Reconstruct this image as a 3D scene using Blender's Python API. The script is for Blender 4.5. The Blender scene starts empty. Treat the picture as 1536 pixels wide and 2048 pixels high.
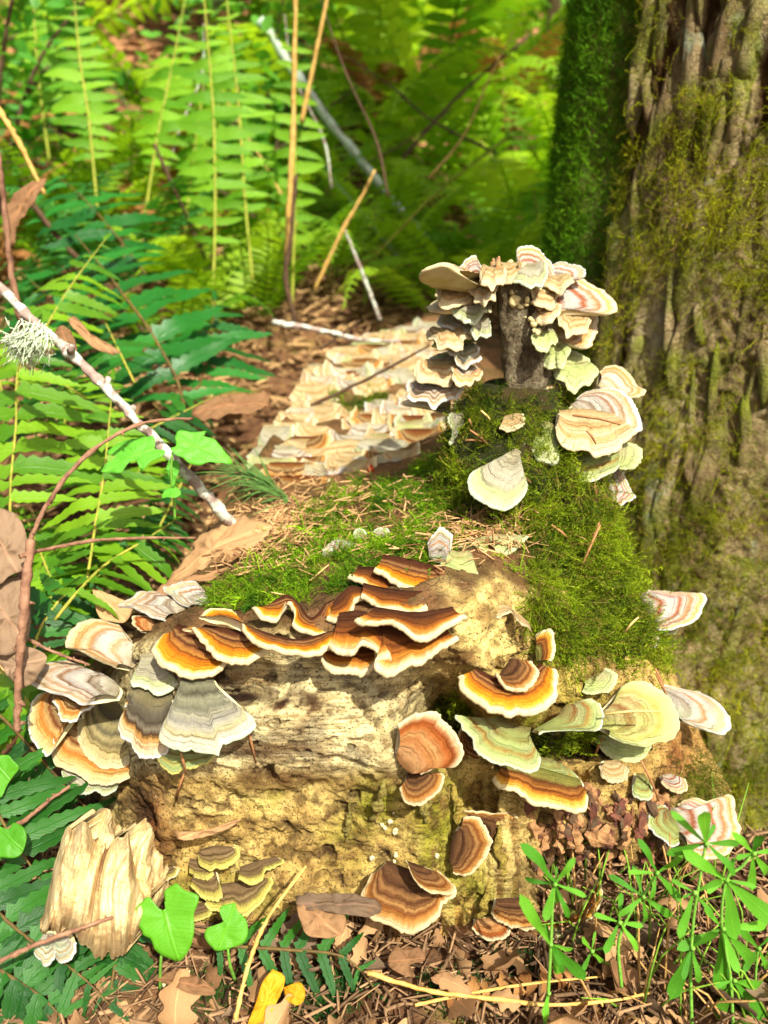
import bpy, math, random
import numpy as np
from mathutils import Vector, Matrix
from mathutils.bvhtree import BVHTree

S = bpy.context.scene
COL = S.collection
random.seed(7)
RNG = np.random.default_rng(11)

# ------------------------------------------------------------------ camera
CAM_H = 0.42
PITCH = math.radians(20)
FPX = 1537.0                       # focal length in photo pixels (26 mm equivalent)
cam = bpy.data.cameras.new('camera')
camo = bpy.data.objects.new('camera', cam)
COL.objects.link(camo)
camo.location = (0, 0, CAM_H)
camo.rotation_euler = (math.radians(90) - PITCH, 0, 0)
cam.sensor_fit = 'VERTICAL'
cam.sensor_height = 34.64
cam.sensor_width = 25.98
cam.lens = 26.0
cam.clip_start = 0.01
cam.clip_end = 200
cam.dof.use_dof = True
cam.dof.focus_distance = 0.475
cam.dof.aperture_fstop = 6.0
S.camera = camo

# ------------------------------------------------------------------ sky, sun, exposure
SUN_TO = Vector((0.27, -0.60, 0.76)).normalized()     # direction towards the sun
w = bpy.data.worlds.new('World')
S.world = w
w.use_nodes = True
wn = w.node_tree.nodes
wl = w.node_tree.links
for n in list(wn):
    wn.remove(n)
sky = wn.new('ShaderNodeTexSky')
sky.sky_type = 'NISHITA'
sky.sun_disc = False
sky.air_density = 0.8
sky.dust_density = 6.0
sky.ozone_density = 0.2
sky.sun_elevation = math.asin(SUN_TO.z)
sky.sun_rotation = math.atan2(SUN_TO.x, SUN_TO.y)
bg = wn.new('ShaderNodeBackground')
bg.inputs['Strength'].default_value = 0.10
wo = wn.new('ShaderNodeOutputWorld')
wl.new(sky.outputs[0], bg.inputs[0])
wl.new(bg.outputs[0], wo.inputs[0])
sl = bpy.data.lights.new('sun', 'SUN')
sl.energy = 5.0
sl.angle = math.radians(0.5)
sl.color = (1.0, 0.955, 0.84)
so = bpy.data.objects.new('sun', sl)
COL.objects.link(so)
so.rotation_euler = (-SUN_TO).to_track_quat('-Z', 'Y').to_euler()
S.view_settings.view_transform = 'Standard'
S.view_settings.look = 'None'
S.view_settings.gamma = 1
S.view_settings.use_curve_mapping = False
S.view_settings.exposure = 0.74
S.cycles.max_bounces = 8
S.cycles.transparent_max_bounces = 8

# ------------------------------------------------------------------ maths helpers
CP, SP = math.cos(PITCH), math.sin(PITCH)
CAM = np.array([0, 0, CAM_H])

def ray(px, py):
    u = (px - 768.0) / FPX
    v = (1024.0 - py) / FPX
    return np.array([u, CP + v * SP, -SP + v * CP])

def at(px, py, Y):
    d = ray(px, py)
    return CAM + d * (Y / d[1])

def proj(P):
    P = np.asarray(P) - CAM
    d = P[..., 1] * CP - P[..., 2] * SP
    u = P[..., 0] / d
    v = (P[..., 1] * SP + P[..., 2] * CP) / d
    return u * FPX + 768, 1024 - v * FPX

def _hash(ix, iy, iz, seed):
    h = (ix * 374761393 + iy * 668265263 + iz * 2147483647 + seed * 1274126177) & 0xFFFFFFFF
    h = ((h ^ (h >> 13)) * 1274126177) & 0xFFFFFFFF
    h = (h ^ (h >> 16)) & 0xFFFFFFFF
    return h.astype(np.float64) / 4294967295.0

def vnoise(P, seed=0):
    P = np.asarray(P, dtype=np.float64)
    I = np.floor(P).astype(np.int64)
    f = P - I
    f = f * f * f * (f * (f * 6 - 15) + 10)
    out = 0
    for dx in (0, 1):
        wx = f[..., 0] if dx else 1 - f[..., 0]
        for dy in (0, 1):
            wy = f[..., 1] if dy else 1 - f[..., 1]
            for dz in (0, 1):
                wz = f[..., 2] if dz else 1 - f[..., 2]
                out = out + wx * wy * wz * _hash(I[..., 0] + dx, I[..., 1] + dy, I[..., 2] + dz, seed)
    return out * 2 - 1

def fbm(P, freq=1.0, octv=4, seed=0, gain=0.5, lac=2.03):
    P = np.asarray(P) * freq
    a, s, t = 1.0, 0.0, 0.0
    for o in range(octv):
        s = s + a * vnoise(P + o * 17.3, seed + o)
        t += a
        a *= gain
        P = P * lac
    return s / t

def ridge(P, freq, octv=3, seed=0):
    P = np.asarray(P) * freq
    a, s, t = 1.0, 0.0, 0.0
    for o in range(octv):
        s = s + a * (1 - np.abs(vnoise(P + o * 9.1, seed + o)) * 2)
        t += a
        a *= 0.5
        P = P * 2.1
    return s / t

def sstep(a, b, x):
    t = np.clip((x - a) / (b - a), 0, 1)
    return t * t * (3 - 2 * t)

def lin(c):
    return tuple(((x / 255) / 12.92 if x / 255 <= 0.04045 else ((x / 255 + 0.055) / 1.055) ** 2.4) for x in c)

def gsmooth(A, sig, axis):
    r = int(sig * 3)
    if r < 1:
        return A
    k = np.exp(-0.5 * (np.arange(-r, r + 1) / sig) ** 2)
    k /= k.sum()
    pad = [(0, 0)] * A.ndim
    pad[axis] = (r, r)
    B = np.pad(A, pad, mode='edge')
    out = np.zeros_like(A)
    n = A.shape[axis]
    for i, kk in enumerate(k):
        sl_ = [slice(None)] * A.ndim
        sl_[axis] = slice(i, i + n)
        out += kk * B[tuple(sl_)]
    return out

def resample(pts, n, smooth=True):
    """points along a polyline; Catmull-Rom rounded"""
    P = np.array(pts, dtype=float)
    if smooth and len(P) > 2:
        Q = np.vstack([2 * P[0] - P[1], P, 2 * P[-1] - P[-2]])
        o = []
        for i in range(1, len(Q) - 2):
            t = np.linspace(0, 1, 8, endpoint=False)[:, None]
            a, b, c, d = Q[i - 1], Q[i], Q[i + 1], Q[i + 2]
            o.append(0.5 * ((2 * b) + (c - a) * t + (2 * a - 5 * b + 4 * c - d) * t ** 2 + (3 * b - a - 3 * c + d) * t ** 3))
        P = np.vstack(o + [P[-1:]])
    L = np.r_[0, np.cumsum(np.linalg.norm(np.diff(P, axis=0), axis=1))]
    x = np.linspace(0, L[-1], n)
    return np.stack([np.interp(x, L, P[:, i]) for i in range(P.shape[1])], axis=1)

def nrm(v):
    v = np.asarray(v, dtype=float)
    return v / max(1e-12, np.linalg.norm(v))

# ------------------------------------------------------------------ object helpers
def mesh_np(name, V, F, mat=None, parent=None, attrs=None, cols=None, smooth=True, mats=None, midx=None):
    V = np.asarray(V, dtype=np.float32)
    me = bpy.data.meshes.new(name)
    F = np.asarray(F, dtype=np.int32)
    k = F.shape[1]
    me.vertices.add(len(V))
    me.vertices.foreach_set('co', V.ravel())
    me.loops.add(F.size)
    me.loops.foreach_set('vertex_index', F.ravel())
    me.polygons.add(len(F))
    me.polygons.foreach_set('loop_start', np.arange(0, F.size, k, dtype=np.int32))
    me.polygons.foreach_set('loop_total', np.full(len(F), k, dtype=np.int32))
    me.polygons.foreach_set('use_smooth', np.full(len(F), smooth))
    me.update(calc_edges=True)
    for an, av in (attrs or {}).items():
        a = me.attributes.new(an, 'FLOAT', 'POINT')
        a.data.foreach_set('value', np.asarray(av, dtype=np.float32).ravel())
    for an, av in (cols or {}).items():
        a = me.attributes.new(an, 'FLOAT_COLOR', 'POINT')
        av = np.asarray(av, dtype=np.float32)
        if av.shape[1] == 3:
            av = np.c_[av, np.ones(len(av), dtype=np.float32)]
        a.data.foreach_set('color', av.ravel())
    if mat:
        me.materials.append(mat)
    o = bpy.data.objects.new(name, me)
    COL.objects.link(o)
    if parent:
        o.parent = parent
    return o

def grid_faces(nu, nv, off=0, wrap=False):
    i = np.arange(nu if wrap else nu - 1)[:, None]
    j = np.arange(nv - 1)[None, :]
    i2 = (i + 1) % nu
    a = i * nv + j
    b = i2 * nv + j
    return (np.stack([a, b, b + 1, a + 1], axis=-1).reshape(-1, 4) + off).astype(np.int32)

def tag(o, label=None, cat=None, group=None, kind=None):
    if label: o['label'] = label
    if cat: o['category'] = cat
    if group: o['group'] = group
    if kind: o['kind'] = kind
    return o

def thing(name, label, cat, loc, group=None):
    o = bpy.data.objects.new(name, None)
    o.empty_display_size = 0.02
    o.location = tuple(loc)
    COL.objects.link(o)
    return tag(o, label, cat, group)

def tube_np(pts, rad, k=6, rough=0.0, seed=0, cap=True):
    P = np.asarray(pts, dtype=float)
    n = len(P)
    R = np.full(n, rad) if np.isscalar(rad) else np.interp(np.linspace(0, 1, n), np.linspace(0, 1, len(rad)), rad)
    T = np.gradient(P, axis=0)
    T /= np.linalg.norm(T, axis=1)[:, None] + 1e-12
    ref = np.array([0, 0, 1.0]) if abs(T[:, 2]).mean() < 0.8 else np.array([0, 1.0, 0])
    A = np.cross(T, ref); A /= np.linalg.norm(A, axis=1)[:, None] + 1e-12
    B = np.cross(T, A)
    th = np.linspace(0, 2 * np.pi, k, endpoint=False)
    V = P[:, None, :] + R[:, None, None] * (np.cos(th)[None, :, None] * A[:, None, :] + np.sin(th)[None, :, None] * B[:, None, :])
    if rough:
        V = V + (R[:, None] * rough * vnoise(V / max(R.mean(), 1e-5) * 0.7, seed))[..., None] * (V - P[:, None, :]) / (R[:, None, None] + 1e-9)
    V = V.reshape(-1, 3)
    i = np.arange(n - 1)[:, None]; j = np.arange(k)[None, :]
    a = i * k + j; b = i * k + (j + 1) % k
    F = np.stack([a, b, b + k, a + k], axis=-1).reshape(-1, 4)
    if cap:
        V = np.vstack([V, P[:1], P[-1:]])
        c0, c1 = n * k, n * k + 1
        e0 = np.array([[c0, (q + 1) % k, q, q] for q in range(k)])
        e1 = np.array([[c1, (n - 1) * k + q, (n - 1) * k + (q + 1) % k, (n - 1) * k + (q + 1) % k] for q in range(k)])
        # triangles are written as quads split in two halves to keep one face size
        F = np.vstack([F])
        T3 = np.vstack([e0[:, :3], e1[:, :3]])
        return V, tri(F, T3)
    return V, tri(F)

def tri(F, T=None):
    F = np.asarray(F)
    t = np.vstack([F[:, [0, 1, 2]], F[:, [0, 2, 3]]]) if F.shape[1] == 4 else F
    if T is not None:
        t = np.vstack([t, T])
    return t.astype(np.int32)

class MB:
    """collects triangle pieces into one mesh"""
    def __init__(s): s.V = []; s.F = []; s.n = 0; s.C = []
    def add(s, V, F, c=None):
        V = np.asarray(V); F = np.asarray(F)
        if F.shape[1] == 4: F = tri(F)
        s.V.append(V); s.F.append(F + s.n); s.n += len(V)
        if c is not None:
            s.C.append(np.tile(np.asarray(c, dtype=float)[:3], (len(V), 1)))
    def build(s, name, mat, parent=None, origin=None, smooth=True):
        V = np.vstack(s.V)
        if origin is not None: V = V - np.asarray(origin)
        return mesh_np(name, V, np.vstack(s.F), mat, parent, cols={'tint': np.vstack(s.C)} if s.C else None, smooth=smooth)

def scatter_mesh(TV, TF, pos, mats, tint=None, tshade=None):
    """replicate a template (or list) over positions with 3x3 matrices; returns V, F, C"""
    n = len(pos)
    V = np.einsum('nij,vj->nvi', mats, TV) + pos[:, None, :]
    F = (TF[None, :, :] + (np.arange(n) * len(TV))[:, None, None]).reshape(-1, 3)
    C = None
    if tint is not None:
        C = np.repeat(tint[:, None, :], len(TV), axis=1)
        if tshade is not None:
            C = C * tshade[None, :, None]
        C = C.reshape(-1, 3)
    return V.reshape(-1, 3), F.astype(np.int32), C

def frames(N, yaw, lean, leandir=None):
    """3x3 matrices whose local z is N leaned by 'lean' in azimuth 'yaw'"""
    N = N / (np.linalg.norm(N, axis=1)[:, None] + 1e-12)
    ref = np.where(np.abs(N[:, 2:3]) < 0.9, np.array([[0, 0, 1.0]]), np.array([[1.0, 0, 0]]))
    A = np.cross(N, ref); A /= np.linalg.norm(A, axis=1)[:, None]
    B = np.cross(N, A)
    X = np.cos(yaw)[:, None] * A + np.sin(yaw)[:, None] * B
    Z = np.cos(lean)[:, None] * N + np.sin(lean)[:, None] * X
    X2 = np.cos(lean)[:, None] * X - np.sin(lean)[:, None] * N
    Yv = np.cross(Z, X2)
    return np.stack([X2, Yv, Z], axis=2)

# ------------------------------------------------------------------ materials
class MatB:
    def __init__(s, name):
        s.m = bpy.data.materials.new(name); s.m.use_nodes = True
        s.nt = s.m.node_tree
        for n in list(s.nt.nodes): s.nt.nodes.remove(n)
        s.out = s.nt.nodes.new('ShaderNodeOutputMaterial')
        s._tc = None
    def n(s, t, **kw):
        nd = s.nt.nodes.new('ShaderNode' + t)
        for k, v in kw.items():
            if k.startswith('_'):
                setattr(nd, k[1:], v)
            else:
                s.set(nd.inputs[k.replace('__', ' ')], v)
        return nd
    def set(s, sock, v):
        if isinstance(v, bpy.types.NodeSocket): s.nt.links.new(v, sock)
        elif isinstance(v, bpy.types.Node): s.nt.links.new(v.outputs[0], sock)
        else:
            if sock.type == 'RGBA' and len(v) == 3: v = (*v, 1)
            sock.default_value = v
    def obj(s):
        if not s._tc: s._tc = s.nt.nodes.new('ShaderNodeTexCoord')
        return s._tc.outputs['Object']
    def noise(s, scale, detail=4, rough=0.55, vec=None, dist=0.0):
        return s.n('TexNoise', Vector=vec or s.obj(), Scale=scale, Detail=detail, Roughness=rough, Distortion=dist).outputs[0]
    def mapping(s, scale, rot=(0, 0, 0), vec=None):
        return s.n('Mapping', Vector=vec or s.obj(), Scale=scale, Rotation=rot).outputs[0]
    def ramp(s, fac, stops, interp='LINEAR'):
        r = s.nt.nodes.new('ShaderNodeValToRGB')
        cr = r.color_ramp; cr.interpolation = interp
        while len(cr.elements) > 1: cr.elements.remove(cr.elements[-1])
        for i, (p, c) in enumerate(stops):
            e = cr.elements[0] if i == 0 else cr.elements.new(p)
            e.position = p
            if not isinstance(c, (tuple, list)): c = (c, c, c)
            e.color = (*c[:3], 1)
        s.set(r.inputs[0], fac)
        return r.outputs[0]
    def mix(s, fac, a, b, mode='MIX'):
        m = s.nt.nodes.new('ShaderNodeMix'); m.data_type = 'RGBA'; m.blend_type = mode
        s.set(m.inputs[0], fac); s.set(m.inputs[6], a); s.set(m.inputs[7], b)
        return m.outputs[2]
    def math(s, op, a, b=0.0, clamp=False):
        m = s.nt.nodes.new('ShaderNodeMath'); m.operation = op; m.use_clamp = clamp
        s.set(m.inputs[0], a); s.set(m.inputs[1], b)
        return m.outputs[0]
    def attr(s, name, col=False):
        a = s.nt.nodes.new('ShaderNodeAttribute'); a.attribute_name = name
        return a.outputs['Color'] if col else a.outputs['Fac']
    def orand(s):
        return s.nt.nodes.new('ShaderNodeObjectInfo').outputs['Random']
    def bump(s, h, strength=0.5, dist=0.001, normal=None):
        b = s.n('Bump', Height=h, Strength=strength, Distance=dist)
        if normal: s.set(b.inputs['Normal'], normal)
        return b.outputs[0]
    def finish(s, color, rough=0.7, spec=0.25, normal=None, transl=0.0, tcol=None, sss=0.0):
        p = s.nt.nodes.new('ShaderNodeBsdfPrincipled')
        s.set(p.inputs['Base Color'], color); s.set(p.inputs['Roughness'], rough)
        s.set(p.inputs['Specular IOR Level'], spec)
        if normal: s.set(p.inputs['Normal'], normal)
        sh = p.outputs[0]
        if transl:
            t = s.nt.nodes.new('ShaderNodeBsdfTranslucent')
            s.set(t.inputs[0], tcol if tcol is not None else color)
            if normal: s.set(t.inputs['Normal'], normal)
            mx = s.nt.nodes.new('ShaderNodeMixShader')
            s.set(mx.inputs[0], transl)
            s.nt.links.new(sh, mx.inputs[1]); s.nt.links.new(t.outputs[0], mx.inputs[2])
            sh = mx.outputs[0]
        s.nt.links.new(sh, s.out.inputs[0])
        return s.m

def sc(c, k):
    return tuple(min(1.0, x * k) for x in c)
# ------------------------------------------------------------------ fungus materials (bands follow the growth zones)
def fungus_mat(name, stops, band=0.35, k=0.70, velvet=0.8, speck=0.3, algae=None):
    b = MatB(name)
    z = b.attr('zone'); u = b.attr('along')
    rnd = b.orand()
    comb = b.n('CombineXYZ', X=b.math('MULTIPLY', u, 9.0), Y=b.math('MULTIPLY', z, 3.0), Z=b.math('MULTIPLY', rnd, 40.0))
    warp = b.n('TexNoise', Vector=comb.outputs[0], Scale=1.0, Detail=3.0).outputs[0]
    zz = b.math('ADD', z, b.math('MULTIPLY', b.math('SUBTRACT', warp, 0.5), 0.10))
    col = b.ramp(zz, [(p, sc(lin(c), k)) for p, c in stops])
    # extra fine zones, different on every cap
    c2 = b.n('CombineXYZ', X=b.math('MULTIPLY', u, 0.9), Y=b.math('MULTIPLY', zz, 26.0), Z=b.math('MULTIPLY', rnd, 70.0))
    fine = b.n('TexNoise', Vector=c2.outputs[0], Scale=1.0, Detail=2.0, Roughness=0.6).outputs[0]
    fb = b.ramp(fine, [(0.30, 0.0), (0.42, 0.75), (0.5, 0.9), (0.62, 1.0)])
    edge = b.ramp(zz, [(0.86, 1.0), (0.95, 0.0)])
    dark = b.mix(b.math('MULTIPLY', b.math('SUBTRACT', 1.0, fb), b.math('MULTIPLY', edge, band)), col, b.mix(1.0, col, (0.34, 0.27, 0.2, 1), 'MULTIPLY'))
    # radial silky fibres
    c3 = b.n('CombineXYZ', X=b.math('MULTIPLY', u, 130.0), Y=b.math('MULTIPLY', zz, 7.0), Z=rnd)
    fib = b.n('TexNoise', Vector=c3.outputs[0], Scale=1.0, Detail=2.0).outputs[0]
    col2 = b.mix(b.math('MULTIPLY', b.ramp(fib, [(0.35, 1.0), (0.6, 0.0)]), 0.42), dark, b.mix(1.0, dark, (0.5, 0.42, 0.33, 1), 'MULTIPLY'))
    blot = b.noise(55.0, 4)
    col2 = b.mix(b.math('MULTIPLY', b.ramp(blot, [(0.46, 0.0), (0.66, 1.0)]), 0.5), col2, b.mix(1.0, col2, (0.62, 0.58, 0.46, 1), 'MULTIPLY'))
    if algae:
        al = b.ramp(b.noise(38.0, 3), [(0.42, 0.0), (0.62, 1.0)])
        col2 = b.mix(b.math('MULTIPLY', al, algae[1]), col2, lin(algae[0]))
    sp = b.ramp(b.noise(900.0, 2), [(0.66, 0.0), (0.72, 1.0)])
    col2 = b.mix(b.math('MULTIPLY', sp, speck), col2, (0.05, 0.035, 0.02))
    h = b.math('ADD', b.math('MULTIPLY', fb, 0.8), b.math('ADD', b.math('MULTIPLY', fib, 0.5), b.math('MULTIPLY', b.noise(420.0, 4), 0.5)))
    return b.finish(col2, 0.82, 0.12, b.bump(h, 0.9, 0.0009))

Z = {}
Z['greygreen'] = fungus_mat('cap_grey_green', [(0, (108, 104, 78)), (.14, (140, 140, 112)), (.24, (96, 94, 76)), (.32, (158, 158, 130)), (.44, (120, 120, 100)), (.52, (170, 168, 142)), (.62, (150, 148, 134)), (.7, (184, 182, 160)), (.8, (196, 188, 140)), (.86, (206, 202, 178)), (.94, (214, 212, 184)), (1, (226, 232, 204))], .55)
Z['olive'] = fungus_mat('cap_olive', [(0, (104, 92, 60)), (.2, (128, 120, 80)), (.34, (92, 88, 68)), (.44, (160, 148, 100)), (.54, (104, 98, 74)), (.62, (176, 162, 112)), (.7, (120, 108, 74)), (.8, (196, 178, 120)), (.9, (204, 192, 140)), (1, (224, 214, 168))], .6)
Z['greybrown'] = fungus_mat('cap_grey_brown', [(0, (118, 108, 70)), (.25, (132, 124, 92)), (.4, (98, 92, 76)), (.52, (80, 70, 56)), (.6, (124, 116, 96)), (.68, (72, 48, 28)), (.76, (192, 146, 80)), (.84, (226, 190, 140)), (1, (228, 220, 190))], .6)
Z['ochre'] = fungus_mat('cap_ochre', [(0, (96, 44, 20)), (.2, (140, 90, 40)), (.36, (176, 150, 100)), (.46, (110, 56, 24)), (.56, (206, 168, 104)), (.66, (188, 118, 46)), (.76, (214, 160, 84)), (.86, (226, 196, 134)), (1, (224, 212, 156))], .5)
Z['whitebands'] = fungus_mat('cap_white_banded', [(0, (170, 160, 126)), (.15, (206, 198, 176)), (.25, (140, 120, 96)), (.32, (212, 206, 188)), (.46, (186, 180, 168)), (.52, (156, 112, 74)), (.58, (220, 214, 198)), (.7, (196, 158, 116)), (.76, (224, 216, 196)), (.88, (214, 176, 122)), (.93, (230, 222, 202)), (1, (238, 236, 222))], .6)
Z['peach'] = fungus_mat('cap_peach', [(0, (196, 178, 136)), (.2, (220, 208, 184)), (.3, (208, 170, 120)), (.4, (230, 220, 198)), (.55, (220, 204, 180)), (.62, (218, 156, 92)), (.7, (228, 206, 170)), (.8, (222, 168, 96)), (.9, (232, 204, 150)), (1, (238, 226, 196))], .4)
Z['orange'] = fungus_mat('cap_orange', [(0, (70, 38, 20)), (.14, (92, 50, 26)), (.22, (168, 122, 74)), (.29, (80, 40, 20)), (.36, (160, 104, 54)), (.44, (190, 132, 56)), (.49, (134, 70, 24)), (.58, (204, 120, 26)), (.76, (228, 152, 30)), (.86, (240, 180, 50)), (.93, (242, 210, 124)), (1, (244, 230, 192))], .35, .70)
Z['brown'] = fungus_mat('cap_brown', [(0, (64, 36, 20)), (.25, (96, 54, 26)), (.38, (140, 82, 34)), (.46, (116, 62, 26)), (.58, (176, 104, 36)), (.7, (204, 132, 46)), (.82, (228, 170, 80)), (.9, (238, 208, 144)), (1, (242, 228, 194))], .35, .70)
Z['velvet'] = fungus_mat('cap_velvet_brown', [(0, (70, 46, 28)), (.18, (112, 78, 48)), (.3, (80, 50, 30)), (.42, (150, 108, 64)), (.52, (96, 56, 28)), (.62, (172, 128, 74)), (.72, (120, 66, 26)), (.82, (184, 128, 62)), (.9, (196, 150, 84)), (1, (232, 208, 160))], .5)
Z['green'] = fungus_mat('cap_green', [(0, (120, 108, 60)), (.2, (150, 142, 90)), (.32, (128, 84, 40)), (.42, (172, 172, 118)), (.55, (156, 160, 106)), (.64, (158, 92, 36)), (.7, (170, 150, 86)), (.8, (170, 180, 118)), (1, (206, 218, 158))], .5, .68, algae=((150, 176, 96), .35))
Z['limeband'] = fungus_mat('cap_lime_banded', [(0, (150, 140, 84)), (.2, (190, 180, 120)), (.3, (150, 104, 58)), (.4, (200, 192, 130)), (.52, (176, 150, 96)), (.6, (206, 204, 140)), (.7, (214, 178, 96)), (.78, (206, 208, 134)), (1, (222, 226, 160))], .5, .68, algae=((176, 190, 96), .35))
Z['bluewhite'] = fungus_mat('cap_blue_white', [(0, (150, 138, 110)), (.2, (196, 190, 176)), (.34, (168, 150, 130)), (.46, (206, 206, 198)), (.58, (186, 124, 72)), (.66, (214, 214, 206)), (.78, (196, 186, 172)), (.86, (214, 178, 130)), (1, (234, 230, 216))], .5, .68, algae=((150, 178, 130), .3))
Z['rustwhite'] = fungus_mat('cap_rust_white', [(0, (150, 128, 96)), (.14, (206, 198, 180)), (.25, (150, 76, 30)), (.34, (212, 206, 192)), (.48, (198, 194, 186)), (.55, (176, 92, 36)), (.63, (214, 208, 196)), (.74, (196, 140, 84)), (.82, (222, 214, 198)), (.9, (226, 178, 92)), (1, (240, 232, 208))], .4)
Z['tan'] = fungus_mat('cap_tan', [(0, (150, 104, 62)), (.2, (204, 156, 104)), (.4, (188, 126, 70)), (.55, (206, 150, 92)), (.7, (176, 100, 44)), (.82, (148, 76, 30)), (.9, (206, 160, 110)), (1, (236, 220, 184))], .3)
Z['mustard'] = fungus_mat('cap_mustard', [(0, (110, 110, 50)), (.25, (140, 136, 66)), (.36, (98, 54, 22)), (.5, (170, 112, 50)), (.6, (120, 60, 22)), (.72, (206, 136, 46)), (.84, (230, 176, 66)), (1, (242, 216, 140))], .5)
Z['yellowrim'] = fungus_mat('cap_brown_yellow_rim', [(0, (104, 84, 58)), (.25, (140, 116, 82)), (.38, (104, 82, 54)), (.5, (156, 134, 92)), (.6, (116, 94, 60)), (.7, (166, 152, 84)), (.82, (196, 186, 90)), (1, (222, 214, 124))], .5)
Z['mint'] = fungus_mat('cap_mint', [(0, (176, 166, 126)), (.3, (188, 184, 156)), (.5, (196, 192, 168)), (.66, (182, 178, 150)), (.76, (190, 200, 140)), (.9, (206, 214, 168)), (1, (216, 228, 200))], .55)
Z['cream'] = fungus_mat('cap_cream', [(0, (176, 148, 96)), (.25, (214, 194, 146)), (.4, (196, 158, 100)), (.55, (224, 204, 156)), (.68, (214, 170, 110)), (.8, (228, 210, 164)), (1, (240, 226, 186))], .35)
Z['palegreen'] = fungus_mat('cap_pale_green', [(0, (150, 140, 90)), (.3, (196, 190, 140)), (.6, (184, 188, 130)), (.8, (200, 204, 150)), (1, (222, 226, 178))], .35, algae=((160, 184, 100), .4))

def pore_mat():
    b = MatB('pore_surface_cream')
    base = b.ramp(b.noise(60.0, 3), [(0.35, sc(lin((206, 192, 138)), .85)), (0.65, sc(lin((230, 218, 174)), .85))])
    por = b.n('TexVoronoi', Vector=b.obj(), Scale=2200.0).outputs[0]
    col = b.mix(b.math('MULTIPLY', b.ramp(por, [(0.05, 1.0), (0.3, 0.0)]), .35), base, (0.28, 0.2, 0.1))
    return b.finish(col, 0.85, 0.1, b.bump(por, 0.4, 0.0004))
PORE = pore_mat()
def margin_mat(name, c):
    b = MatB(name)
    n = b.noise(180.0, 3)
    col = b.ramp(n, [(0.3, sc(lin(c), .50)), (0.65, sc(lin(c), .70))])
    return b.finish(col, 0.8, 0.12, b.bump(b.noise(900.0, 2), 0.4, 0.0005))
RIM = {'cream': margin_mat('margin_cream', (238, 218, 168)), 'white': margin_mat('margin_white', (238, 236, 222)),
       'mint': margin_mat('margin_mint', (218, 228, 190)), 'lime': margin_mat('margin_lime', (220, 226, 160)),
       'yellow': margin_mat('margin_yellow', (214, 204, 110)), 'tan': margin_mat('margin_tan', (230, 208, 158))}
RIMOF = dict(greygreen='mint', olive='cream', greybrown='white', ochre='cream', whitebands='white', peach='cream', orange='cream', brown='cream',
             velvet='tan', green='mint', limeband='lime', bluewhite='white', rustwhite='cream', tan='cream', mustard='cream', yellowrim='yellow',
             mint='mint', cream='cream', palegreen='lime')

# ------------------------------------------------------------------ wood, bark, moss, leaf materials
def wood_mat():
    b = MatB('rotten_wood')
    t = b.attr('tint', True); gr = b.attr('grain')
    n1 = b.noise(26.0, 6, .62)
    n2 = b.noise(140.0, 5, .65)
    st = b.noise(1.0, 5, .6, b.mapping((34, 260, 560), (0, 0.22, 0)))
    col = b.mix(0.75, t, b.ramp(n1, [(.3, (0.62, 0.54, 0.44)), (.5, (1, 1, 1)), (.7, (1.15, 1.12, 1.05))]), 'MULTIPLY')
    col = b.mix(0.7, col, b.ramp(n2, [(.34, (0.36, 0.26, 0.16)), (.47, (.95, .93, .9)), (.68, (1.2, 1.18, 1.12))]), 'MULTIPLY')
    col = b.mix(b.math('MULTIPLY', gr, 0.8), col, b.ramp(st, [(.36, (0.5, 0.4, 0.28)), (.52, (1, 1, 1)), (.66, (1.15, 1.1, 1.0))]), 'MULTIPLY')
    spk = b.ramp(b.noise(620.0, 3, .6), [(.57, 0.0), (.64, 1.0)])
    col = b.mix(b.math('MULTIPLY', spk, .8), col, (0.04, 0.024, 0.01))
    wh = b.ramp(b.noise(330.0, 3, .6, b.mapping((1, 1, 1), (1, 2, 0))), [(.66, 0.0), (.72, 1.0)])
    col = b.mix(b.math('MULTIPLY', wh, .5), col, (0.55, 0.5, 0.36))
    vor = b.n('TexVoronoi', Vector=b.mapping((130, 130, 170)), Scale=1.0, _feature='DISTANCE_TO_EDGE').outputs[0]
    cr = b.ramp(vor, [(0.0, 0.0), (0.06, 1.0)])
    crm = b.math('MULTIPLY', b.math('SUBTRACT', 1.0, cr), b.math('MULTIPLY', b.ramp(b.noise(20.0, 2), [(.5, 0.0), (.62, 1.0)]), b.math('SUBTRACT', 1.0, gr)))
    col = b.mix(b.math('MULTIPLY', crm, .55), col, (0.07, 0.045, 0.02))
    h = b.math('ADD', b.math('MULTIPLY', n2, 1.0), b.math('ADD', b.math('MULTIPLY', st, gr), b.math('MULTIPLY', b.noise(750.0, 5, .75), 1.0)))
    h = b.math('SUBTRACT', h, b.math('MULTIPLY', crm, .6))
    return b.finish(col, 0.86, 0.18, b.bump(h, 1.0, 0.003))
WOOD = wood_mat()

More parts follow.
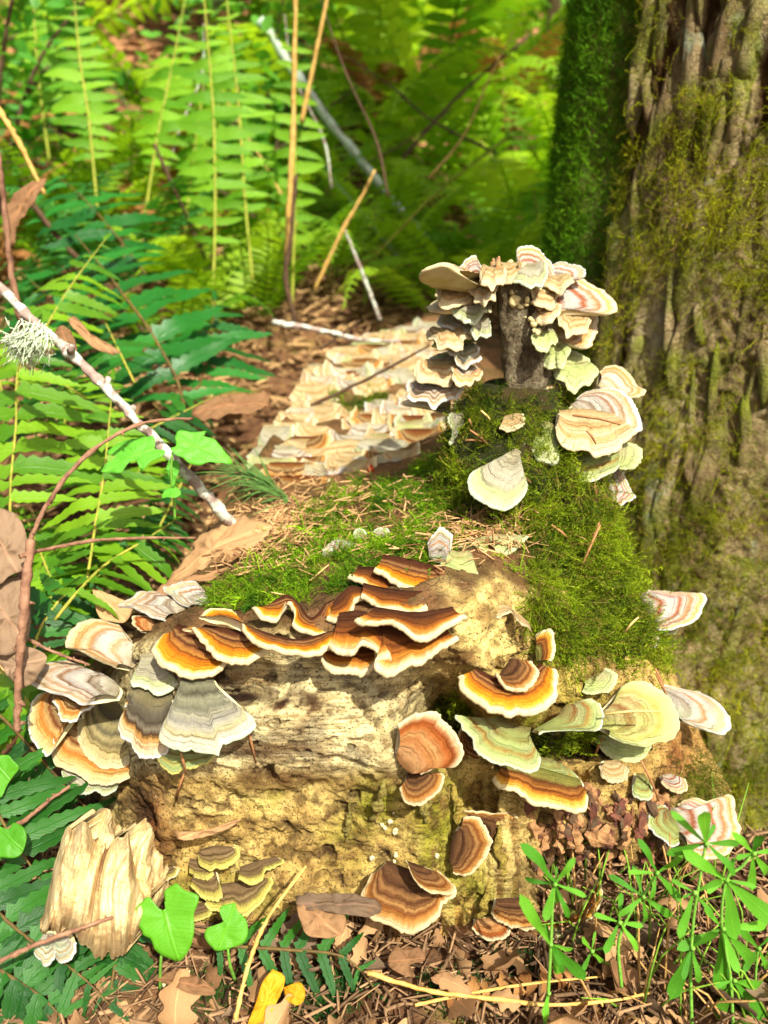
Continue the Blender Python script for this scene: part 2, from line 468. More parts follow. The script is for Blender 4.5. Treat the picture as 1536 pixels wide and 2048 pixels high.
def chunk_mat():
    b = MatB('broken_wood')
    t = b.attr('tint', True); gv = b.attr('grain')
    c = b.n('CombineXYZ', X=b.math('MULTIPLY', gv, 900.0), Y=b.n('SeparateXYZ', Vector=b.mapping((26, 26, 26))).outputs[2], Z=0.0)
    f = b.n('TexNoise', Vector=c.outputs[0], Scale=1.0, Detail=4.0, Roughness=.6).outputs[0]
    col = b.mix(0.8, t, b.ramp(f, [(.3, (0.55, 0.45, 0.32)), (.5, (1, 1, 1)), (.7, (1.15, 1.12, 1.05))]), 'MULTIPLY')
    col = b.mix(0.5, col, b.ramp(b.noise(60.0, 4), [(.35, (0.7, 0.58, 0.42)), (.55, (1, 1, 1))]), 'MULTIPLY')
    spk = b.ramp(b.noise(520.0, 3, .6), [(.64, 0.0), (.7, 1.0)])
    col = b.mix(b.math('MULTIPLY', spk, .5), col, (0.06, 0.035, 0.015))
    return b.finish(col, 0.85, 0.18, b.bump(b.math('ADD', f, b.math('MULTIPLY', b.noise(500.0, 3), .4)), 0.9, 0.0015))
CHUNK = chunk_mat()

def bark_mat(name, cols, scale=1.0, vstretch=.35):
    b = MatB(name)
    h = b.attr('depth')
    v = b.mapping((scale, scale, scale * vstretch))
    n1 = b.noise(18.0, 6, .65, v)
    n2 = b.noise(90.0, 5, .65, v)
    col = b.ramp(n1, [(.28, cols[0]), (.42, cols[1]), (.54, cols[2]), (.68, cols[3])])
    col = b.mix(.8, col, b.ramp(n2, [(.3, (.4, .34, .3)), (.5, (1, 1, 1)), (.72, (1.3, 1.25, 1.15))]), 'MULTIPLY')
    red = b.ramp(h, [(.12, 1.0), (.38, 0.0)])
    col = b.mix(red, col, cols[4])
    lich = b.math('MULTIPLY', b.ramp(b.noise(16.0, 5, .6), [(.60, 0.0), (.66, 1.0)]), b.ramp(h, [(.4, 0.0), (.6, 1.0)]))
    col = b.mix(b.math('MULTIPLY', lich, .6), col, lin((150, 165, 135)))
    ms = b.math('MULTIPLY', b.attr('moss'), b.ramp(n2, [(.3, .55), (.6, 1.0)]))
    col = b.mix(ms, col, b.ramp(b.noise(60.0, 4), [(.3, lin((64, 84, 12))), (.7, lin((126, 136, 28)))]))
    hh = b.math('ADD', n2, b.math('MULTIPLY', b.noise(320.0, 4, .7), .9))
    return b.finish(col, .9, .12, b.bump(hh, 1.0, 0.006))
TREEBARK = bark_mat('tree_bark', [sc(lin((74, 56, 32)), .7), sc(lin((132, 112, 78)), .85), sc(lin((168, 148, 106)), .85), sc(lin((192, 176, 134)), .85), lin((66, 36, 22))], 1.0)
FARBARK = bark_mat('distant_bark', [lin((60, 48, 34)), lin((84, 68, 46)), lin((104, 92, 62)), lin((92, 100, 56)), lin((48, 34, 24))], .3)
STUBBARK = bark_mat('stub_bark', [sc(lin((52, 44, 34)), .9), lin((92, 80, 60)), lin((130, 118, 92)), lin((164, 154, 124)), lin((60, 34, 20))], 5.0, .5)

def vcol_mat(name, rough=.8, transl=.25, spec=.2, noise=None, tboost=1.3):
    b = MatB(name)
    t = b.attr('tint', True)
    if noise:
        t = b.mix(.7, t, b.ramp(b.noise(noise, 4), [(.3, (.55, .5, .42)), (.5, (1, 1, 1)), (.7, (1.2, 1.15, 1.05))]), 'MULTIPLY')
    tc = b.mix(1.0, t, (tboost, tboost * 1.05, tboost * .7, 1), 'MULTIPLY')
    return b.finish(t, rough, spec, None, transl, tc)
MOSS = vcol_mat('moss', .75, .35, .2, None, 1.7)
LITTER = vcol_mat('litter', .85, .12, .15, 300.0, 1.0)

def leaf_mat(name, c1, c2, rough=.42, transl=.3, spec=.4, vein=.5, blemish=.0, hue=0.35, tb=1.6):
    """c1/c2: two greens between which each leaf falls; veins and blemishes follow the leaf's own coordinates"""
    b = MatB(name)
    u = b.attr('lu'); v = b.attr('lv')
    rnd = b.orand()
    n = b.noise(45.0, 3)
    f = b.math('ADD', b.math('MULTIPLY', rnd, 1.0 - hue), b.math('MULTIPLY', n, hue))
    col = b.ramp(f, [(.15, lin(c1)), (.85, lin(c2))])
    av = b.math('ABSOLUTE', v)
    mid = b.ramp(av, [(0.0, 1.0), (.09, 0.0)])
    saw = b.math('PINGPONG', b.math('SUBTRACT', b.math('MULTIPLY', u, 14.0), b.math('MULTIPLY', av, 2.5)), .5)
    side = b.ramp(saw, [(0.0, 1.0), (.09, 0.0)])
    vm = b.math('MAXIMUM', mid, b.math('MULTIPLY', side, .4))
    col = b.mix(b.math('MULTIPLY', vm, vein * .8), col, b.mix(1.0, col, (1.7, 1.5, 1.5, 1), 'MULTIPLY'))
    if blemish:
        sp = b.ramp(b.noise(70.0, 3, .6), [(.66, 0.0), (.70, 1.0)])
        col = b.mix(b.math('MULTIPLY', sp, blemish), col, lin((140, 92, 48)))
    h = b.math('SUBTRACT', b.math('MULTIPLY', b.noise(160.0, 3), .5), vm)
    tc = b.mix(1.0, col, (tb * 1.1, tb, tb * .45, 1), 'MULTIPLY')
    return b.finish(col, rough, spec, b.bump(h, .5, 0.0008), transl, tc)
L = {}
L['fern'] = leaf_mat('fern_green', (64, 116, 14), (122, 166, 28), .4, .3, .45, .5, .5)
L['ferndark'] = leaf_mat('fern_dark_glossy', (18, 76, 24), (40, 114, 32), .36, .2, .4, .5, .4)
L['fernshade'] = leaf_mat('fern_shaded_green', (20, 70, 20), (48, 108, 28), .38, .22, .4, .5, .5)  # shaded copy of the fern green, shade put into the leaf colour
L['fernyoung'] = leaf_mat('fern_young', (84, 142, 20), (136, 186, 40), .5, .45, .3, .4, .3)
L['fernfar'] = leaf_mat('fern_far', (84, 136, 20), (160, 196, 46), .5, .5, .3, .3, .2)
L['fernfardark'] = leaf_mat('fern_far_dark', (34, 96, 36), (72, 136, 48), .5, .35, .4, .3, .2)
L['ferndead'] = leaf_mat('fern_dead', (130, 84, 44), (186, 136, 80), .8, .2, .15, .4, .4, tb=1.0)
L['ivy'] = leaf_mat('ivy_green', (66, 134, 18), (92, 160, 30), .5, .25, .35, .45, .1, .5)
L['seedling'] = leaf_mat('seedling_green', (92, 170, 48), (112, 188, 60), .5, .4, .35, .7, .0, .5)
L['bedstraw'] = leaf_mat('bedstraw_green', (64, 132, 30), (110, 180, 44), .48, .36, .35, .8, .0, .4)
L['dead'] = leaf_mat('dead_leaf_brown', (112, 80, 52), (186, 148, 102), .75, .15, .2, .9, .5, .4, tb=1.0)
L['deadgrey'] = leaf_mat('dead_leaf_grey', (84, 68, 52), (142, 118, 92), .8, .12, .15, .8, .5, .4, tb=1.0)
L['yellow'] = leaf_mat('yellow_leaf', (196, 140, 20), (226, 176, 40), .6, .3, .25, .6, .5, .5, tb=1.1)
L['broad'] = leaf_mat('shrub_leaf', (60, 130, 36), (126, 190, 60), .42, .4, .4, .4, .1)
L['tree'] = leaf_mat('tree_leaf', (60, 128, 34), (124, 184, 56), .45, .4, .35, .3, .1)

def stem_mat(name, c1, c2, rough=.6, scale=120.0, bump=.6, lich=None):
    b = MatB(name)
    n = b.noise(scale, 5, .6)
    col = b.ramp(n, [(.3, lin(c1)), (.7, lin(c2))])
    if lich:
        l = b.ramp(b.noise(70.0, 4, .6), [(.48, 0.0), (.56, 1.0)])
        col = b.mix(l, col, lin(lich))
    return b.finish(col, rough, .25, b.bump(b.noise(scale * 4, 3), bump, .001))
T = {}
T['rachis'] = stem_mat('rachis_green', (120, 130, 40), (170, 160, 66))
T['rachisyoung'] = stem_mat('rachis_olive', (118, 130, 34), (156, 160, 54))
T['rachisbrown'] = stem_mat('rachis_brown', (70, 54, 30), (112, 92, 44))
T['straw'] = stem_mat('straw', (170, 130, 60), (214, 178, 100))
T['stem'] = stem_mat('green_stem', (90, 150, 46), (130, 180, 70))
T['twig'] = stem_mat('twig_brown', (104, 70, 52), (158, 120, 92), .8)
T['twigdark'] = stem_mat('twig_dark', (58, 42, 30), (100, 76, 52), .8)
T['greytwig'] = stem_mat('branch_grey', (104, 84, 74), (172, 152, 138), .8, 90.0, .8, (190, 196, 176))
T['lichbranch'] = stem_mat('branch_lichened', (120, 128, 110), (196, 206, 190), .85, 60.0, .8, (170, 190, 168))
T['needle'] = stem_mat('dead_needle', (128, 84, 52), (176, 128, 80), .7)
T['paleneedle'] = stem_mat('pale_needle', (196, 160, 92), (222, 190, 120), .7)
T['greenneedle'] = stem_mat('conifer_needle', (52, 104, 42), (120, 160, 78), .45)
T['usnea'] = stem_mat('beard_lichen', (168, 184, 150), (206, 214, 186), .85)
T['red'] = stem_mat('rust_bud', (150, 50, 20), (206, 90, 40), .7, 500.0)
T['mush'] = stem_mat('pale_nodule', (164, 146, 96), (212, 198, 146), .8, 150.0)
T['rot'] = stem_mat('crumbled_rot', (66, 36, 30), (124, 78, 58), .9, 90.0, 1.0)
T['bone'] = stem_mat('gnarled_root', (96, 62, 42), (184, 138, 90), .85, 90.0, 1.0, None)
# ------------------------------------------------------------------ ground
def ground_z(x, y):
    x = np.asarray(x, dtype=float); y = np.asarray(y, dtype=float)
    s = 0.36 - 0.10 * sstep(-0.1, 0.9, x / np.maximum(0.5, y * .5)) + 0.07 * sstep(0.0, 1.0, -x / np.maximum(.5, y * .6))
    yy = np.clip(y - 0.52, 0, 11.0)
    z = s * (yy - 0.12 * (1 - np.exp(-yy / .12)))
    P = np.stack([x, y, np.zeros_like(x)], axis=-1)
    amp = sstep(.5, 2.0, y) * .09 + .006
    z = z - .22 * sstep(.17, .27, x) * sstep(.44, .58, y) * sstep(2.2, 1.3, y)
    return z + amp * fbm(P, 1.1, 3, 5) + 0.006 * fbm(P, 16, 3, 8)

def gpt(x, y, dz=0.0):
    return np.array([x, y, float(ground_z(np.array([x]), np.array([y]))[0]) + dz])

gx = np.sinh(np.linspace(-4.6, 4.6, 241)) / np.sinh(4.6) * 40
gy = np.r_[np.linspace(-14, -.6, 12), np.linspace(-.4, .25, 8), np.linspace(.27, 1.6, 110), 1.6 + (np.linspace(0, 1, 90)[1:] ** 1.8) * 50]
GX, GY = np.meshgrid(gx, gy, indexing='ij')
GZ = ground_z(GX, GY)
gb = MatB('forest_floor')
gn = gb.noise(9.0, 6, .65)
gn2 = gb.noise(70.0, 5, .65)
gc = gb.ramp(gn, [(.3, lin((58, 36, 22))), (.45, lin((78, 54, 36))), (.56, lin((112, 82, 56))), (.7, lin((120, 112, 52)))])
gc = gb.mix(.85, gc, gb.ramp(gn2, [(.3, (.35, .3, .26)), (.5, (1, 1, 1)), (.68, (1.5, 1.35, 1.2))]), 'MULTIPLY')
GROUNDM = gb.finish(gc, .92, .1, gb.bump(gn2, 1.0, .006))
tag(mesh_np('ground', np.stack([GX, GY, GZ], -1).reshape(-1, 3), grid_faces(*GX.shape), GROUNDM), kind='structure')

# ------------------------------------------------------------------ the rotten log: one loft through measured sections
# px : base, lower face, step low, step top, face middle, under rim, rim, top a, top b, crest, back      (py, Y)
SECT = {
 205: [(1900,.46),(1720,.47),(1570,.48),(1540,.485),(1450,.49),(1410,.50),(1385,.505),(1375,.515),(1370,.53),(1375,.56),(1500,.6)],
 262: [(1900,.39),(1720,.405),(1570,.42),(1540,.42),(1450,.43),(1350,.44),(1300,.45),(1280,.47),(1270,.50),(1275,.54),(1500,.60)],
 330: [(1890,.37),(1720,.385),(1585,.396),(1530,.388),(1440,.395),(1340,.41),(1290,.41),(1230,.45),(1195,.50),(1190,.54),(1400,.62)],
 450: [(1890,.362),(1720,.38),(1590,.386),(1525,.378),(1430,.385),(1335,.408),(1275,.40),(1190,.46),(1100,.54),(1010,.62),(1200,.78)],
 520: [(1890,.36),(1720,.379),(1590,.388),(1527,.374),(1430,.383),(1335,.409),(1266,.397),(1178,.46),(1070,.56),(900,.72),(1050,.9)],
 560: [(1890,.358),(1720,.378),(1600,.382),(1525,.371),(1430,.38),(1335,.41),(1260,.395),(1170,.46),(1055,.56),(835,.80),(980,.98)],
 610: [(1890,.358),(1720,.378),(1600,.381),(1525,.371),(1430,.382),(1335,.41),(1255,.392),(1160,.46),(1040,.57),(760,.92),(860,1.12)],
 660: [(1890,.36),(1720,.38),(1600,.381),(1525,.373),(1430,.385),(1330,.41),(1250,.39),(1150,.46),(1020,.58),(690,1.01),(780,1.28)],
 780: [(1890,.36),(1720,.378),(1600,.383),(1525,.377),(1430,.39),(1330,.41),(1225,.39),(1130,.45),(1000,.58),(650,1.08),(720,1.35)],
 880: [(1900,.365),(1720,.385),(1590,.402),(1540,.39),(1430,.41),(1320,.395),(1185,.398),(1100,.455),(960,.58),(612,1.13),(700,1.4)],
 960: [(1900,.37),(1740,.385),(1600,.40),(1530,.398),(1430,.402),(1310,.40),(1190,.41),(1100,.46),(940,.58),(640,1.12),(740,1.35)],
 1080:[(1900,.37),(1740,.385),(1620,.40),(1540,.402),(1430,.405),(1310,.41),(1190,.43),(1090,.47),(940,.60),(720,1.0),(820,1.25)],
 1200:[(1880,.38),(1740,.39),(1620,.40),(1530,.41),(1430,.42),(1330,.43),(1240,.45),(1150,.50),(1050,.60),(960,.72),(1050,.9)],
 1290:[(1860,.39),(1740,.40),(1620,.41),(1530,.42),(1450,.43),(1380,.44),(1320,.46),(1270,.50),(1240,.55),(1230,.60),(1400,.7)],
 1380:[(1850,.40),(1740,.41),(1650,.42),(1560,.43),(1520,.44),(1480,.46),(1455,.48),(1445,.52),(1445,.55),(1450,.59),(1600,.68)],
 1450:[(1850,.42),(1780,.42),(1720,.43),(1650,.44),(1610,.45),(1580,.47),(1570,.5),(1570,.53),(1580,.56),(1590,.6),(1700,.68)],
 1500:[(1850,.46),(1840,.47),(1825,.475),(1810,.48),(1800,.49),(1790,.5),(1785,.51),(1790,.53),(1800,.56),(1810,.6),(1820,.66)],
}
NX, NS = 560, 520
xs = np.array(sorted(SECT))
K = np.array([SECT[x] for x in xs], dtype=float)
pxs = np.linspace(xs[0], xs[-1], NX)
KI = np.stack([[np.interp(pxs, xs, K[:, k, c]) for c in (0, 1)] for k in range(11)], axis=0)   # 11,2,NX
KI = gsmooth(KI, 9, 2)
kw = np.array([0, 150, 290, 330, 430, 520, 600, 700, 830, 1020, 1110], dtype=float)
sv = np.linspace(0, kw[-1], NS)
G = np.zeros((NX, NS, 2))
for c in (0, 1):
    for i in range(NX):
        G[i, :, c] = np.interp(sv, kw, KI[:, c, i])
G = gsmooth(G, 5, 1)
PXg = np.repeat(pxs[:, None], NS, 1)
PYg = G[..., 0]; Yg = G[..., 1].copy()
# hollows and bulges of the rotten face (px, py, rx, ry, push away)
HOLL = [(905,1450,70,60,.075),(870,1370,60,40,.02),(1120,1480,130,42,.055),(1190,1740,150,70,.05),(960,1600,60,70,.03),(480,1385,60,18,.012),
        (1150,1560,40,30,.02),(930,1250,60,70,-.018),(1010,1420,60,50,-.016),(1000,1600,45,120,-.010),(850,1650,55,110,-.012),(770,1520,60,60,-.012),
        (700,1400,120,80,-.006),(560,1440,150,60,-.006),(440,1700,120,90,.010),(640,1720,80,100,.004),(1020,1760,60,80,-.012),(280,1640,30,70,.015),
        (1340,1480,60,60,-.012),(1230,1650,120,40,-.012),(1420,1640,60,60,-.006),(650,1850,160,40,.02),(620,1575,110,26,.004)]
front = (np.arange(NS) < NS * .66)[None, :]
for hx, hy, rx, ry, dd in HOLL:
    Yg += front * dd * np.exp(-(((PXg - hx) / rx) ** 2 + ((PYg - hy) / ry) ** 2))
U_ = (PXg - 768) / FPX; V_ = (1024 - PYg) / FPX
dY = CP + V_ * SP
D_ = Yg / dY
LP = np.stack([U_ * D_, Yg, CAM_H + D_ * (-SP + V_ * CP)], -1)
def grid_normals(P):
    a = np.gradient(P, axis=0); b = np.gradient(P, axis=1)
    n = np.cross(a, b)
    return n / (np.linalg.norm(n, axis=-1, keepdims=True) + 1e-12)
LN = grid_normals(LP)
def blob(x, y, rx, ry):
    return np.exp(-(((PXg - x) / rx) ** 2 + ((PYg - y) / ry) ** 2))
# masks on the wood
topm = sstep(1.0, 0.0, (PYg - (1230 - 0.05 * (PXg - 600))) / 60.0) * (np.arange(NS)[None, :] > NS * .5)
topm = np.maximum(topm, (np.arange(NS)[None, :] > NS * .60) * 1.0)
_w = sstep(840, 930, PXg + 12 * np.sin(PYg / 13.0))
topm = topm * (1 - _w + _w * sstep(1185, 1150, PYg + 14 * np.sin(PXg / 17.0)))
upper = np.clip(sstep(1565, 1525, PYg) * (1 - topm), 0, 1) * sstep(930, 760, PXg)
lower = sstep(1540, 1600, PYg)
rootm = np.clip(blob(1230, 1680, 190, 90) + blob(1380, 1500, 80, 90), 0, 1)
# relief: fibres on the upper face, blocky rot below
fib = fbm(LP * np.array([22, 60, 210]) + LP[..., :1] * np.array([0, 0, 45.0]), 1.0, 4, 31)
chk = ridge(LP * np.array([1, 1, 1.25]), 46, 4, 42)
big = fbm(LP, 22, 4, 3)
mid_ = fbm(LP, 85, 4, 10)
fine = fbm(LP, 170, 3, 9)
vfib = fbm(LP * np.array([190, 60, 26]), 1.0, 4, 77)
rightm = sstep(860, 960, PXg) * (1 - topm)
disp = .0055 * big + .0022 * mid_ * (1 - .5 * upper) + .0014 * fine
disp = disp + upper * (.0022 * fib) + lower * (1 - rightm) * (.0028 * (chk - .2) + .0022 * mid_) + rightm * (.0036 * vfib + .0035 * (chk - .2)) + rootm * .012 * ridge(LP, 40, 3, 55) * lower
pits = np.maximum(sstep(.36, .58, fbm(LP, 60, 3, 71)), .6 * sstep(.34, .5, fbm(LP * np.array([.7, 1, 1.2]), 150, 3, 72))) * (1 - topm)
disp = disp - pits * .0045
LP = LP + LN * disp[..., None] * (1 - .5 * topm[..., None])
LP[..., 2] = np.where(PYg > 1880, np.minimum(LP[..., 2], LP[..., 2]), LP[..., 2])
# colours of the wood, plus shade painted under the row and in the hollows
c = lambda *a: np.array(lin(a))
pale, straw_, ochre_, brown_, dark_, algae_, rust_, grey_ = c(230,218,164) * 1.28, c(230,208,132) * 1.2, c(208,178,104) * 1.12, c(120,80,44), c(62,40,24), c(166,168,46) * .85, c(160,92,44), c(190,184,150) * .8
n_a = fbm(LP, 30, 4, 12); n_b = fbm(LP, 75, 4, 13); n_c = fbm(LP, 14, 3, 14)
TI = np.ones(LP.shape) * ochre_
def lay(col, m):
    global TI
    TI = TI * (1 - m[..., None]) + col * m[..., None]
lay(pale, np.clip(upper * 1.0, 0, 1))
lay(straw_, np.clip(lower * sstep(-.1, .35, n_a) * .8, 0, 1))
lay(straw_ * 1.1, np.clip((blob(940, 1240, 85, 90) + blob(1020, 1230, 70, 60)) * 1.4, 0, 1))
lay(grey_, np.clip(upper * sstep(.0, .35, n_b) * .7, 0, 1))
lay(algae_ * .85, np.clip(lower * sstep(.1, .45, n_c + .35 * n_b) * .6 * sstep(1000, 800, PXg), 0, 1))
for x, y, rx, ry, k in [(870,1620,45,110,.9),(760,1600,55,50,.8),(1040,1440,70,40,.8),(920,1760,50,90,.8),(1000,1820,60,70,.8),(1130,1420,70,40,.6),(1160,1370,90,60,.5),(690,1690,60,60,.45)]:
    lay(algae_, np.clip(blob(x, y, rx, ry) * 1.3 * k * (.55 + .6 * sstep(-.3, .3, n_b)), 0, 1))
lay(c(150, 118, 66), np.clip(sstep(.0, .4, mid_) * .7 * (1 - .4 * upper), 0, 1))
lay(brown_, np.clip(.9 * sstep(.12, .46, fbm(LP, 26, 4, 91)) * .75 * (1 - .6 * upper), 0, 1))
lay(brown_, np.clip(blob(590, 1410, 60, 26) * 1.4 * sstep(-.25, .3, n_b) + blob(540, 1500, 130, 18) * .8 + blob(420, 1350, 120, 22) * .8, 0, 1))  # last blob: shade below the row's left end, painted in brown
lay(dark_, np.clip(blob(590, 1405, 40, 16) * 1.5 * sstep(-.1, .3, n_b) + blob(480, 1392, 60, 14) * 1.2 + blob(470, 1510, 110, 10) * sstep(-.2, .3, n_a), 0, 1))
lay(rust_, np.clip(blob(1370, 1500, 50, 60) * .6 + blob(1020, 1240, 45, 40) * sstep(0, .3, n_b) + blob(300, 1640, 40, 80) + blob(1000, 1880, 300, 60) * .8 + blob(560, 1860, 120, 40) * .7, 0, 1))
lay(c(120, 76, 52), np.clip(rootm * lower * sstep(-.3, .3, n_a), 0, 1))
n_d = fbm(LP, 120, 5, 15)
lay(c(92, 66, 34), np.clip(sstep(.10, .34, n_d) * lower * .7 * (1 - .3 * rightm), 0, 1))
lay(c(84, 62, 34), np.clip(sstep(.22, .42, fbm(LP * np.array([.5, 1, 2.2]), 120, 4, 16)) * upper * .7, 0, 1))
lay(straw_, np.clip((blob(1000, 1690, 70, 110) + blob(960, 1840, 70, 60)) * sstep(-.4, .2, vfib) * 1.1, 0, 1))
lay(algae_ * 1.1, np.clip((blob(870, 1650, 38, 110) + blob(760, 1610, 40, 40) + blob(950, 1800, 45, 80)) * sstep(-.35, .1, vfib), 0, 1))
lay(dark_, np.clip(blob(900, 1440, 60, 45) * .9 + blob(1120, 1485, 120, 36) * 1.1 + blob(1190, 1765, 170, 55) + blob(280, 1620, 30, 90) * .8 + pits * .75 + sstep(-.15, -.5, chk) * lower * .6, 0, 1))  # shade of hollows, pits and cracks painted dark into the wood
lay(c(96, 70, 40), np.clip(topm, 0, 1) * .9)
lay(c(150, 108, 70), np.clip(topm * sstep(-.05, .3, n_a), 0, 1) * .8)
GR = np.clip(upper + .9 * rightm * lower + blob(870, 1640, 70, 130) + blob(940, 1780, 80, 110), 0, 1)

log = thing('rotten_log', 'rotting mossy log with pale yellow crumbling face, crowded with bracket fungi', 'log', at(700, 1880, .37))
LOG0 = np.array(log.location)
def log_part(name, V, F, mat, **kw):
    return mesh_np(name, np.asarray(V) - LOG0, F, mat, log, **kw)
LF = grid_faces(NX, NS)
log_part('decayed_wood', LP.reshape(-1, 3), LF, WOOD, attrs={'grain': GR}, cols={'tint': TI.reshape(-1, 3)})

# ---- mossy mound that carries the stub
zs = np.linspace(.10, .312, 150)
th = np.linspace(0, 2 * np.pi, 200, endpoint=False)
cz = [(.10, .104, .535, .104), (.15, .102, .535, .099), (.17, .100, .535, .090), (.20, .100, .54, .074), (.235, .104, .55, .058), (.27, .105, .565, .053), (.295, .102, .573, .043), (.312, .101, .576, .028)]
cz = np.array(cz)
mx_, my_, mr_ = (np.interp(zs, cz[:, 0], cz[:, i]) for i in (1, 2, 3))
MP = np.stack([mx_[None] + mr_[None] * np.cos(th)[:, None], my_[None] + mr_[None] * np.sin(th)[:, None] * 1.05, np.repeat(zs[None], 200, 0)], -1)
MNn = nrm([0, 0, 1]) * .3 + np.stack([np.cos(th)[:, None] + 0 * zs, np.sin(th)[:, None] + 0 * zs, 0 * th[:, None] + 0 * zs], -1)
MP = MP + MNn * (.009 * fbm(MP, 34, 4, 21) + .002 * fbm(MP, 120, 3, 22))[..., None]
mt = c(50, 56, 18) + (c(74, 62, 32) - c(50, 56, 18)) * sstep(-.2, .3, fbm(MP, 50, 3, 23))[..., None]
mv = np.vstack([MP.reshape(-1, 3), [[mx_[-1], my_[-1], .314]]])
mf = tri(grid_faces(200, 150, wrap=True))
capf = np.array([[q * 150 + 149, ((q + 1) % 200) * 150 + 149, 200 * 150] for q in range(200)])
mtc = np.vstack([mt.reshape(-1, 3), [c(58, 62, 22)]])
log_part('mossy_mound', mv, np.vstack([mf, capf]), WOOD, attrs={'grain': np.zeros(len(mv))}, cols={'tint': mtc})

# ---- broken branch stub standing on the mound
sa, sb = at(1062, 850, .575), at(1030, 528, .572)
nz, nt_ = 130, 96
tt = np.linspace(0, 1, nz)
ang = np.linspace(0, 2 * np.pi, nt_, endpoint=False)
ax_ = sa[None] * (1 - tt[:, None]) + sb[None] * tt[:, None]
rad = np.interp(tt, [0, .15, .5, 1], [.024, .0195, .017, .0165])
lobe = 1 + .10 * np.cos(3 * ang + .8) + .06 * np.cos(5 * ang)
SPt = ax_[:, None, :] + rad[:, None, None] * lobe[None, :, None] * np.stack([np.cos(ang), np.sin(ang), 0 * ang], -1)[None]
dirn = np.stack([np.cos(ang), np.sin(ang), 0 * ang], -1)[None]
dd = fbm(SPt * np.array([1, 1, .35]), 160, 4, 61) * .0022 + fbm(SPt, 45, 3, 62) * .0022
SPt = SPt + dirn * dd[..., None]
jag = (fbm(np.stack([np.cos(ang) * 2, np.sin(ang) * 2, 0 * ang], -1), 1.4, 3, 63) * .012 - .004)
SPt[..., 2] += (sstep(.8, 1.0, tt)[:, None] * jag[None])
topc = SPt[-1].mean(0) - np.array([0, 0, .006])
sv_ = np.vstack([SPt.reshape(-1, 3), topc[None]])
sf_ = tri(grid_faces(nz, nt_))
wrapf = np.array([[i * nt_ + nt_ - 1, i * nt_, (i + 1) * nt_] for i in range(nz - 1)] + [[i * nt_ + nt_ - 1, (i + 1) * nt_, (i + 1) * nt_ + nt_ - 1] for i in range(nz - 1)])
tf_ = np.array([[(nz - 1) * nt_ + q, (nz - 1) * nt_ + (q + 1) % nt_, nz * nt_] for q in range(nt_)])
STF = np.vstack([sf_, wrapf, tf_])
log_part('branch_stub', sv_, STF, STUBBARK, attrs={'depth': np.r_[np.clip(.55 + dd.ravel() * 160, 0, 1), [.6]]})
# shattered splinters round the broken top
for q in range(6):
    a = random.uniform(0, 6.28)
    p = SPt[-1][int(a / 6.2832 * nt_) % nt_]
    h = random.uniform(.002, .007)
    m = MB()
    V, F = tube_np([p - [0, 0, .006], p + [random.uniform(-.002, .002), random.uniform(-.002, .002), h]], [.0038, .0012], 6, .8, q)
    m.add(V, F)
    m.build('splinter', T['bone'], log, LOG0)

# surface used for seating fungi and litter
_bv = np.vstack([LP.reshape(-1, 3), mv, sv_])
_bf = [tuple(f) for f in tri(LF)] + [tuple(f) for f in (np.vstack([mf, capf]) + NX * NS)] + [tuple(f) for f in (STF + NX * NS + len(mv))]
BVH = BVHTree.FromPolygons([tuple(v) for v in _bv], _bf)
def cast(px, py):
    d = ray(px, py)
    h = BVH.ray_cast(Vector(CAM), Vector(d))
    if h[0] is None: return None
    n = np.array(h[1])
    if np.dot(n, d) > 0: n = -n
    return np.array(h[0]), n

# ------------------------------------------------------------------ the big tree at the right
TX, TY = .462, .93
tree = thing('conifer_tree', 'big furrowed conifer trunk beside the log, bark hung with yellow green moss', 'tree', (TX, TY, .1))
TR0 = np.array(tree.location)
nth, nzt = 460, 520
tth = np.linspace(0, 2 * np.pi, nth, endpoint=False)
# finer angles on the side that faces the log
tth = np.sort(np.r_[np.linspace(-math.pi * 1.05, -math.pi * .15, 400), np.linspace(-math.pi * .15, math.pi * .95, 61)[1:-1]])
nth = len(tth)
tz = np.r_[np.linspace(-.32, .95, 520), np.linspace(.97, 7.0, 61)]
nzt = len(tz)
trad = np.interp(tz, [-.32, -.1, 0, .1, .25, .5, .9, 3, 7], [.38, .335, .315, .30, .278, .260, .248, .21, .12])
A_, Z_ = np.meshgrid(tth, tz, indexing='ij')
R_ = np.repeat(trad[None], nth, 0)
# buttress with a deep groove at its right
gA = -2.72 + .06 * (Z_ - .4)
R_ = R_ - .022 * np.exp(-((A_ - gA) / .07) ** 2) + .012 * np.exp(-((A_ - (-2.98)) / .22) ** 2)
NPp = np.stack([np.cos(A_) * .26, np.sin(A_) * .26, Z_], -1)
wv = NPp + .02 * np.stack([fbm(NPp, 6, 3, 101), fbm(NPp, 6, 3, 102), 0 * Z_], -1)
fur = ridge(wv * np.array([1, 1, .2]), 17, 4, 103)
plate = fbm(wv * np.array([1, 1, .28]), 46, 5, 104) * .9 + .28 * ridge(NPp * np.array([1, 1, .5]), 60, 4, 108) - .08
fine_t = fbm(NPp, 150, 3, 105)
crev = sstep(.62, .86, fur)
dep = np.clip(.62 - .75 * crev + .42 * plate, 0, 1)
R_ = R_ + .016 * (dep - .6) + .005 * fine_t
TP = np.stack([TX + R_ * np.cos(A_), TY + R_ * np.sin(A_), Z_], -1)
tuftg = (.25 + .75 * sstep(-.1, .25, fbm(TP, 14, 3, 221))) * sstep(-.05, .3, fbm(TP, 48, 4, 223))
mossg = np.clip(np.maximum(tuftg * .75 * sstep(.2, .6, dep), sstep(gA + .16, gA - .06, A_ + .12 * fbm(TP, 12, 3, 230)) * (.75 + .25 * tuftg)) + .12 + .5 * sstep(.1, -.1, Z_), 0, 1)
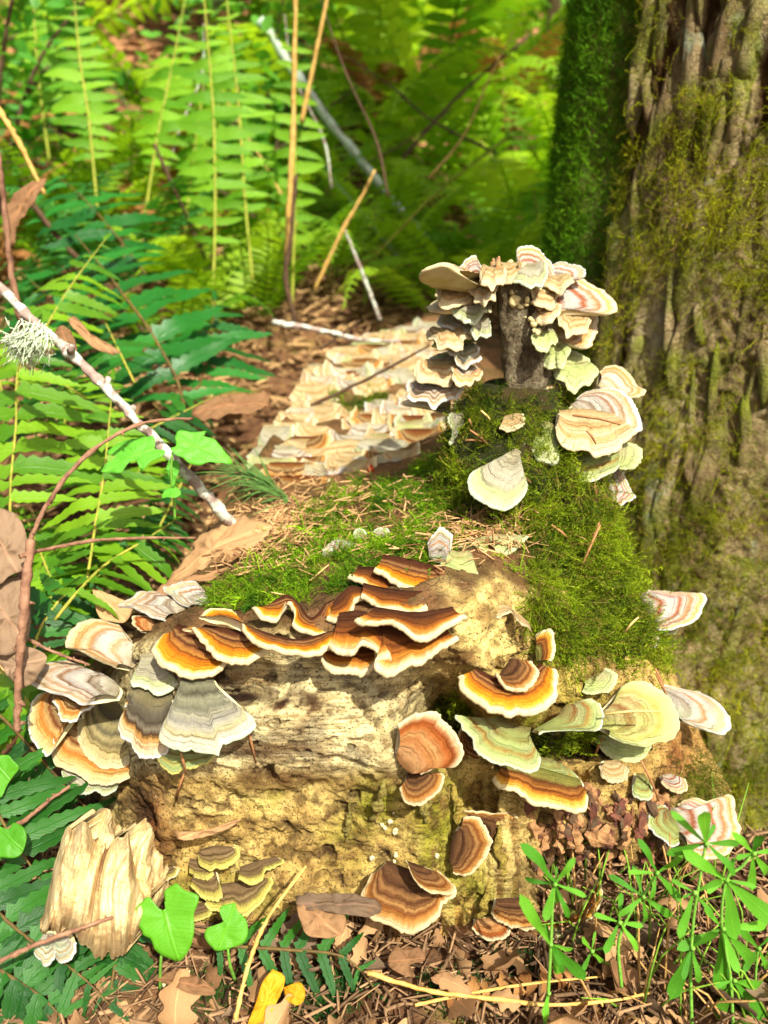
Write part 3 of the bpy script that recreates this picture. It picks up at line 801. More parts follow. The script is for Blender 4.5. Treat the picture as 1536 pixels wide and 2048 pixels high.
mesh_np('trunk', TP.reshape(-1, 3) - TR0, grid_faces(nth, nzt, wrap=True), TREEBARK, tree, attrs={'depth': dep - .75 * np.exp(-((A_ - gA - .10) / .10) ** 2) * sstep(.35, .55, Z_ + .1 * fbm(TP, 15, 3, 240)), 'moss': mossg})
TN = np.stack([np.cos(A_), np.sin(A_), 0 * A_ + .05], -1)

# loose bark plates lying over the furrows, each its own piece
rb_ = random.Random(5)
for q in range(170):
    a0 = rb_.uniform(-2.66, -1.75); z0 = rb_.uniform(-.12, .86)
    hh_, wa = rb_.uniform(.020, .075), rb_.uniform(.012, .042)
    na, nz_ = 7, 12
    aa = np.linspace(-1, 1, na); zz_ = np.linspace(-1, 1, nz_)
    AA, ZZ = np.meshgrid(aa, zz_, indexing='ij')
    wob = fbm(np.stack([AA * .8 + q, ZZ * 1.6, 0 * AA], -1), 1, 3, q)
    wid_ = (1 - np.abs(ZZ) ** 3 * .6) * (1 + .5 * wob)
    az = a0 + AA * wa * wid_ + .015 * np.sin(ZZ * 2 + q); zp = z0 + ZZ * hh_ * (1 + .2 * fbm(np.stack([AA + q, 0 * AA, 0 * AA], -1), 1, 2, q))
    edge_ = np.maximum(np.abs(AA), np.abs(ZZ)) ** 4
    base = np.interp(zp, [-.32, -.1, 0, .1, .25, .5, .9, 3, 7], [.38, .335, .315, .30, .278, .260, .248, .21, .12])
    rr = base + rb_.uniform(.003, .009) - .013 * edge_ + .0025 * fbm(np.stack([az * 30, zp * 60, 0 * az], -1), 1, 4, q)
    Pq = np.stack([TX + rr * np.cos(az), TY + rr * np.sin(az), zp], -1).reshape(-1, 3)
    mesh_np('bark_plate', Pq - TR0, grid_faces(na, nz_), TREEBARK, tree, attrs={'depth': np.full(na * nz_, rb_.uniform(.55, .95)), 'moss': np.clip(.42 + fbm(Pq, 30, 3, 251) * 1.7, 0, .9)})

# ------------------------------------------------------------------ moss: feathery shoots, three templates
def shoot(seed, nleaf=9, curl=.5, leaf=.16, wid=.022):
    r = random.Random(seed)
    m = MB()
    ns = 5
    pts = [np.array([math.sin(curl * t) * t * .8, r.uniform(-.03, .03) * t, t * (1 - .3 * curl * t)]) for t in np.linspace(0, 1, ns)]
    V = []
    for i, p in enumerate(pts):
        wd = wid * (1 - .7 * i / (ns - 1))
        V += [p + [0, -wd, 0], p + [0, wd, 0]]
    F = [[2 * i, 2 * i + 1, 2 * i + 3] for i in range(ns - 1)] + [[2 * i, 2 * i + 3, 2 * i + 2] for i in range(ns - 1)]
    m.add(np.array(V), np.array(F))
    for q in range(nleaf):
        t = .15 + .85 * q / nleaf
        i = min(ns - 2, int(t * (ns - 1))); f = t * (ns - 1) - i
        p = pts[i] * (1 - f) + pts[i + 1] * f
        d = nrm(pts[i + 1] - pts[i])
        sd = 1 if q % 2 else -1
        phi = r.uniform(0, 6.28)
        side = np.array([math.cos(phi) * .5, sd * 1.0, math.sin(phi) * .4])
        tip = p + leaf * (1.15 - .6 * t) * nrm(d * .8 + side)
        wv_ = np.cross(d, side); wv_ = nrm(wv_) * .02 + d * .018
        m.add(np.array([p - wv_, p + wv_, tip]), np.array([[0, 1, 2]]))
    return np.vstack(m.V), np.vstack(m.F)
SHOOTS = [shoot(i, 10, .3 + .35 * i, .17 + .03 * i) for i in range(3)]

def moss_on(name, pos, nor, lens, tints, parent, origin, lean=(.2, .9), droop=0.0, fat=1.0):
    n = len(pos)
    nn = nor + np.array([0, 0, -1.0]) * np.asarray(droop).reshape(-1, 1)
    M = frames(nn, RNG.uniform(0, 6.283, n), RNG.uniform(lean[0], lean[1], n))
    M = M * lens[:, None, None]
    M[:, :, :2] *= fat
    Vs, Fs, Cs, off = [], [], [], 0
    pick = RNG.integers(0, 3, n)
    for k in range(3):
        s = pick == k
        if not s.any(): continue
        TV, TF = SHOOTS[k]
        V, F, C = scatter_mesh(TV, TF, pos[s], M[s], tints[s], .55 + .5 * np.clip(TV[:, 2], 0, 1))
        Vs.append(V); Fs.append(F + off); Cs.append(C); off += len(V)
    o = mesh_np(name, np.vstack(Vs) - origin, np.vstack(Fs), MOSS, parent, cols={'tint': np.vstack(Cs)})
    return tag(o, kind='stuff')

def moss_tint(n, pos, a=(52, 84, 10), b=(134, 160, 24), cc=(92, 88, 30), f=30, seed=5):
    m = np.clip(.5 + .9 * fbm(pos, f, 3, seed) + RNG.normal(0, .16, n), 0, 1)[:, None]
    t = c(*a) * (1 - m) + c(*b) * m
    o = (RNG.random(n) < .14)[:, None]
    return np.where(o, c(*cc), t)

# moss on the top of the log
def in_poly(x, y, poly):
    poly = np.asarray(poly, float)
    ins = np.zeros(x.shape, bool)
    j = len(poly) - 1
    for i in range(len(poly)):
        xi, yi = poly[i]; xj, yj = poly[j]
        cnd = ((yi > y) != (yj > y)) & (x < (xj - xi) * (y - yi) / (yj - yi + 1e-9) + xi)
        ins ^= cnd; j = i
    return ins
LNn = grid_normals(LP)
flat = LP.reshape(-1, 3); fn = LNn.reshape(-1, 3)
fpx, fpy = PXg.ravel(), PYg.ravel()
pxj = fpx + 22 * fbm(flat, 40, 3, 201); pyj = fpy + 22 * fbm(flat, 40, 3, 202)
dense = in_poly(pxj, pyj, [(400,1205),(470,1150),(560,1110),(660,1095),(760,1085),(850,1095),(870,1130),(720,1180),(560,1215),(430,1225)])
semi = in_poly(pxj, pyj, [(640,1100),(660,1030),(720,990),(800,960),(880,900),(960,900),(960,1090),(860,1130),(760,1095)])
thin = in_poly(pxj, pyj, [(520,1120),(560,1060),(660,1000),(720,960),(860,960),(900,1060),(700,1110)])
hump = in_poly(pxj, pyj, [(900,860),(1240,960),(1290,1180),(1290,1300),(1220,1280),(1140,1240),(1080,1180),(980,1110),(900,1090)])
gap = in_poly(pxj, pyj, [(650,780),(760,770),(760,820),(660,830)])
wgt = 1.0 * dense + .75 * semi + .3 * thin + .9 * hump + .5 * gap
wgt = np.clip(wgt, 0, 1) * (sstep(-.15, .12, fbm(flat, 55, 4, 203)) * .97 + .03) * (np.repeat((np.arange(NS) > NS * .5)[None], NX, 0).ravel())
area = (np.linalg.norm(np.cross(np.gradient(LP, axis=0), np.gradient(LP, axis=1)), axis=-1)).ravel()
def pick_pts(prob, n):
    p = prob / prob.sum()
    return RNG.choice(len(prob), n, p=p)
ii = pick_pts(wgt * area * np.where(dense | thin, 1.0, .5) * (np.where(hump, .25, 1)), 30000)
jit = RNG.normal(0, .0006, (len(ii), 3))
pos = flat[ii] + jit
tl = RNG.gamma(3.2, .0020, len(ii)) + .001
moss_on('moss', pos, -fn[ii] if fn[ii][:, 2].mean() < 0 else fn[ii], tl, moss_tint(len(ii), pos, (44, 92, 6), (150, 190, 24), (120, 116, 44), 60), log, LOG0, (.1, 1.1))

# moss on the mound, hanging in front
MPf = MP.reshape(-1, 3); MNf = MNn.reshape(-1, 3)
mpx, mpy = proj(MPf)
vis = (MNf[:, 1] < .5)
keep = vis * (sstep(-.3, .15, fbm(MPf, 70, 3, 212)) * .8 + .2) * (1.0 - .2 * ((np.abs(mpx - 1060) < 60) & (mpy < 860))) * (sstep(-.5, .0, fbm(MPf, 40, 3, 211)) * .85 + .15)
marea = (np.linalg.norm(np.cross(np.gradient(MP, axis=0), np.gradient(MP, axis=1)), axis=-1)).ravel()
ii = pick_pts(keep * marea, 24000)
pos = MPf[ii] + RNG.normal(0, .0006, (len(ii), 3))
px_, py_ = proj(pos)
drp = np.where(py_ > 1080, .9, .25) + RNG.uniform(0, .3, len(ii))
tl = RNG.gamma(4, .0022, len(ii)) * np.where(py_ > 1100, 1.15, .9)
tn = moss_tint(len(ii), pos, (36, 66, 6), (156, 176, 26), (126, 118, 44), 55, 9)
rim = sstep(1190, 1250, px_ + (1100 - py_) * .25)[:, None]
tn = tn * (1 - .5 * rim) + c(152, 168, 24) * .5 * rim
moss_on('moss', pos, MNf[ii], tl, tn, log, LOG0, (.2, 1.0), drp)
# long hanging strands over the right of the face
hp, hn = [], []
for q in range(7500):
    x = random.uniform(1050, 1310); y = random.uniform(1000, 1300) - (x - 1180) * .05
    if x < 1085 and y > 1250: continue
    if q % 4 == 0 and abs(x - 1150) < 40: y += random.uniform(0, 60)
    h = cast(x, y)
    if h: hp.append(h[0] + h[1] * random.uniform(0, .004)); hn.append(h[1])
hp, hn = np.array(hp), np.array(hn)
moss_on('hanging_moss', hp, hn, RNG.uniform(.007, .019, len(hp)), moss_tint(len(hp), hp, (34, 62, 4), (156, 178, 24), (126, 116, 44), 70), log, LOG0, (.1, .8), RNG.uniform(.6, 2.0, len(hp)), .75)
# longer loose strands that break the carpet
hp, hn = [], []
for q in range(1500):
    x = random.uniform(900, 1310); y = random.uniform(900, 1310)
    if x < 1050 and y > 1100: continue
    h = cast(x, y)
    if h: hp.append(h[0] + h[1] * random.uniform(.001, .006)); hn.append(h[1])
hp, hn = np.array(hp), np.array(hn)
moss_on('hanging_moss', hp, hn, RNG.uniform(.014, .030, len(hp)), moss_tint(len(hp), hp, (70, 104, 8), (170, 186, 40), (146, 128, 60), 70), log, LOG0, (.3, 1.2), RNG.uniform(.4, 1.6, len(hp)), .5)
# thin moss at the right foot of the log
hp, hn = [], []
for q in range(1500):
    x = random.gauss(1415, 38); y = random.gauss(1575, 45)
    h = cast(x, y)
    if h: hp.append(h[0]); hn.append(h[1])
hp, hn = np.array(hp), np.array(hn)
moss_on('moss', hp, hn, RNG.uniform(.004, .009, len(hp)), moss_tint(len(hp), hp, (60, 70, 14), (120, 130, 26)), log, LOG0, (.2, 1.0), np.full(len(hp), .3))

# moss on the tree trunk: tufts, thick on the buttress
TPf = TP.reshape(-1, 3); TNf = TN.reshape(-1, 3); Af = A_.ravel(); depf = dep.ravel(); Zf = Z_.ravel()
tpx, tpy = proj(TPf)
facing = (Af > -math.pi * 1.05) & (Af < -math.pi * .2) & (tpx > 950) & (tpx < 1700) & (tpy > -150) & (tpy < 1800)
tuft = (.35 + .65 * sstep(-.15, .2, fbm(TPf, 14, 3, 221))) * sstep(-.12, .22, fbm(TPf * np.array([1, 1, .6]), 48, 4, 223)) + .06
tuft = tuft * (1 - .75 * np.exp(-((Af + 2.50) / .10) ** 2) * sstep(.42, .55, Zf))
collar = np.exp(-((Zf - (.40 + .03 * np.sin(Af * 5))) / .035) ** 2) * (Af > -2.6)
butt = sstep(.14, -.06, Af - gA.ravel() + .12 * fbm(TPf, 12, 3, 230)) * 1.3
lowm = sstep(.25, .05, Zf) * .35
prob = facing * (tuft * sstep(.3, .7, depf) + .7 * collar + butt + lowm)
tarea = (np.linalg.norm(np.cross(np.gradient(TP, axis=0), np.gradient(TP, axis=1)), axis=-1)).ravel()
ii = pick_pts(prob * tarea, 58000)
pos = TPf[ii] + RNG.normal(0, .002, (len(ii), 3))
pos = pos + TNf[ii] * (np.where(Af[ii] > -2.66, RNG.uniform(0, .011, len(ii)), 0) )[:, None]
isb = (Af[ii] < gA.ravel()[ii])[:, None]
tn = np.where(isb, moss_tint(len(ii), pos, (60, 116, 10), (120, 172, 24), (90, 120, 24), 14, 31), moss_tint(len(ii), pos, (100, 118, 14), (184, 184, 36), (160, 138, 78), 18, 33))
drp = np.where(isb[:, 0], .5, .5)
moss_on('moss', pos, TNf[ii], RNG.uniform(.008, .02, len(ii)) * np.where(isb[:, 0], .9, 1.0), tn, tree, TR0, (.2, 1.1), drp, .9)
# ------------------------------------------------------------------ bracket fungi
FR = {'A': (0, 1100, 550 / 1536), 'B': (300, 980, 650 / 1536), 'C': (750, 1050, 786 / 1536), 'D': (780, 450, 570 / 1536),
      'E': (380, 560, 620 / 1536), 'G': (0, 1550, .5), 'H': (680, 1550, 856 / 1536), 'P': (0, 0, 1.0)}
NT, NRIM, NB = 18, 5, 7
def bracket(label, fr, base, edge, mat, N=(0, -.5, .85), lift=0.0, Y=None, th=.0019, ruf=.0009, dome=.10, group=None, nu=56, rimk=None, crink=1.0, name='bracket_fungus', zmin=0.0):
    ox, oy, s = FR[fr]
    bp = [(ox + x * s, oy + y * s) for x, y in base]
    ep = [(ox + x * s, oy + y * s) for x, y in edge]
    N = nrm(N)
    # seat on the log
    hits = []
    if Y is None:
        for p in bp:
            h = cast(*p)
            if h: hits.append(h[0])
    if hits:
        d0 = np.median([np.dot(h - CAM, [0, CP, -SP]) for h in hits])
    else:
        yy = Y if Y is not None else .45
        q = at(*np.mean(bp, 0), yy); d0 = np.dot(q - CAM, [0, CP, -SP])
    d0 -= lift
    A = CAM + ray(*np.mean(bp, 0)) * d0
    def onplane(p):
        r = ray(*p)
        den = np.dot(r, N)
        if abs(den) < .05: den = .05 * (1 if den >= 0 else -1)
        t = np.dot(A - CAM, N) / den
        t = d0 + np.clip(t - d0, -.055, .055)
        return CAM + r * t
    B3 = np.array([onplane(p) for p in bp]); E3 = np.array([onplane(p) for p in ep])
    seed = int(abs(bp[0][0] * 7 + bp[0][1] * 13)) % 9999
    E = resample(E3, nu)
    Bc = resample(B3, nu) if len(B3) > 1 else np.repeat(B3, nu, 0)
    # match direction of base and edge
    if np.linalg.norm(Bc[0] - E[0]) + np.linalg.norm(Bc[-1] - E[-1]) > np.linalg.norm(Bc[0] - E[-1]) + np.linalg.norm(Bc[-1] - E[0]):
        Bc = Bc[::-1]
    size = np.median(np.linalg.norm(E - Bc, axis=1)) + 1e-4
    dirv = (E - Bc); dirv /= np.linalg.norm(dirv, axis=1)[:, None] + 1e-9
    ctr = (E.mean(0) - Bc.mean(0)); ctr = nrm(ctr)
    # small natural lobes of the margin
    lob = fbm(E, 230, 3, seed) * .0017 * crink + fbm(E, 900, 2, seed + 1) * .0007 * crink
    E = E + dirv * lob[:, None]
    rufw = fbm(E, 95, 3, seed + 2)[:, None] * N * ruf * 2.0
    t = np.linspace(0, 1, NT)
    # push the foot a little into the wood so the cap grows out of it
    foot = -ctr * min(.006, size * .2) - N * .001
    P = Bc[:, None, :] * (1 - t)[None, :, None] + E[:, None, :] * t[None, :, None] + foot[None, None, :] * ((1 - t) ** 3)[None, :, None]
    prof = dome * size * (np.sin(np.pi * np.clip(t, 0, 1) ** .8) * .8) 
    step = .00035 * np.sin(t * 34 + seed)
    P = P + N * (prof + step)[None, :, None] + rufw[:, None, :] * (t ** 1.5)[None, :, None]
    P = P + N * (fbm(P, 300, 2, seed + 3) * .0004)[..., None]
    thick = th * (1.0 + 1.0 * (1 - t)) * np.clip(1.25 - .45 * t, .6, 2)
    # underside
    tb = np.linspace(1, 0, NB)
    top_edge = P[:, -1]
    rimpts = []
    for a in np.linspace(0, np.pi, NRIM + 2)[1:-1]:
        rimpts.append(top_edge + dirv * (math.sin(a) * th * .62) - N * ((1 - math.cos(a)) * th * .5))
    und_edge = top_edge - N * th
    Bl = Bc + foot - N * th * 2.6
    UND = und_edge[:, None, :] * tb[None, :, None] + Bl[:, None, :] * (1 - tb)[None, :, None] - N * (th * .5 * np.sin(np.pi * tb))[None, :, None]
    RIMG = np.stack([P[:, -2] * .14 + P[:, -1] * .86 + N * .00016] + [top_edge + N * .00012] + rimpts + [und_edge], 1)
    uu = np.linspace(0, 1, nu)
    alen = np.linalg.norm(np.diff(E, axis=0), axis=1).sum()
    al = np.repeat((uu * alen / .05)[:, None], NT, 1)
    zz = zmin + (1 - zmin) * np.repeat(t[None], nu, 0)
    flip = np.dot(np.cross(P[nu // 2 + 1, NT // 2] - P[nu // 2, NT // 2], P[nu // 2, NT // 2 + 1] - P[nu // 2, NT // 2]), N) < 0
    def gf(n, m):
        f = grid_faces(n, m)
        return f[:, ::-1] if flip else f
    root = thing(name, label, 'fungus', A, group)
    mesh_np('cap', (P - A).reshape(-1, 3), gf(nu, NT), Z[mat], root, attrs={'zone': zz, 'along': al})
    mesh_np('margin', (RIMG - A).reshape(-1, 3), gf(nu, RIMG.shape[1]), RIM[rimk or RIMOF[mat]], root)
    mesh_np('pore_surface', (UND - A).reshape(-1, 3), gf(nu, NB), PORE, root)
    return root

gL, gR_, gS, gM, gB_ = 'fan brackets at the left end of the log', 'ruffled row along the ledge', 'brackets on and below the stub', 'brackets on the right half of the face', 'small brackets at the foot of the face'
NF = (0, -.72, .68)
br = bracket
# left end cluster (upper ones overlap the lower ones)
br('broad grey green fan, rightmost and palest of the left end cluster', 'A', [(1020,770),(1110,745),(1200,775)], [(975,830),(930,930),(895,1000),(905,1060),(960,1100),(1080,1110),(1180,1125),(1215,1138),(1240,1080),(1330,1045),(1400,1000),(1412,950),(1385,908),(1330,915),(1275,850)], 'greygreen', NF, .022, group=gL)
br('narrow grey fan with fringed orange and white edge, left of the broad fan', 'A', [(730,800),(830,785),(950,830)], [(700,860),(735,915),(665,945),(680,1035),(730,1060),(755,1130),(830,1150),(890,1140),(935,1108),(965,1000),(985,900)], 'greybrown', NF, .016, group=gL)
br('round olive fan with many dark rings in the middle of the left end cluster', 'A', [(600,835),(660,835),(720,860)], [(500,860),(452,920),(437,1000),(440,1070),(480,1140),(530,1190),(600,1215),(680,1200),(760,1170),(770,1130),(745,1050),(730,960)], 'olive', NF, .012, group=gL)
br('wide ochre shelf with a pale yellow edge lying under the round olive fan', 'A', [(370,930),(560,1010),(800,1130)], [(320,990),(295,1060),(292,1120),(310,1190),(370,1225),(440,1240),(500,1288),(600,1302),(700,1275),(770,1225),(830,1165)], 'ochre', NF, .005, group=gL)
br('pale disc with a rusty centre at the far left of the left end cluster', 'A', [(330,800),(400,870),(420,960)], [(300,790),(220,810),(175,880),(165,980),(200,1080),(260,1138),(300,1110),(312,1040),(335,950)], 'ochre', NF, .010, Y=.45, group=gL, rimk='white')
br('small curled flap with golden stripes above the ochre shelf', 'A', [(350,815),(500,850)], [(297,840),(325,870),(330,920),(370,955),(420,950),(450,905),(520,860)], 'ochre', (0, -.6, .8), .018, Y=.445, group=gL, rimk='white')
br('long white fan with grey bands reaching furthest to the upper left', 'A', [(590,720),(620,760),(600,810)], [(560,690),(450,660),(385,620),(330,622),(200,640),(112,682),(103,712),(180,750),(300,800),(370,812),(470,860),(530,835)], 'whitebands', (-.1, -.5, .86), .020, Y=.44, group=gL, dome=.16)
br('peach and white ribbed fan standing above the long white fan', 'A', [(730,530),(750,580),(700,640)], [(700,470),(665,420),(600,400),(560,385),(470,395),(400,440),(374,500),(378,545),(440,560),(520,600),(590,630),(650,655)], 'peach', (-.1, -.55, .8), .008, group=gL, dome=.14)
br('lowest pale grey lobe hanging under the ochre shelf', 'A', [(360,1200),(520,1270),(690,1265)], [(345,1230),(370,1290),(420,1340),(480,1355),(540,1335),(580,1360),(640,1345),(660,1295)], 'mint', NF, .0, Y=.43, group=gL)
br('small ash grey bracket with a crumpled foot above the narrow grey fan', 'A', [(790,610),(860,600),(890,650)], [(780,660),(740,700),(745,745),(830,770),(870,800),(940,790),(990,740),(960,705),(900,690),(885,670)], 'mint', (.1, -.6, .75), .014, group=gL)
br('white and brown banded fan behind the peach fan by the triangular dead leaf', 'A', [(960,290),(990,320),(970,350)], [(900,240),(850,228),(780,230),(730,262),(665,310),(740,320),(800,340),(850,370),(920,383)], 'whitebands', (-.1, -.5, .85), .004, Y=.46, group=gL)
br('curled pale green and white fan at the upper end of the left cluster', 'A', [(1110,300),(1160,285)], [(1140,230),(1090,182),(1000,188),(950,203),(912,208),(925,235),(970,262),(1010,300),(1060,312)], 'bluewhite', (-.1, -.6, .8), .004, group=gL)
br('yellow green tongue peeping out below the broad grey green fan', 'A', [(900,1110),(1050,1110),(1190,1110)], [(880,1160),(910,1210),(970,1240),(1020,1225),(1080,1215),(1150,1180),(1200,1140)], 'green', NF, .006, group=gL, rimk='yellow')
br('thin tan bracket flake on the bark above the peach fan', 'A', [(850,400),(860,450)], [(830,375),(780,368),(740,372),(745,410),(790,455)], 'tan', (-.1, -.6, .8), .004, group=gL)

# the ruffled orange row on the ledge
NR = (0, -.42, .9)
br('leftmost orange plate of the ruffled row, round with a dark brown heart', 'B', [(110,650),(240,700),(330,760)], [(70,675),(35,710),(22,745),(45,800),(110,838),(220,864),(300,852),(352,805)], 'orange', NR, .010, group=gR_, dome=-.16, th=.0036)
br('second orange plate of the ruffled row with an upturned left lip', 'B', [(250,650),(350,665),(480,690)], [(165,650),(215,650),(255,700),(310,770),(390,803),(470,795),(545,748)], 'orange', NR, .016, group=gR_, dome=-.16, th=.0036)
br('longest plate of the ruffled row, swept from an upturned left lip to the middle', 'B', [(330,590),(500,660),(680,705),(850,665)], [(248,592),(290,562),(375,570),(430,610),(470,680),(540,722),(650,752),(770,768),(830,735),(870,700),(898,672)], 'orange', NR, .018, group=gR_, dome=-.16, th=.0036, ruf=.002)
br('pleated orange plate folded like an M above the longest plate', 'B', [(560,545),(640,500),(700,540),(760,610),(830,540),(870,520)], [(495,555),(530,590),(600,600),(640,540),(665,530),(690,580),(680,635),(740,660),(800,678),(845,640),(850,580),(880,545),(905,550)], 'orange', (0, -.55, .83), .020, group=gR_, dome=-.16, th=.0036, ruf=.002)
br('wavy cream edged plate rising between the M fold and the upper plates', 'B', [(870,540),(905,500),(960,460),(1060,490)], [(840,590),(880,608),(930,590),(955,540),(975,500),(1030,512),(1080,552),(1135,558)], 'brown', (0, -.5, .86), .017, group=gR_, dome=-.16, th=.0036, ruf=.002)
br('boat shaped plate with a thick cream rim below the highest orange plate', 'B', [(980,372),(1100,385),(1240,450)], [(948,398),(1000,425),(1060,470),(1130,503),(1200,518),(1262,488)], 'brown', (0, -.5, .86), .018, group=gR_, dome=-.14, th=.0038)
br('highest orange plate of the ruffled row, bright amber with a swollen right end', 'B', [(1100,320),(1220,340),(1390,385)], [(1062,370),(1115,390),(1180,440),(1255,468),(1330,478),(1400,455),(1425,425)], 'orange', (0, -.5, .86), .022, group=gR_, dome=-.14, th=.0038)
br('rust brown plate tucked under the boat shaped plate', 'B', [(1010,450),(1150,480),(1290,490)], [(1000,490),(1060,530),(1100,558),(1180,556),(1250,580),(1300,552),(1312,515)], 'brown', (0, -.45, .9), .010, group=gR_, dome=-.12, th=.0036)
br('rightmost plate of the ruffled row, white lipped with two rusty waves', 'B', [(1060,560),(1250,585),(1430,560)], [(980,602),(1040,628),(1130,618),(1200,650),(1280,680),(1350,668),(1420,622),(1487,590)], 'brown', (0, -.42, .9), .022, group=gR_, dome=-.16, th=.0036, ruf=.002)
br('dark brown hollow plate in the middle of the row, glistening with droplets', 'B', [(890,600),(1000,590),(1120,650)], [(850,715),(900,750),(960,762),(1000,712),(1060,740),(1140,792)], 'brown', (0, -.42, .9), .012, group=gR_, dome=-.16, th=.0036, ruf=.002)
br('deep brown plate with a notched cream rim, lowest on the right of the row', 'B', [(1080,640),(1250,620),(1400,660)], [(1130,765),(1065,800),(1100,850),(1150,860),(1220,822),(1300,790),(1370,730),(1447,688)], 'brown', (0, -.42, .9), .014, group=gR_, dome=-.16, th=.0036)
br('lowest brown plate of the row with a broad cream rim, hanging under the notched plate', 'B', [(840,735),(950,725),(1060,745)], [(812,790),(850,830),(920,845),(1020,848),(1062,808)], 'brown', (0, -.42, .9), .012, group=gR_, dome=-.12, th=.0038)
gT = 'little pale brackets on the mossy top'
br('small blue grey bracket with a brown end lying on the moss behind the row', 'B', [(900,235),(1000,262),(1050,275)], [(870,238),(820,285),(850,315),(900,305),(930,268),(1000,290),(1045,312)], 'bluewhite', (0, -.6, .8), .006, group=gT)
br('tiny round grey cap standing on the bright moss behind the row', 'B', [(980,240),(1015,235)], [(965,225),(962,200),(990,188),(1018,205),(1022,228)], 'mint', (0, -.85, .5), .005, group=gT)
br('tiny oval pale cap on the moss, right of the round grey cap', 'B', [(1060,212),(1100,220)], [(1050,205),(1080,182),(1115,182),(1132,200),(1120,215)], 'mint', (0, -.75, .65), .005, group=gT)
br('upright grey folded flap on the moss right of the amber plate', 'C', [(215,115),(240,130),(280,125)], [(205,75),(250,18),(288,32),(300,60),(290,105)], 'bluewhite', (-.2, -.85, .5), .012, group=gT)
br('frilly cream ruffle edged in pale green at the front of the mossy hump', 'C', [(350,65),(450,45),(570,45)], [(300,92),(350,112),(430,106),(445,72),(480,100),(520,106),(560,76),(598,42)], 'palegreen', (0, -.5, .86), .014, group=gT, ruf=.002)
br('flat lime green shelf at the front of the moss, right end of the orange row', 'C', [(280,105),(330,120),(375,115)], [(245,175),(300,200),(350,240),(410,222),(402,190)], 'palegreen', (0, -.7, .7), .012, group=gT)

# right half of the face
br('thick amber crescent with a pale rim on the bulge right of centre', 'C', [(400,575),(520,620),(650,560)], [(345,585),(352,630),(400,680),(470,715),(560,728),(640,715),(690,672),(703,610),(690,562)], 'orange', (0, -.5, .86), .020, group=gM, th=.0045)
br('small brown ringed cap standing inside the amber crescent', 'C', [(500,590),(545,530)], [(478,580),(500,622),(560,642),(610,622),(627,570),(605,530)], 'velvet', (0, -.7, .7), .030, group=gM, th=.003)
br('orange ochre lobe standing upright behind the amber crescent', 'C', [(635,480),(640,520)], [(630,440),(660,420),(688,425),(692,480),(680,530)], 'mustard', (-.2, -.8, .5), .016, group=gM, th=.003)
br('tan ear shaped fan with a white upper rim at the mouth of the hollow', 'C', [(110,880),(130,920),(170,955)], [(92,790),(150,748),(230,738),(262,770),(320,830),(332,900),(310,945),(240,950),(180,978)], 'tan', (.05, -.93, .35), .020, group=gM)
br('little brown twin capped bracket below the tan ear', 'C', [(135,985),(190,985)], [(103,1020),(112,1060),(170,1090),(210,1060),(260,1022),(255,970),(225,965)], 'velvet', (0, -.7, .7), .014, group=gM)
br('pale green saddle with orange rings sweeping under the amber crescent', 'C', [(470,770),(530,800),(600,815)], [(322,742),(348,790),(385,830),(402,880),(470,920),(560,950),(610,962),(645,922),(638,890),(600,862)], 'green', (0, -.62, .78), .032, Y=.405, group=gM, dome=.04)
br('thin green neck and ringed lobe joining the saddle to the lime rosette', 'C', [(640,800),(735,745),(765,705)], [(640,812),(700,802),(800,802),(865,803),(888,765),(880,712),(835,682),(790,690)], 'green', (0, -.66, .75), .026, group=gM, dome=.05)
br('large lime green rosette with cream and tan rings right of the hollow', 'C', [(905,735),(925,760),(915,790)], [(930,690),(970,630),(1040,612),(1110,640),(1160,700),(1188,770),(1170,830),(1100,850),(1050,866),(970,845),(915,818)], 'limeband', (.05, -.75, .66), .022, group=gM)
br('yellow green skirt hanging beneath the lime rosette', 'C', [(900,820),(1000,845),(1080,840)], [(850,835),(900,880),(930,905),(1000,922),(1050,905),(1085,862)], 'palegreen', (0, -.7, .7), .012, group=gM)
br('bluish white tongue with orange rings jutting right towards the trunk', 'C', [(1130,650),(1150,700),(1165,745)], [(1130,622),(1200,640),(1260,652),(1330,690),(1382,750),(1380,800),(1352,815),(1280,795),(1200,765)], 'bluewhite', (.1, -.6, .78), .006, Y=.455, group=gM, dome=.05)
br('white fan with rust brown bands jutting from the mossy edge against the trunk', 'C', [(1060,270),(1075,320),(1090,365)], [(1068,256),(1150,258),(1280,268),(1283,320),(1250,370),(1180,400),(1110,402),(1088,378)], 'rustwhite', (.05, -.62, .78), .004, Y=.50, group=gM, rimk='white', dome=.04)
br('pale underside lobe just beneath the rust banded white fan', 'C', [(1090,380),(1120,390)], [(1085,385),(1110,415),(1150,425),(1182,405)], 'palegreen', (0, -.6, .8), .0, Y=.505, group=gM)
br('small white shell with a rusty centre below the rust banded fan', 'C', [(1000,425),(1050,418)], [(985,440),(1020,470),(1060,477),(1105,465),(1100,430),(1060,414)], 'rustwhite', (0, -.6, .8), .004, Y=.48, group=gM, rimk='white')
br('mustard ruffled shelf with an orange edge below the green saddle', 'C', [(510,935),(640,965),(800,1010)], [(465,985),(500,1020),(550,1025),(600,1070),(660,1085),(720,1095),(780,1115),(822,1095),(826,1050)], 'mustard', (0, -.55, .83), .016, group=gM, th=.0036, ruf=.0018)
br('dull green cap overlapping the top of the mustard shelf', 'C', [(640,920),(700,925)], [(605,950),(660,1000),(740,1018),(812,1018),(790,980),(745,945)], 'green', (0, -.6, .8), .024, group=gM, th=.002)
br('shaded brown bracket tucked in the dark hollow left of the green saddle', 'C', [(360,800),(400,870)], [(335,795),(325,850),(345,910),(400,930),(440,910)], 'velvet', (-.1, -.8, .5), .012, group=gM)
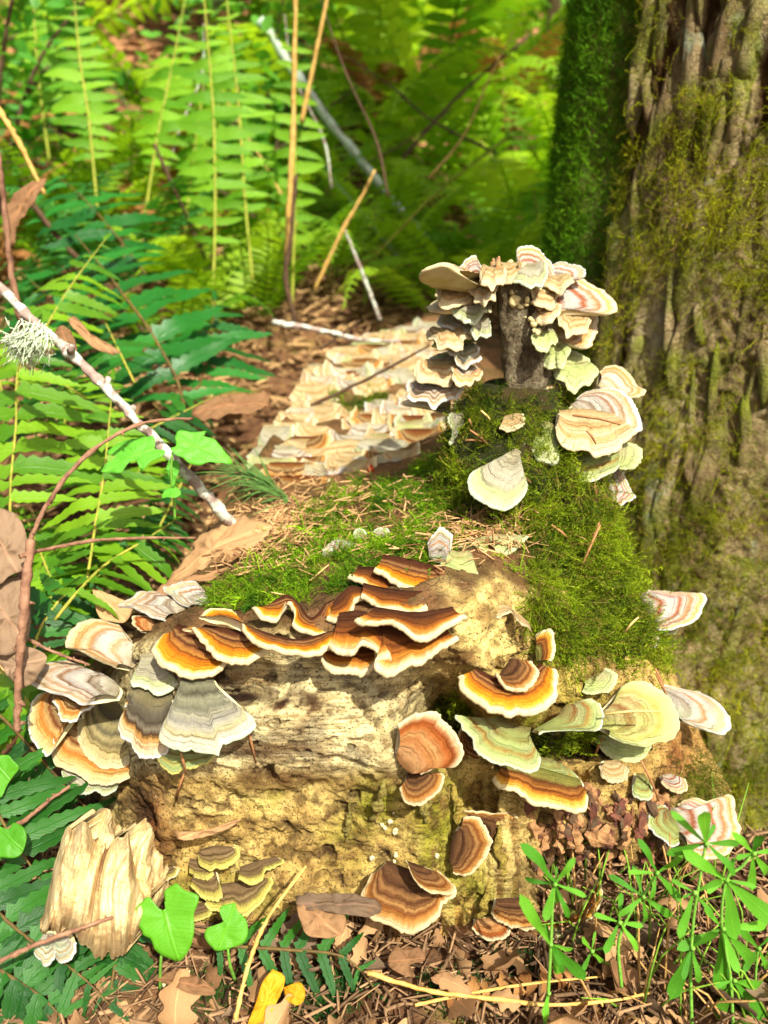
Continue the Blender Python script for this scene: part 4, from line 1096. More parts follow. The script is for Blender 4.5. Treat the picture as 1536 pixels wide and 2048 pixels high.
br('showy white bracket with wide orange stripes at the lower right, behind the bedstraw', 'C', [(1190,1110),(1200,1150),(1205,1190)], [(1185,1090),(1250,1070),(1310,1085),(1382,1052),(1402,1090),(1412,1150),(1425,1190),(1400,1260),(1340,1295),(1270,1300),(1218,1240)], 'rustwhite', (.05, -.72, .66), .016, group=gM, dome=.05)
br('green and rust striped lobe left of the showy white bracket', 'C', [(1140,1120),(1180,1190)], [(1150,1100),(1087,1100),(1072,1140),(1080,1190),(1120,1225),(1162,1250),(1188,1238)], 'green', (-.1, -.72, .66), .014, group=gM, rimk='white')
br('small white shell on the crumbling red wood right of the rosette', 'C', [(1130,985),(1165,980)], [(1120,1000),(1150,1030),(1190,1042),(1216,1025),(1205,990)], 'rustwhite', (0, -.65, .75), .010, group=gM)
br('small round greenish cap left of the tiny white shell', 'C', [(1025,985),(1055,985)], [(1008,1015),(1012,1050),(1045,1072),(1082,1058),(1085,1020)], 'green', (0, -.75, .65), .010, group=gM)
br('tiny buff bracket over the crumbled roots, below the dark hollow', 'C', [(900,935),(950,930)], [(885,940),(892,985),(930,1000),(985,990),(990,945)], 'cream', (0, -.75, .6), .010, group=gM)
br('dark brown half disc with a buff rim facing left of the lower face hollow', 'C', [(335,1200),(315,1260),(310,1320)], [(345,1150),(392,1145),(430,1180),(450,1225),(440,1280),(400,1335),(350,1366),(305,1356)], 'velvet', (-.15, -.85, .45), .016, group=gM)
br('wavy brown bracket with white frilled rim behind the dark half disc', 'C', [(380,1140),(450,1180),(455,1250)], [(345,1122),(400,1122),(450,1132),(490,1125),(540,1130),(568,1158),(500,1170),(492,1220),(465,1280)], 'velvet', (0, -.8, .55), .008, group=gM, ruf=.002)
br('yellowish small bracket behind the moss strands above the rosette', 'C', [(830,610),(880,590)], [(815,640),(850,655),(900,645),(940,615),(940,580),(900,560)], 'palegreen', (0, -.6, .78), .006, group=gM)
br('white crumbly patch bracket above the amber crescent', 'C', [(450,310),(520,320),(600,380)], [(450,330),(480,355),(530,340),(560,370),(610,410)], 'cream', (0, -.7, .7), .006, group=gM, th=.002)

# foot of the face
br('big toffee brown fan with a pale rim at the foot of the log', 'H', [(160,335),(250,370),(350,400)], [(122,350),(85,415),(76,460),(110,500),(180,530),(240,556),(310,535),(358,490),(366,450),(400,440),(408,410)], 'velvet', (0, -.68, .72), .018, group=gB_, th=.0034)
br('dark folded lobe on top of the toffee brown fan', 'H', [(250,320),(310,340)], [(245,330),(280,390),(330,420),(400,425),(405,395),(350,345)], 'velvet', (0, -.7, .7), .026, group=gB_)
br('round brown cap near the ground half hidden by the bedstraw', 'H', [(565,460),(650,455)], [(545,490),(580,527),(650,550),(700,545),(712,510)], 'velvet', (0, -.68, .72), .012, group=gB_)
br('thin mustard edged shelf behind the left bedstraw stem', 'H', [(740,510),(830,495),(900,440)], [(720,540),(780,552),(850,535),(905,505),(937,440),(930,380)], 'mustard', (0, -.6, .8), .014, group=gB_)
br('dull yellow lowest shelf over the leaf litter behind the left bedstraw stem', 'H', [(720,590),(800,560),(890,550)], [(680,610),(720,650),(800,680),(870,642),(920,560)], 'palegreen', (0, -.65, .75), .012, group=gB_)
br('buff cap at the foot of the log between two wood splinters', 'H', [(490,530),(560,520)], [(475,545),(510,580),(560,590),(600,570),(600,535)], 'tan', (0, -.7, .7), .014, group=gB_)
br('brown bracket with a sulphur rim beside the broken wood chunk', 'G', [(520,305),(600,290),(680,330)], [(482,368),(520,385),(552,420),(570,395),(630,385),(680,365),(690,342)], 'yellowrim', (0, -.66, .74), .012, group=gB_)
br('half round sulphur edged bracket, uppermost of the little stack near the ivy', 'G', [(800,310),(860,295),(930,298)], [(788,322),(810,360),(860,376),(920,360),(950,325),(945,292)], 'yellowrim', (0, -.66, .74), .014, group=gB_)
br('narrow brown step under the uppermost sulphur edged bracket', 'G', [(760,345),(830,350)], [(758,380),(790,410),(830,412),(852,392)], 'yellowrim', (0, -.66, .74), .010, group=gB_)
br('tongue shaped brown bracket directly above the large ivy leaf', 'G', [(775,405),(865,400)], [(765,435),(800,478),(850,500),(885,480),(880,440)], 'yellowrim', (0, -.66, .74), .012, group=gB_)
br('broad dusky shelf with a greenish rim right above the small ivy leaf', 'G', [(860,455),(960,440),(1050,420)], [(820,515),(870,545),(930,530),(972,558),(1040,500),(1080,440),(1075,412)], 'yellowrim', (0, -.66, .74), .008, group=gB_)
br('wing shaped greenish bracket stretching right of the little stack', 'G', [(960,375),(1050,345),(1110,335)], [(955,408),(1000,430),(1050,410),(1062,380),(1120,350),(1126,337)], 'yellowrim', (0, -.66, .74), .010, group=gB_)
br('tiny rusty flap between the broken chunk and the little stack', 'G', [(640,375),(690,370)], [(635,400),(660,416),(700,397),(712,372)], 'yellowrim', (0, -.66, .74), .010, group=gB_, rimk='tan')
br('small greenish flap behind the large ivy leaf, lowest of the little stack', 'G', [(780,525),(830,515)], [(770,570),(800,578),(835,555),(842,520)], 'yellowrim', (0, -.66, .74), .010, group=gB_)
# on the broken chunk
for lab, b_, e_ in [('pale blue lobe lowest on the broken wood chunk', [(170,650),(210,650)], [(150,670),(140,715),(175,755),(210,735),(220,690)]),
                    ('buff lobe at the foot of the broken wood chunk, right of the pale blue one', [(220,660),(270,655)], [(210,690),(225,735),(260,742),(300,705),(295,670)])]:
    br(lab, 'G', b_, e_, 'bluewhite' if 'blue' in lab else 'cream', (0, -.8, .6), .0, Y=.315, group='little lobes on the broken chunk')

# brackets on the stub
YS = .575
br('cream bracket seen from below at the top left of the stub', 'D', [(500,270),(490,330)], [(380,240),(300,205),(230,222),(178,245),(172,282),(240,318),(330,335),(440,332)], 'cream', (-.15, .30, .94), .0, Y=YS, group=gS, th=.003, dome=.02)
br('pointed white fan with orange bands behind the top left of the stub', 'D', [(500,275),(430,262)], [(355,248),(400,200),(455,160),(475,190),(502,245)], 'rustwhite', (0, -.9, .4), -.012, Y=YS, group=gS, rimk='white')
br('curled cream flap under the top left bracket of the stub', 'D', [(505,370),(500,430)], [(440,365),(300,355),(250,360),(268,400),(212,420),(222,460),(300,462),(420,440)], 'cream', (-.1, -.25, .95), .0, Y=YS, group=gS, ruf=.0015)
br('white toothed flap third from the top on the left of the stub', 'D', [(480,480),(460,550)], [(490,478),(430,452),(340,470),(272,500),(265,530),(340,550),(400,578),(440,570)], 'bluewhite', (-.1, -.35, .93), .0, Y=YS, group=gS)
br('olive cream flap fourth from the top on the left of the stub', 'D', [(430,590),(400,640)], [(400,570),(300,560),(260,600),(236,640),(300,648),(360,640)], 'palegreen', (-.1, -.2, .96), .0, Y=YS, group=gS)
br('stacked grey green flap fifth from the top on the left of the stub', 'D', [(430,700),(390,760)], [(430,690),(320,680),(240,710),(196,758),(260,772),(340,780)], 'mint', (-.1, -.4, .9), .0, Y=YS, group=gS)
br('sixth flap down the left of the stub, pale with faint orange bands', 'D', [(400,780),(360,840)], [(390,770),(300,775),(210,800),(150,850),(240,855),(330,850)], 'peach', (-.1, -.4, .9), .0, Y=.585, group=gS)
br('lowest cream flap on the left foot of the stub above the moss', 'D', [(300,930),(290,985)], [(310,905),(220,885),(130,920),(60,960),(150,975),(250,990)], 'cream', (-.1, -.4, .9), .0, Y=.60, group=gS)
br('crinkled mint flap hanging down the moss left of the stub', 'D', [(290,1040),(310,1090)], [(260,1040),(220,1080),(190,1140),(160,1212),(210,1180),(270,1120),(300,1100)], 'mint', (-.4, -.8, .4), .006, group=gS)
br('second crinkled mint flap in the moss, smaller and further right', 'D', [(380,1020),(395,1050)], [(330,1010),(312,1050),(340,1110),(318,1175),(345,1170),(370,1110),(400,1060)], 'mint', (-.2, -.85, .4), .006, group=gS)
br('small yellowish flap on the moss between stub and crinkled flaps', 'D', [(350,950),(440,930)], [(340,970),(350,1000),(400,985),(440,965),(455,935)], 'palegreen', (0, -.75, .6), .006, group=gS)
br('white crested fan with brown bands on the very top of the stub', 'D', [(700,270),(760,290),(830,290)], [(690,220),(682,160),(700,128),(735,118),(800,125),(838,180),(878,225),(880,270)], 'rustwhite', (.05, -.86, .5), .004, Y=YS, group=gS, rimk='white')
br('smaller white lobe right of the crested fan at the stub top', 'D', [(870,285),(900,305)], [(862,215),(920,203),(1000,210),(1050,245),(1042,280),(960,302)], 'bluewhite', (.05, -.75, .65), .002, Y=YS, group=gS)
br('wide white visor with orange and grey stripes at the upper right of the stub', 'D', [(850,370),(835,420),(840,470)], [(870,330),(950,295),(1020,290),(1100,330),(1180,390),(1226,440),(1195,472),(1080,470),(960,460),(900,470)], 'rustwhite', (.1, -.62, .78), .006, Y=YS, group=gS, dome=.06)
br('scalloped pinkish fan under the wide striped visor', 'D', [(840,510),(845,560),(860,600)], [(900,490),(1000,475),(1108,480),(1116,540),(1090,620),(1052,660),(960,640),(900,612)], 'peach', (.1, -.7, .7), .0, Y=YS, group=gS)
br('yellow green fold beneath the scalloped pinkish fan', 'D', [(820,690),(850,770)], [(830,672),(940,660),(1030,690),(1100,760),(1112,800),(1060,850),(1000,880)], 'palegreen', (.1, -.6, .78), .0, Y=YS, group=gS)
br('pink banded fan jutting right below the stub against the trunk', 'D', [(1150,850),(1200,900)], [(1130,800),(1162,765),(1230,760),(1290,800),(1322,850),(1376,890),(1342,922),(1280,926)], 'peach', (.1, -.62, .78), -.004, Y=.565, group=gS)
br('large cream rosette at the right foot of the stub with twigs lying on it', 'D', [(1020,960),(1040,1000),(1080,1030)], [(1010,940),(1060,900),(1180,880),(1290,930),(1332,1000),(1352,1080),(1330,1112),(1260,1105),(1150,1090)], 'whitebands', (.05, -.74, .67), .008, Y=.545, group=gS)
br('cream tiered fan just under the large cream rosette', 'D', [(920,1030),(1050,1020),(1200,1040)], [(892,1090),(912,1170),(980,1210),(1060,1205),(1110,1242),(1200,1225),(1262,1170),(1322,1110)], 'cream', (.05, -.72, .69), .014, Y=.54, group=gS)
br('mossy green flap left of the tiered cream fan', 'D', [(750,1085),(830,1075),(890,1100)], [(712,1110),(742,1170),(780,1240),(830,1270),(888,1290),(912,1250),(905,1160)], 'palegreen', (-.05, -.74, .66), .012, Y=.54, group=gS, rimk='mint')
br('broad green lowest shelf beneath the tiered cream fan', 'D', [(920,1190),(1060,1200),(1220,1200)], [(905,1290),(940,1340),(1030,1375),(1120,1366),(1190,1332),(1235,1290)], 'green', (.0, -.72, .69), .006, Y=.535, group=gS, rimk='mint')
br('pale green lobe at the right of the broad green shelf', 'D', [(1210,1190),(1225,1290)], [(1290,1172),(1355,1210),(1346,1280),(1290,1310),(1235,1310)], 'palegreen', (.05, -.72, .69), .004, Y=.54, group=gS)
br('orange and white bracket on the far side of the mound, lowest at its right edge', 'D', [(1180,1340),(1215,1480)], [(1240,1325),(1282,1400),(1312,1470),(1232,1506)], 'rustwhite', (.2, -.7, .66), -.004, Y=.535, group=gS, rimk='white')
br('mint fan with a narrow neck standing alone on the dark moss', 'D', [(630,1255),(660,1240),(690,1258)], [(575,1295),(500,1300),(440,1335),(425,1380),(432,1430),(480,1480),(560,1515),(640,1525),(700,1482),(742,1412),(725,1375),(690,1350),(672,1310)], 'mint', (0, -.75, .66), .012, group=gS)
br('small tan bracket on the moss below the stub', 'D', [(620,1040),(690,1020)], [(592,1085),(630,1110),(680,1095),(720,1065),(712,1020)], 'cream', (0, -.7, .7), .008, group=gS)

# smaller caps squeezed between the large ones on the stub
gSS = 'small caps squeezed between the large ones on the stub'
for x, y, w_, h_, m_, lab in [(905,585,70,30,'cream','small cream cap between the upper flaps left of the stub'), (940,612,60,34,'mint','small mint cap half hidden beside the dark left side of the stub'), (895,668,80,30,'cream','frilled cream cap halfway down the left of the stub'), (930,700,64,30,'bluewhite','small blue white cap near the foot of the left stack'),
      (880,735,90,34,'cream','wide cream cap near the foot of the left stack'), (930,742,56,26,'peach','small peach cap close to the moss on the left of the stub'), (868,775,96,36,'whitebands','wide banded cap above the shaded cream shelf'), (1110,560,60,26,'cream','cream cap between crested fan and visor'),
      (1150,640,70,30,'cream','cream cap under the scalloped pinkish fan'), (1110,700,60,34,'palegreen','yellowish cap in the gap right of the stub'), (1150,740,76,36,'palegreen','greenish cap above the pink banded fan'), (1210,790,60,26,'cream','small cream cap left of the pink banded fan'), (1180,830,90,34,'cream','cream cap topping the large cream rosette'),
      (985,545,60,30,'cream','cream cap at the very top left corner of the stub'), (1060,540,60,34,'mint','mint cap in front of the crested fan'), (1092,618,52,26,'cream','small cream cap on the right edge of the stub bark'), (1088,672,46,30,'palegreen','small yellowish cap on the right edge of the stub bark, below the cream one'), (1100,770,66,34,'cream','cream cap at the lower right edge of the stub bark'), (968,575,56,30,'cream','cream cap at the left edge of the stub bark, near its top'), (962,648,40,26,'mint','tiny mint cap at the left edge of the stub bark'), (1020,535,56,24,'cream','cream cap crusting the middle of the broken stub top'), (1090,585,50,30,'cream','small cream cap at the top right corner of the stub')]:
    e = []
    for j in range(11):
        a = math.pi * 1.1 - math.pi * 1.2 * j / 10
        rr = 1 + random.uniform(-.22, .22)
        e.append((x + math.cos(a) * w_ * .5 * rr, y + math.sin(a) * h_ * rr))
    br(lab, 'P', [(x - w_ * .25, y - h_ * .3), (x + w_ * .25, y - h_ * .3)], e, m_, (random.uniform(-.3, .3), random.uniform(-.8, -.3), .8), 0, .562 if 960 < x < 1100 else .572, ruf=.0022, dome=.2, group=gSS)

# pale bead-like nodules crusting the stub top
g = 'pale nodules on the stub top'
NPOLY = [(545,240),(600,185),(700,240),(800,260),(860,340),(830,450),(800,600),(760,560),(720,480),(680,430),(610,320)]
i = 0
while i < 60:
    x, y = random.uniform(540, 870), random.uniform(180, 600)
    if not in_poly(np.array([x]), np.array([y]), NPOLY)[0]: continue
    r = random.uniform(12, 34) if y < 440 else random.uniform(8, 20)
    p = at(780 + x * .371, 450 + y * .371, .556 + .012 * ((430 - y) / 200.0) + random.uniform(-.002, .002))
    rr = r * .371 * .58 / FPX * .75
    th_ = np.linspace(0, np.pi, 11); ph_ = np.linspace(0, 2 * np.pi, 18, endpoint=False)
    q = np.stack([np.sin(th_)[None] * np.cos(ph_)[:, None], np.sin(th_)[None] * np.sin(ph_)[:, None], np.cos(th_)[None] + 0 * ph_[:, None]], -1) * np.array([random.uniform(.7, 1.3), .8, random.uniform(.6, 1.1)]) * rr
    q = q * (1 + .9 * fbm(q + p, 210, 3, i))[..., None]
    o = mesh_np('fungus_nodule', q.reshape(-1, 3), grid_faces(18, 11, wrap=True), T['mush'])
    o.location = tuple(p)
    tag(o, 'pale lumpy fungus nodule crusting the broken top of the stub', 'fungus', g)
    i += 1

# ------------------------------------------------------------------ the crowd of cream brackets over the back of the log
gC = 'cream bracket colony on the back of the log'
def rb(x, y, w_, h_, mat, lab, N=None, lift=.004, nu=40):
    a0, a1 = random.uniform(-.15, .25), random.uniform(-.15, .25)
    e = []
    k = 9
    for j in range(k):
        a = math.pi * (1 + a0) + (-math.pi * (1 + a0 + a1)) * j / (k - 1)
        rr = 1 + random.uniform(-.07, .07)
        e.append((x + math.cos(a) * w_ * .5 * rr, y + math.sin(a) * h_ * rr))
    b = [(x - w_ * .28, y - h_ * .12), (x + w_ * .28, y - h_ * .12)]
    if N is None:
        N = (random.uniform(-.3, .3), random.uniform(-1.0, -.5), .75)
    return bracket(lab, 'P', b, e, mat, N, lift + random.uniform(0, .014), None, .0024, .0012, .14, gC, nu)
regs = [[(600,1000),(540,960),(600,900),(720,880),(860,850),(870,900),(740,930),(620,960)],
        [(570,700),(640,660),(720,635),(800,600),(870,580),(910,610),(890,790),(760,785),(640,800),(570,780)],
        [(560,740),(650,760),(660,850),(600,900),(500,960),(480,930),(500,840)],
        [(720,830),(880,770),(900,830),(860,870),(740,880)]]
cnt = 0
pts_ = []
for x, y in [(450,940),(560,920),(615,930),(650,895),(700,900),(760,890),(690,930),(640,940),(735,920),(800,880),(830,855),(790,850),(750,860),(540,870),(590,860),(520,900)]:
    pts_.append((x + random.uniform(-8, 8), y - 8, random.uniform(55, 90), random.uniform(24, 38)))
for poly, n_ in zip(regs, (16, 84, 36, 24)):
    P_ = np.array(poly); k = 0; guard = 0
    while k < n_ and guard < 4000:
        guard += 1
        x, y = random.uniform(P_[:, 0].min(), P_[:, 0].max()), random.uniform(P_[:, 1].min(), P_[:, 1].max())
        if not in_poly(np.array([x]), np.array([y]), poly)[0]: continue
        if 650 < x < 770 and 775 < y < 828: continue
        sc_ = .55 + .45 * (y - 600) / 300
        pts_.append((x, y, random.uniform(66, 120) * sc_ + 12, random.uniform(26, 50) * sc_ + 6)); k += 1
pts_.sort(key=lambda q: q[1])
for x, y, w_, h_ in pts_:
    h = cast(x, y)
    if not h: continue
    rb(x, y, w_, h_, random.choice(['cream', 'cream', 'cream', 'whitebands', 'palegreen', 'mint', 'peach', 'ochre']), 'cream and buff bracket in the crowded colony covering the back of the log')
# the long tiered shelf in front of the colony
FRS = [('long cream shelf at the front of the colony, nearest the needle strewn moss', [(580,800),(720,790),(860,820)], [(535,830),(540,900),(600,930),(650,925),(740,905),(860,892),(880,860)], 'peach', .010),
       ('shaded cream shelf with a notched edge at the right front of the colony', [(1010,740),(1100,710),(1190,700)], [(975,800),(1030,815),(1120,810),(1190,800),(1205,740)], 'palegreen', .012),
       ('upper tier of the shaded cream shelf beside the stub moss', [(1040,650),(1110,640),(1180,640)], [(1010,690),(1080,700),(1160,690),(1240,640)], 'cream', .012),
       ('rust and white bracket at the left foot of the long cream shelf', [(580,940),(640,920)], [(575,975),(600,1000),(640,985),(660,950)], 'rustwhite', .012),
       ('thin golden edged shelf over the long cream shelf', [(700,810),(800,800),(880,820)], [(650,905),(740,890),(830,880),(870,885),(890,850)], 'cream', .018)]
for lab, b_, e_, m_, lf in FRS:
    br(lab, 'E', b_, e_, m_, (0, -.5, .86), lf, group='shelves at the front of the colony')
# ------------------------------------------------------------------ leaves and fronds
def pinna_mesh(name, mat, wid=.17, serr=.018, curl=.12, seg=14, seed=0, ear=True):
    """unit length along +x, blade in xy, z up; serrated lance shape with a folded midrib"""
    r = random.Random(seed)
    V, lu, lv = [], [], []
    bendy = r.uniform(-.14, .14) if ear else 0.0; cv = curl * r.uniform(.3, 2.2) if ear else curl; wavy = r.uniform(.008, .03)
    for i in range(seg + 1):
        t = i / seg
        w_ = wid * .5 * (min(1, .55 + 3.5 * t) if t < .15 else 1) * (1 - t ** 2.6) ** .75
        if i == seg: w_ = .002
        tooth = serr * (1 if i % 2 else -.6) * (1 - t * .5)
        up = w_ + tooth + (.05 if ear and i == 1 else 0)
        lo = w_ - tooth * .8
        x = t; z = -cv * t * t + wavy * math.sin(t * 9 + seed)
        y0 = .03 * math.sin(t * 3 + seed) + bendy * t * t
        fold = .22
        V += [(x, y0 + up, z + up * fold), (x, y0, z), (x, y0 - lo, z + lo * fold)]
        lu += [t] * 3; lv += [1, 0, -1]
    F = []
    for i in range(seg):
        a = 3 * i
        F += [[a, a + 3, a + 4, a + 1], [a + 1, a + 4, a + 5, a + 2]]
    o = mesh_np(name, V, F, mat, attrs={'lu': lu, 'lv': lv})
    me = o.data
    bpy.data.objects.remove(o)
    return me
PIN = {}
def pins(key, mat, n=7, **kw):
    PIN[key] = [pinna_mesh('pinna', L[mat], seed=i, **kw) for i in range(n)]
pins('fern', 'fern', wid=.24, serr=.026, curl=.18)
pins('dark', 'ferndark', wid=.21, serr=.024, curl=.14)
pins('shade', 'fernshade', wid=.2, serr=.024, curl=.2)
pins('young', 'fernyoung', wid=.3, serr=.01, curl=.15, seg=7)
pins('dead', 'ferndead', wid=.22, serr=.01, curl=.5, seg=7)

def place(me, name, parent, p, X, Zv, length, wscale=1.0):
    X = nrm(X); Zv = np.asarray(Zv) - X * np.dot(Zv, X); Zv = nrm(Zv); Yv = np.cross(Zv, X)
    o = bpy.data.objects.new(name, me)
    COL.objects.link(o)
    o.parent = parent
    M = Matrix(((X[0], Yv[0], Zv[0], p[0]), (X[1], Yv[1], Zv[1], p[1]), (X[2], Yv[2], Zv[2], p[2]), (0, 0, 0, 1)))
    o.matrix_local = M @ Matrix.Diagonal((length, length * wscale, length, 1))
    return o

def frond(root, pts, nor, plen, n, key, stem, rad=.0012, start=.12, fwd=.35, droop=.15, jit=.12, taper=1.0, missing=.0):
    """rachis through pts (world), pinnae in pairs; nor = which way the upper face looks"""
    O = np.array(root.location)
    C_ = resample(pts, 40)
    V, F = tube_np(C_, [rad, rad * .9, rad * .35], 6, .2)
    fr = mesh_np('frond', V - O, F, stem, root)
    Tg = np.gradient(C_, axis=0)
    nor = nrm(nor)
    for q in range(n):
        s = start + (1 - start) * (q + .5) / n
        i = min(39, int(s * 39))
        t = nrm(Tg[i]); p = C_[i]
        N_ = nrm(nor - t * np.dot(nor, t)); Sd = np.cross(t, N_)
        prof = min(1.0, .55 + 2.2 * (s - start)) * (min(1.0, (1.04 - s) * 2.4) if taper else 1.0)
        for sd in (-1, 1):
            if random.random() < missing: continue
            ln = plen * prof * random.uniform(.88, 1.1)
            a = fwd + random.uniform(-jit, jit) + .35 * max(0, s - .7)
            X = sd * Sd * math.cos(a) + t * math.sin(a) - N_ * (droop + random.uniform(-jit, jit))
            nn = N_ + Sd * random.uniform(-.25, .25) + t * random.uniform(-.3, .3)
            place(random.choice(PIN[key]), 'pinna', fr, p - O, X, nn, ln, random.uniform(.9, 1.15))
    # terminal leaflet
    place(PIN[key][0], 'pinna', fr, C_[-1] - O, nrm(Tg[-1]), nor, plen * .35)
    return fr

def P_(x, y, Y): return at(x, y, Y)
def fern(label, cat_loc, specs, group=None, name='sword_fern'):
    root = thing(name, label, 'fern', cat_loc, group)
    for s in specs:
        frond(root, *s[0], **s[1])
    return root
gF = 'sword ferns left of the log'
# mid left fern: bright fronds over the grey branch
fern('bright green sword fern sprawling under the grey branch', gpt(-.20, .50), [
    (([P_(172,1170,.50), P_(182,1110,.53), P_(192,1040,.57), P_(208,950,.62), P_(218,850,.66), P_(226,760,.70)], (0,-.75,.65), .056, 13, 'fern', T['rachis']), dict(droop=.12, fwd=.12)),
    (([P_(20,1060,.54), P_(22,960,.60), P_(32,850,.65), P_(36,740,.70), P_(70,640,.76)], (0,-.7,.7), .078, 11, 'fern', T['rachis']), dict(droop=.1, fwd=-.05)),
    (([P_(110,1240,.47), P_(150,1190,.48), P_(210,1130,.52), P_(290,1080,.56), P_(350,1040,.60)], (0,-.6,.8), .046, 9, 'fern', T['rachis']), dict(droop=.2, fwd=.3)),
    (([P_(60,720,.72), P_(100,640,.78), P_(150,560,.84), P_(210,480,.90)], (.1,-.7,.7), .06, 10, 'fern', T['rachis']), dict(droop=.2, fwd=.3)),
], gF)
EXTRA = []
for q in range(16):
    x0, y0 = random.uniform(-40, 330), random.uniform(760, 1290)
    Y0 = .50 + (1290 - y0) / 530 * .22 + .03
    a = random.uniform(-2.6, -.5); ln = random.uniform(140, 240)
    p3 = [P_(x0 + math.cos(a) * ln * t, y0 + math.sin(a) * ln * .8 * t, Y0 + .10 * t) for t in (0, .35, .7, 1)]
    EXTRA.append(((p3, (random.uniform(-.3, .3), -.65, .7), random.uniform(.036, .058), 9, 'fern' if q % 3 else 'shade', T['rachis']), dict(droop=.18, fwd=random.uniform(.1, .4), jit=.2, missing=.12)))
fern('low tangle of mid green sword fern fronds filling the ground at the left', gpt(-.22, .60), EXTRA, gF)
fern('glossy dark sword fern with broad spreading leaflets beyond the grey branch', gpt(-.20, .82), [
    (([P_(372,830,.80), P_(352,755,.84), P_(300,662,.88), P_(255,600,.92), P_(205,535,.97), P_(150,470,1.03)], (.15,-.68,.7), .105, 11, 'dark', T['rachisbrown']), dict(droop=.06, fwd=.1, start=.05, rad=.002)),
    (([P_(330,830,.80), P_(240,740,.86), P_(140,640,.92), P_(60,560,.98), P_(0,520,1.04)], (0,-.6,.8), .085, 10, 'dark', T['rachisbrown']), dict(droop=.15, fwd=.2)),
    (([P_(300,560,1.0), P_(240,480,1.06), P_(170,400,1.12), P_(90,330,1.2)], (.2,-.6,.75), .09, 10, 'dark', T['rachisbrown']), dict(droop=.15, fwd=.2)),
    (([P_(390,800,.84), P_(420,700,.92), P_(430,600,1.0)], (.1,-.7,.7), .085, 8, 'dark', T['rachisbrown']), dict(droop=.1, fwd=.25)),
], gF)
fern('shaded dark green sword fern crowding the lower left corner', gpt(-.22, .38), [
    (([P_(-60,1380,.44), P_(20,1450,.44), P_(120,1560,.44), P_(215,1660,.44)], (0,-.6,.8), .052, 9, 'shade', T['rachisbrown']), dict(droop=.1, fwd=.3)),
    (([P_(-80,1500,.40), P_(-20,1600,.39), P_(40,1700,.38), P_(110,1800,.37)], (0,-.6,.8), .052, 10, 'shade', T['rachisbrown']), dict(droop=.1, fwd=.35)),
    (([P_(-100,1720,.36), P_(-30,1800,.35), P_(60,1880,.335), P_(160,1950,.32), P_(220,2010,.31)], (0,-.5,.85), .05, 11, 'shade', T['rachisbrown']), dict(droop=.08, fwd=.35)),
    (([P_(-80,1880,.33), P_(0,1940,.32), P_(90,2000,.31), P_(150,2070,.30)], (0,-.5,.85), .045, 9, 'shade', T['rachisbrown']), dict(droop=.08, fwd=.35)),
    (([P_(250,1790,.36), P_(240,1870,.345), P_(225,1960,.33), P_(215,2040,.315)], (0,-.5,.85), .036, 8, 'shade', T['rachisbrown']), dict(droop=.1, fwd=.4)),
    (([P_(380,1860,.345), P_(460,1890,.34), P_(580,1900,.338), P_(690,1915,.335), P_(760,1990,.325)], (0,-.5,.85), .030, 9, 'shade', T['rachisbrown']), dict(droop=.1, fwd=.5)),
    (([P_(60,1340,.46), P_(80,1260,.48), P_(130,1190,.50), P_(200,1150,.53)], (0,-.6,.8), .05, 8, 'shade', T['rachis']), dict(droop=.15, fwd=.3)),
    (([P_(-40,1300,.46), P_(20,1360,.455), P_(70,1420,.45), P_(130,1480,.445)], (0,-.6,.8), .05, 8, 'fern', T['rachis']), dict(droop=.1, fwd=.3)),
], gF)

# upright young fronds behind the log
gU = 'upright young fern fronds behind the log'
UP = [([(195,420),(178,240),(160,120),(146,-30)], 1.30, .055, 'second from the left'), ([(290,430),(318,260),(345,130),(372,-10)], 1.35, .06, 'third from the left, leaning right'),
      ([(425,640),(430,440),(428,250),(415,80),(405,-40)], 1.15, .058, 'tallest and nearest, left of the middle'), ([(505,560),(490,400),(478,220),(458,40),(450,-40)], 1.25, .055, 'dark stemmed and straight'),
      ([(365,520),(375,420),(392,280),(410,150)], 1.4, .05, 'short and pale, between two taller ones'), ([(100,330),(80,180),(70,60),(66,-40)], 1.5, .06, 'leftmost and most blurred'),
      ([(584,620),(590,400),(590,200),(596,-40)], 1.30, .05, 'right of the dark stemmed one'), ([(1080,560),(1076,440),(1060,370),(1030,400)], 1.6, .05, 'arched over beside the trunk')]
for pts, Yd, pl, lab in UP:
    b = P_(*pts[0], Yd)
    r = thing('fern_frond', 'upright young green fern frond behind the log, ' + lab, 'fern', b, gU)
    frond(r, [P_(x, y, Yd + .04 * i) for i, (x, y) in enumerate(pts)], (random.uniform(-.3, .3), -.75, .6), pl, 15 if len(pts) > 3 else 10, 'young', T['rachisyoung'], rad=.0026, start=.22, fwd=.1, droop=.02, jit=.18)

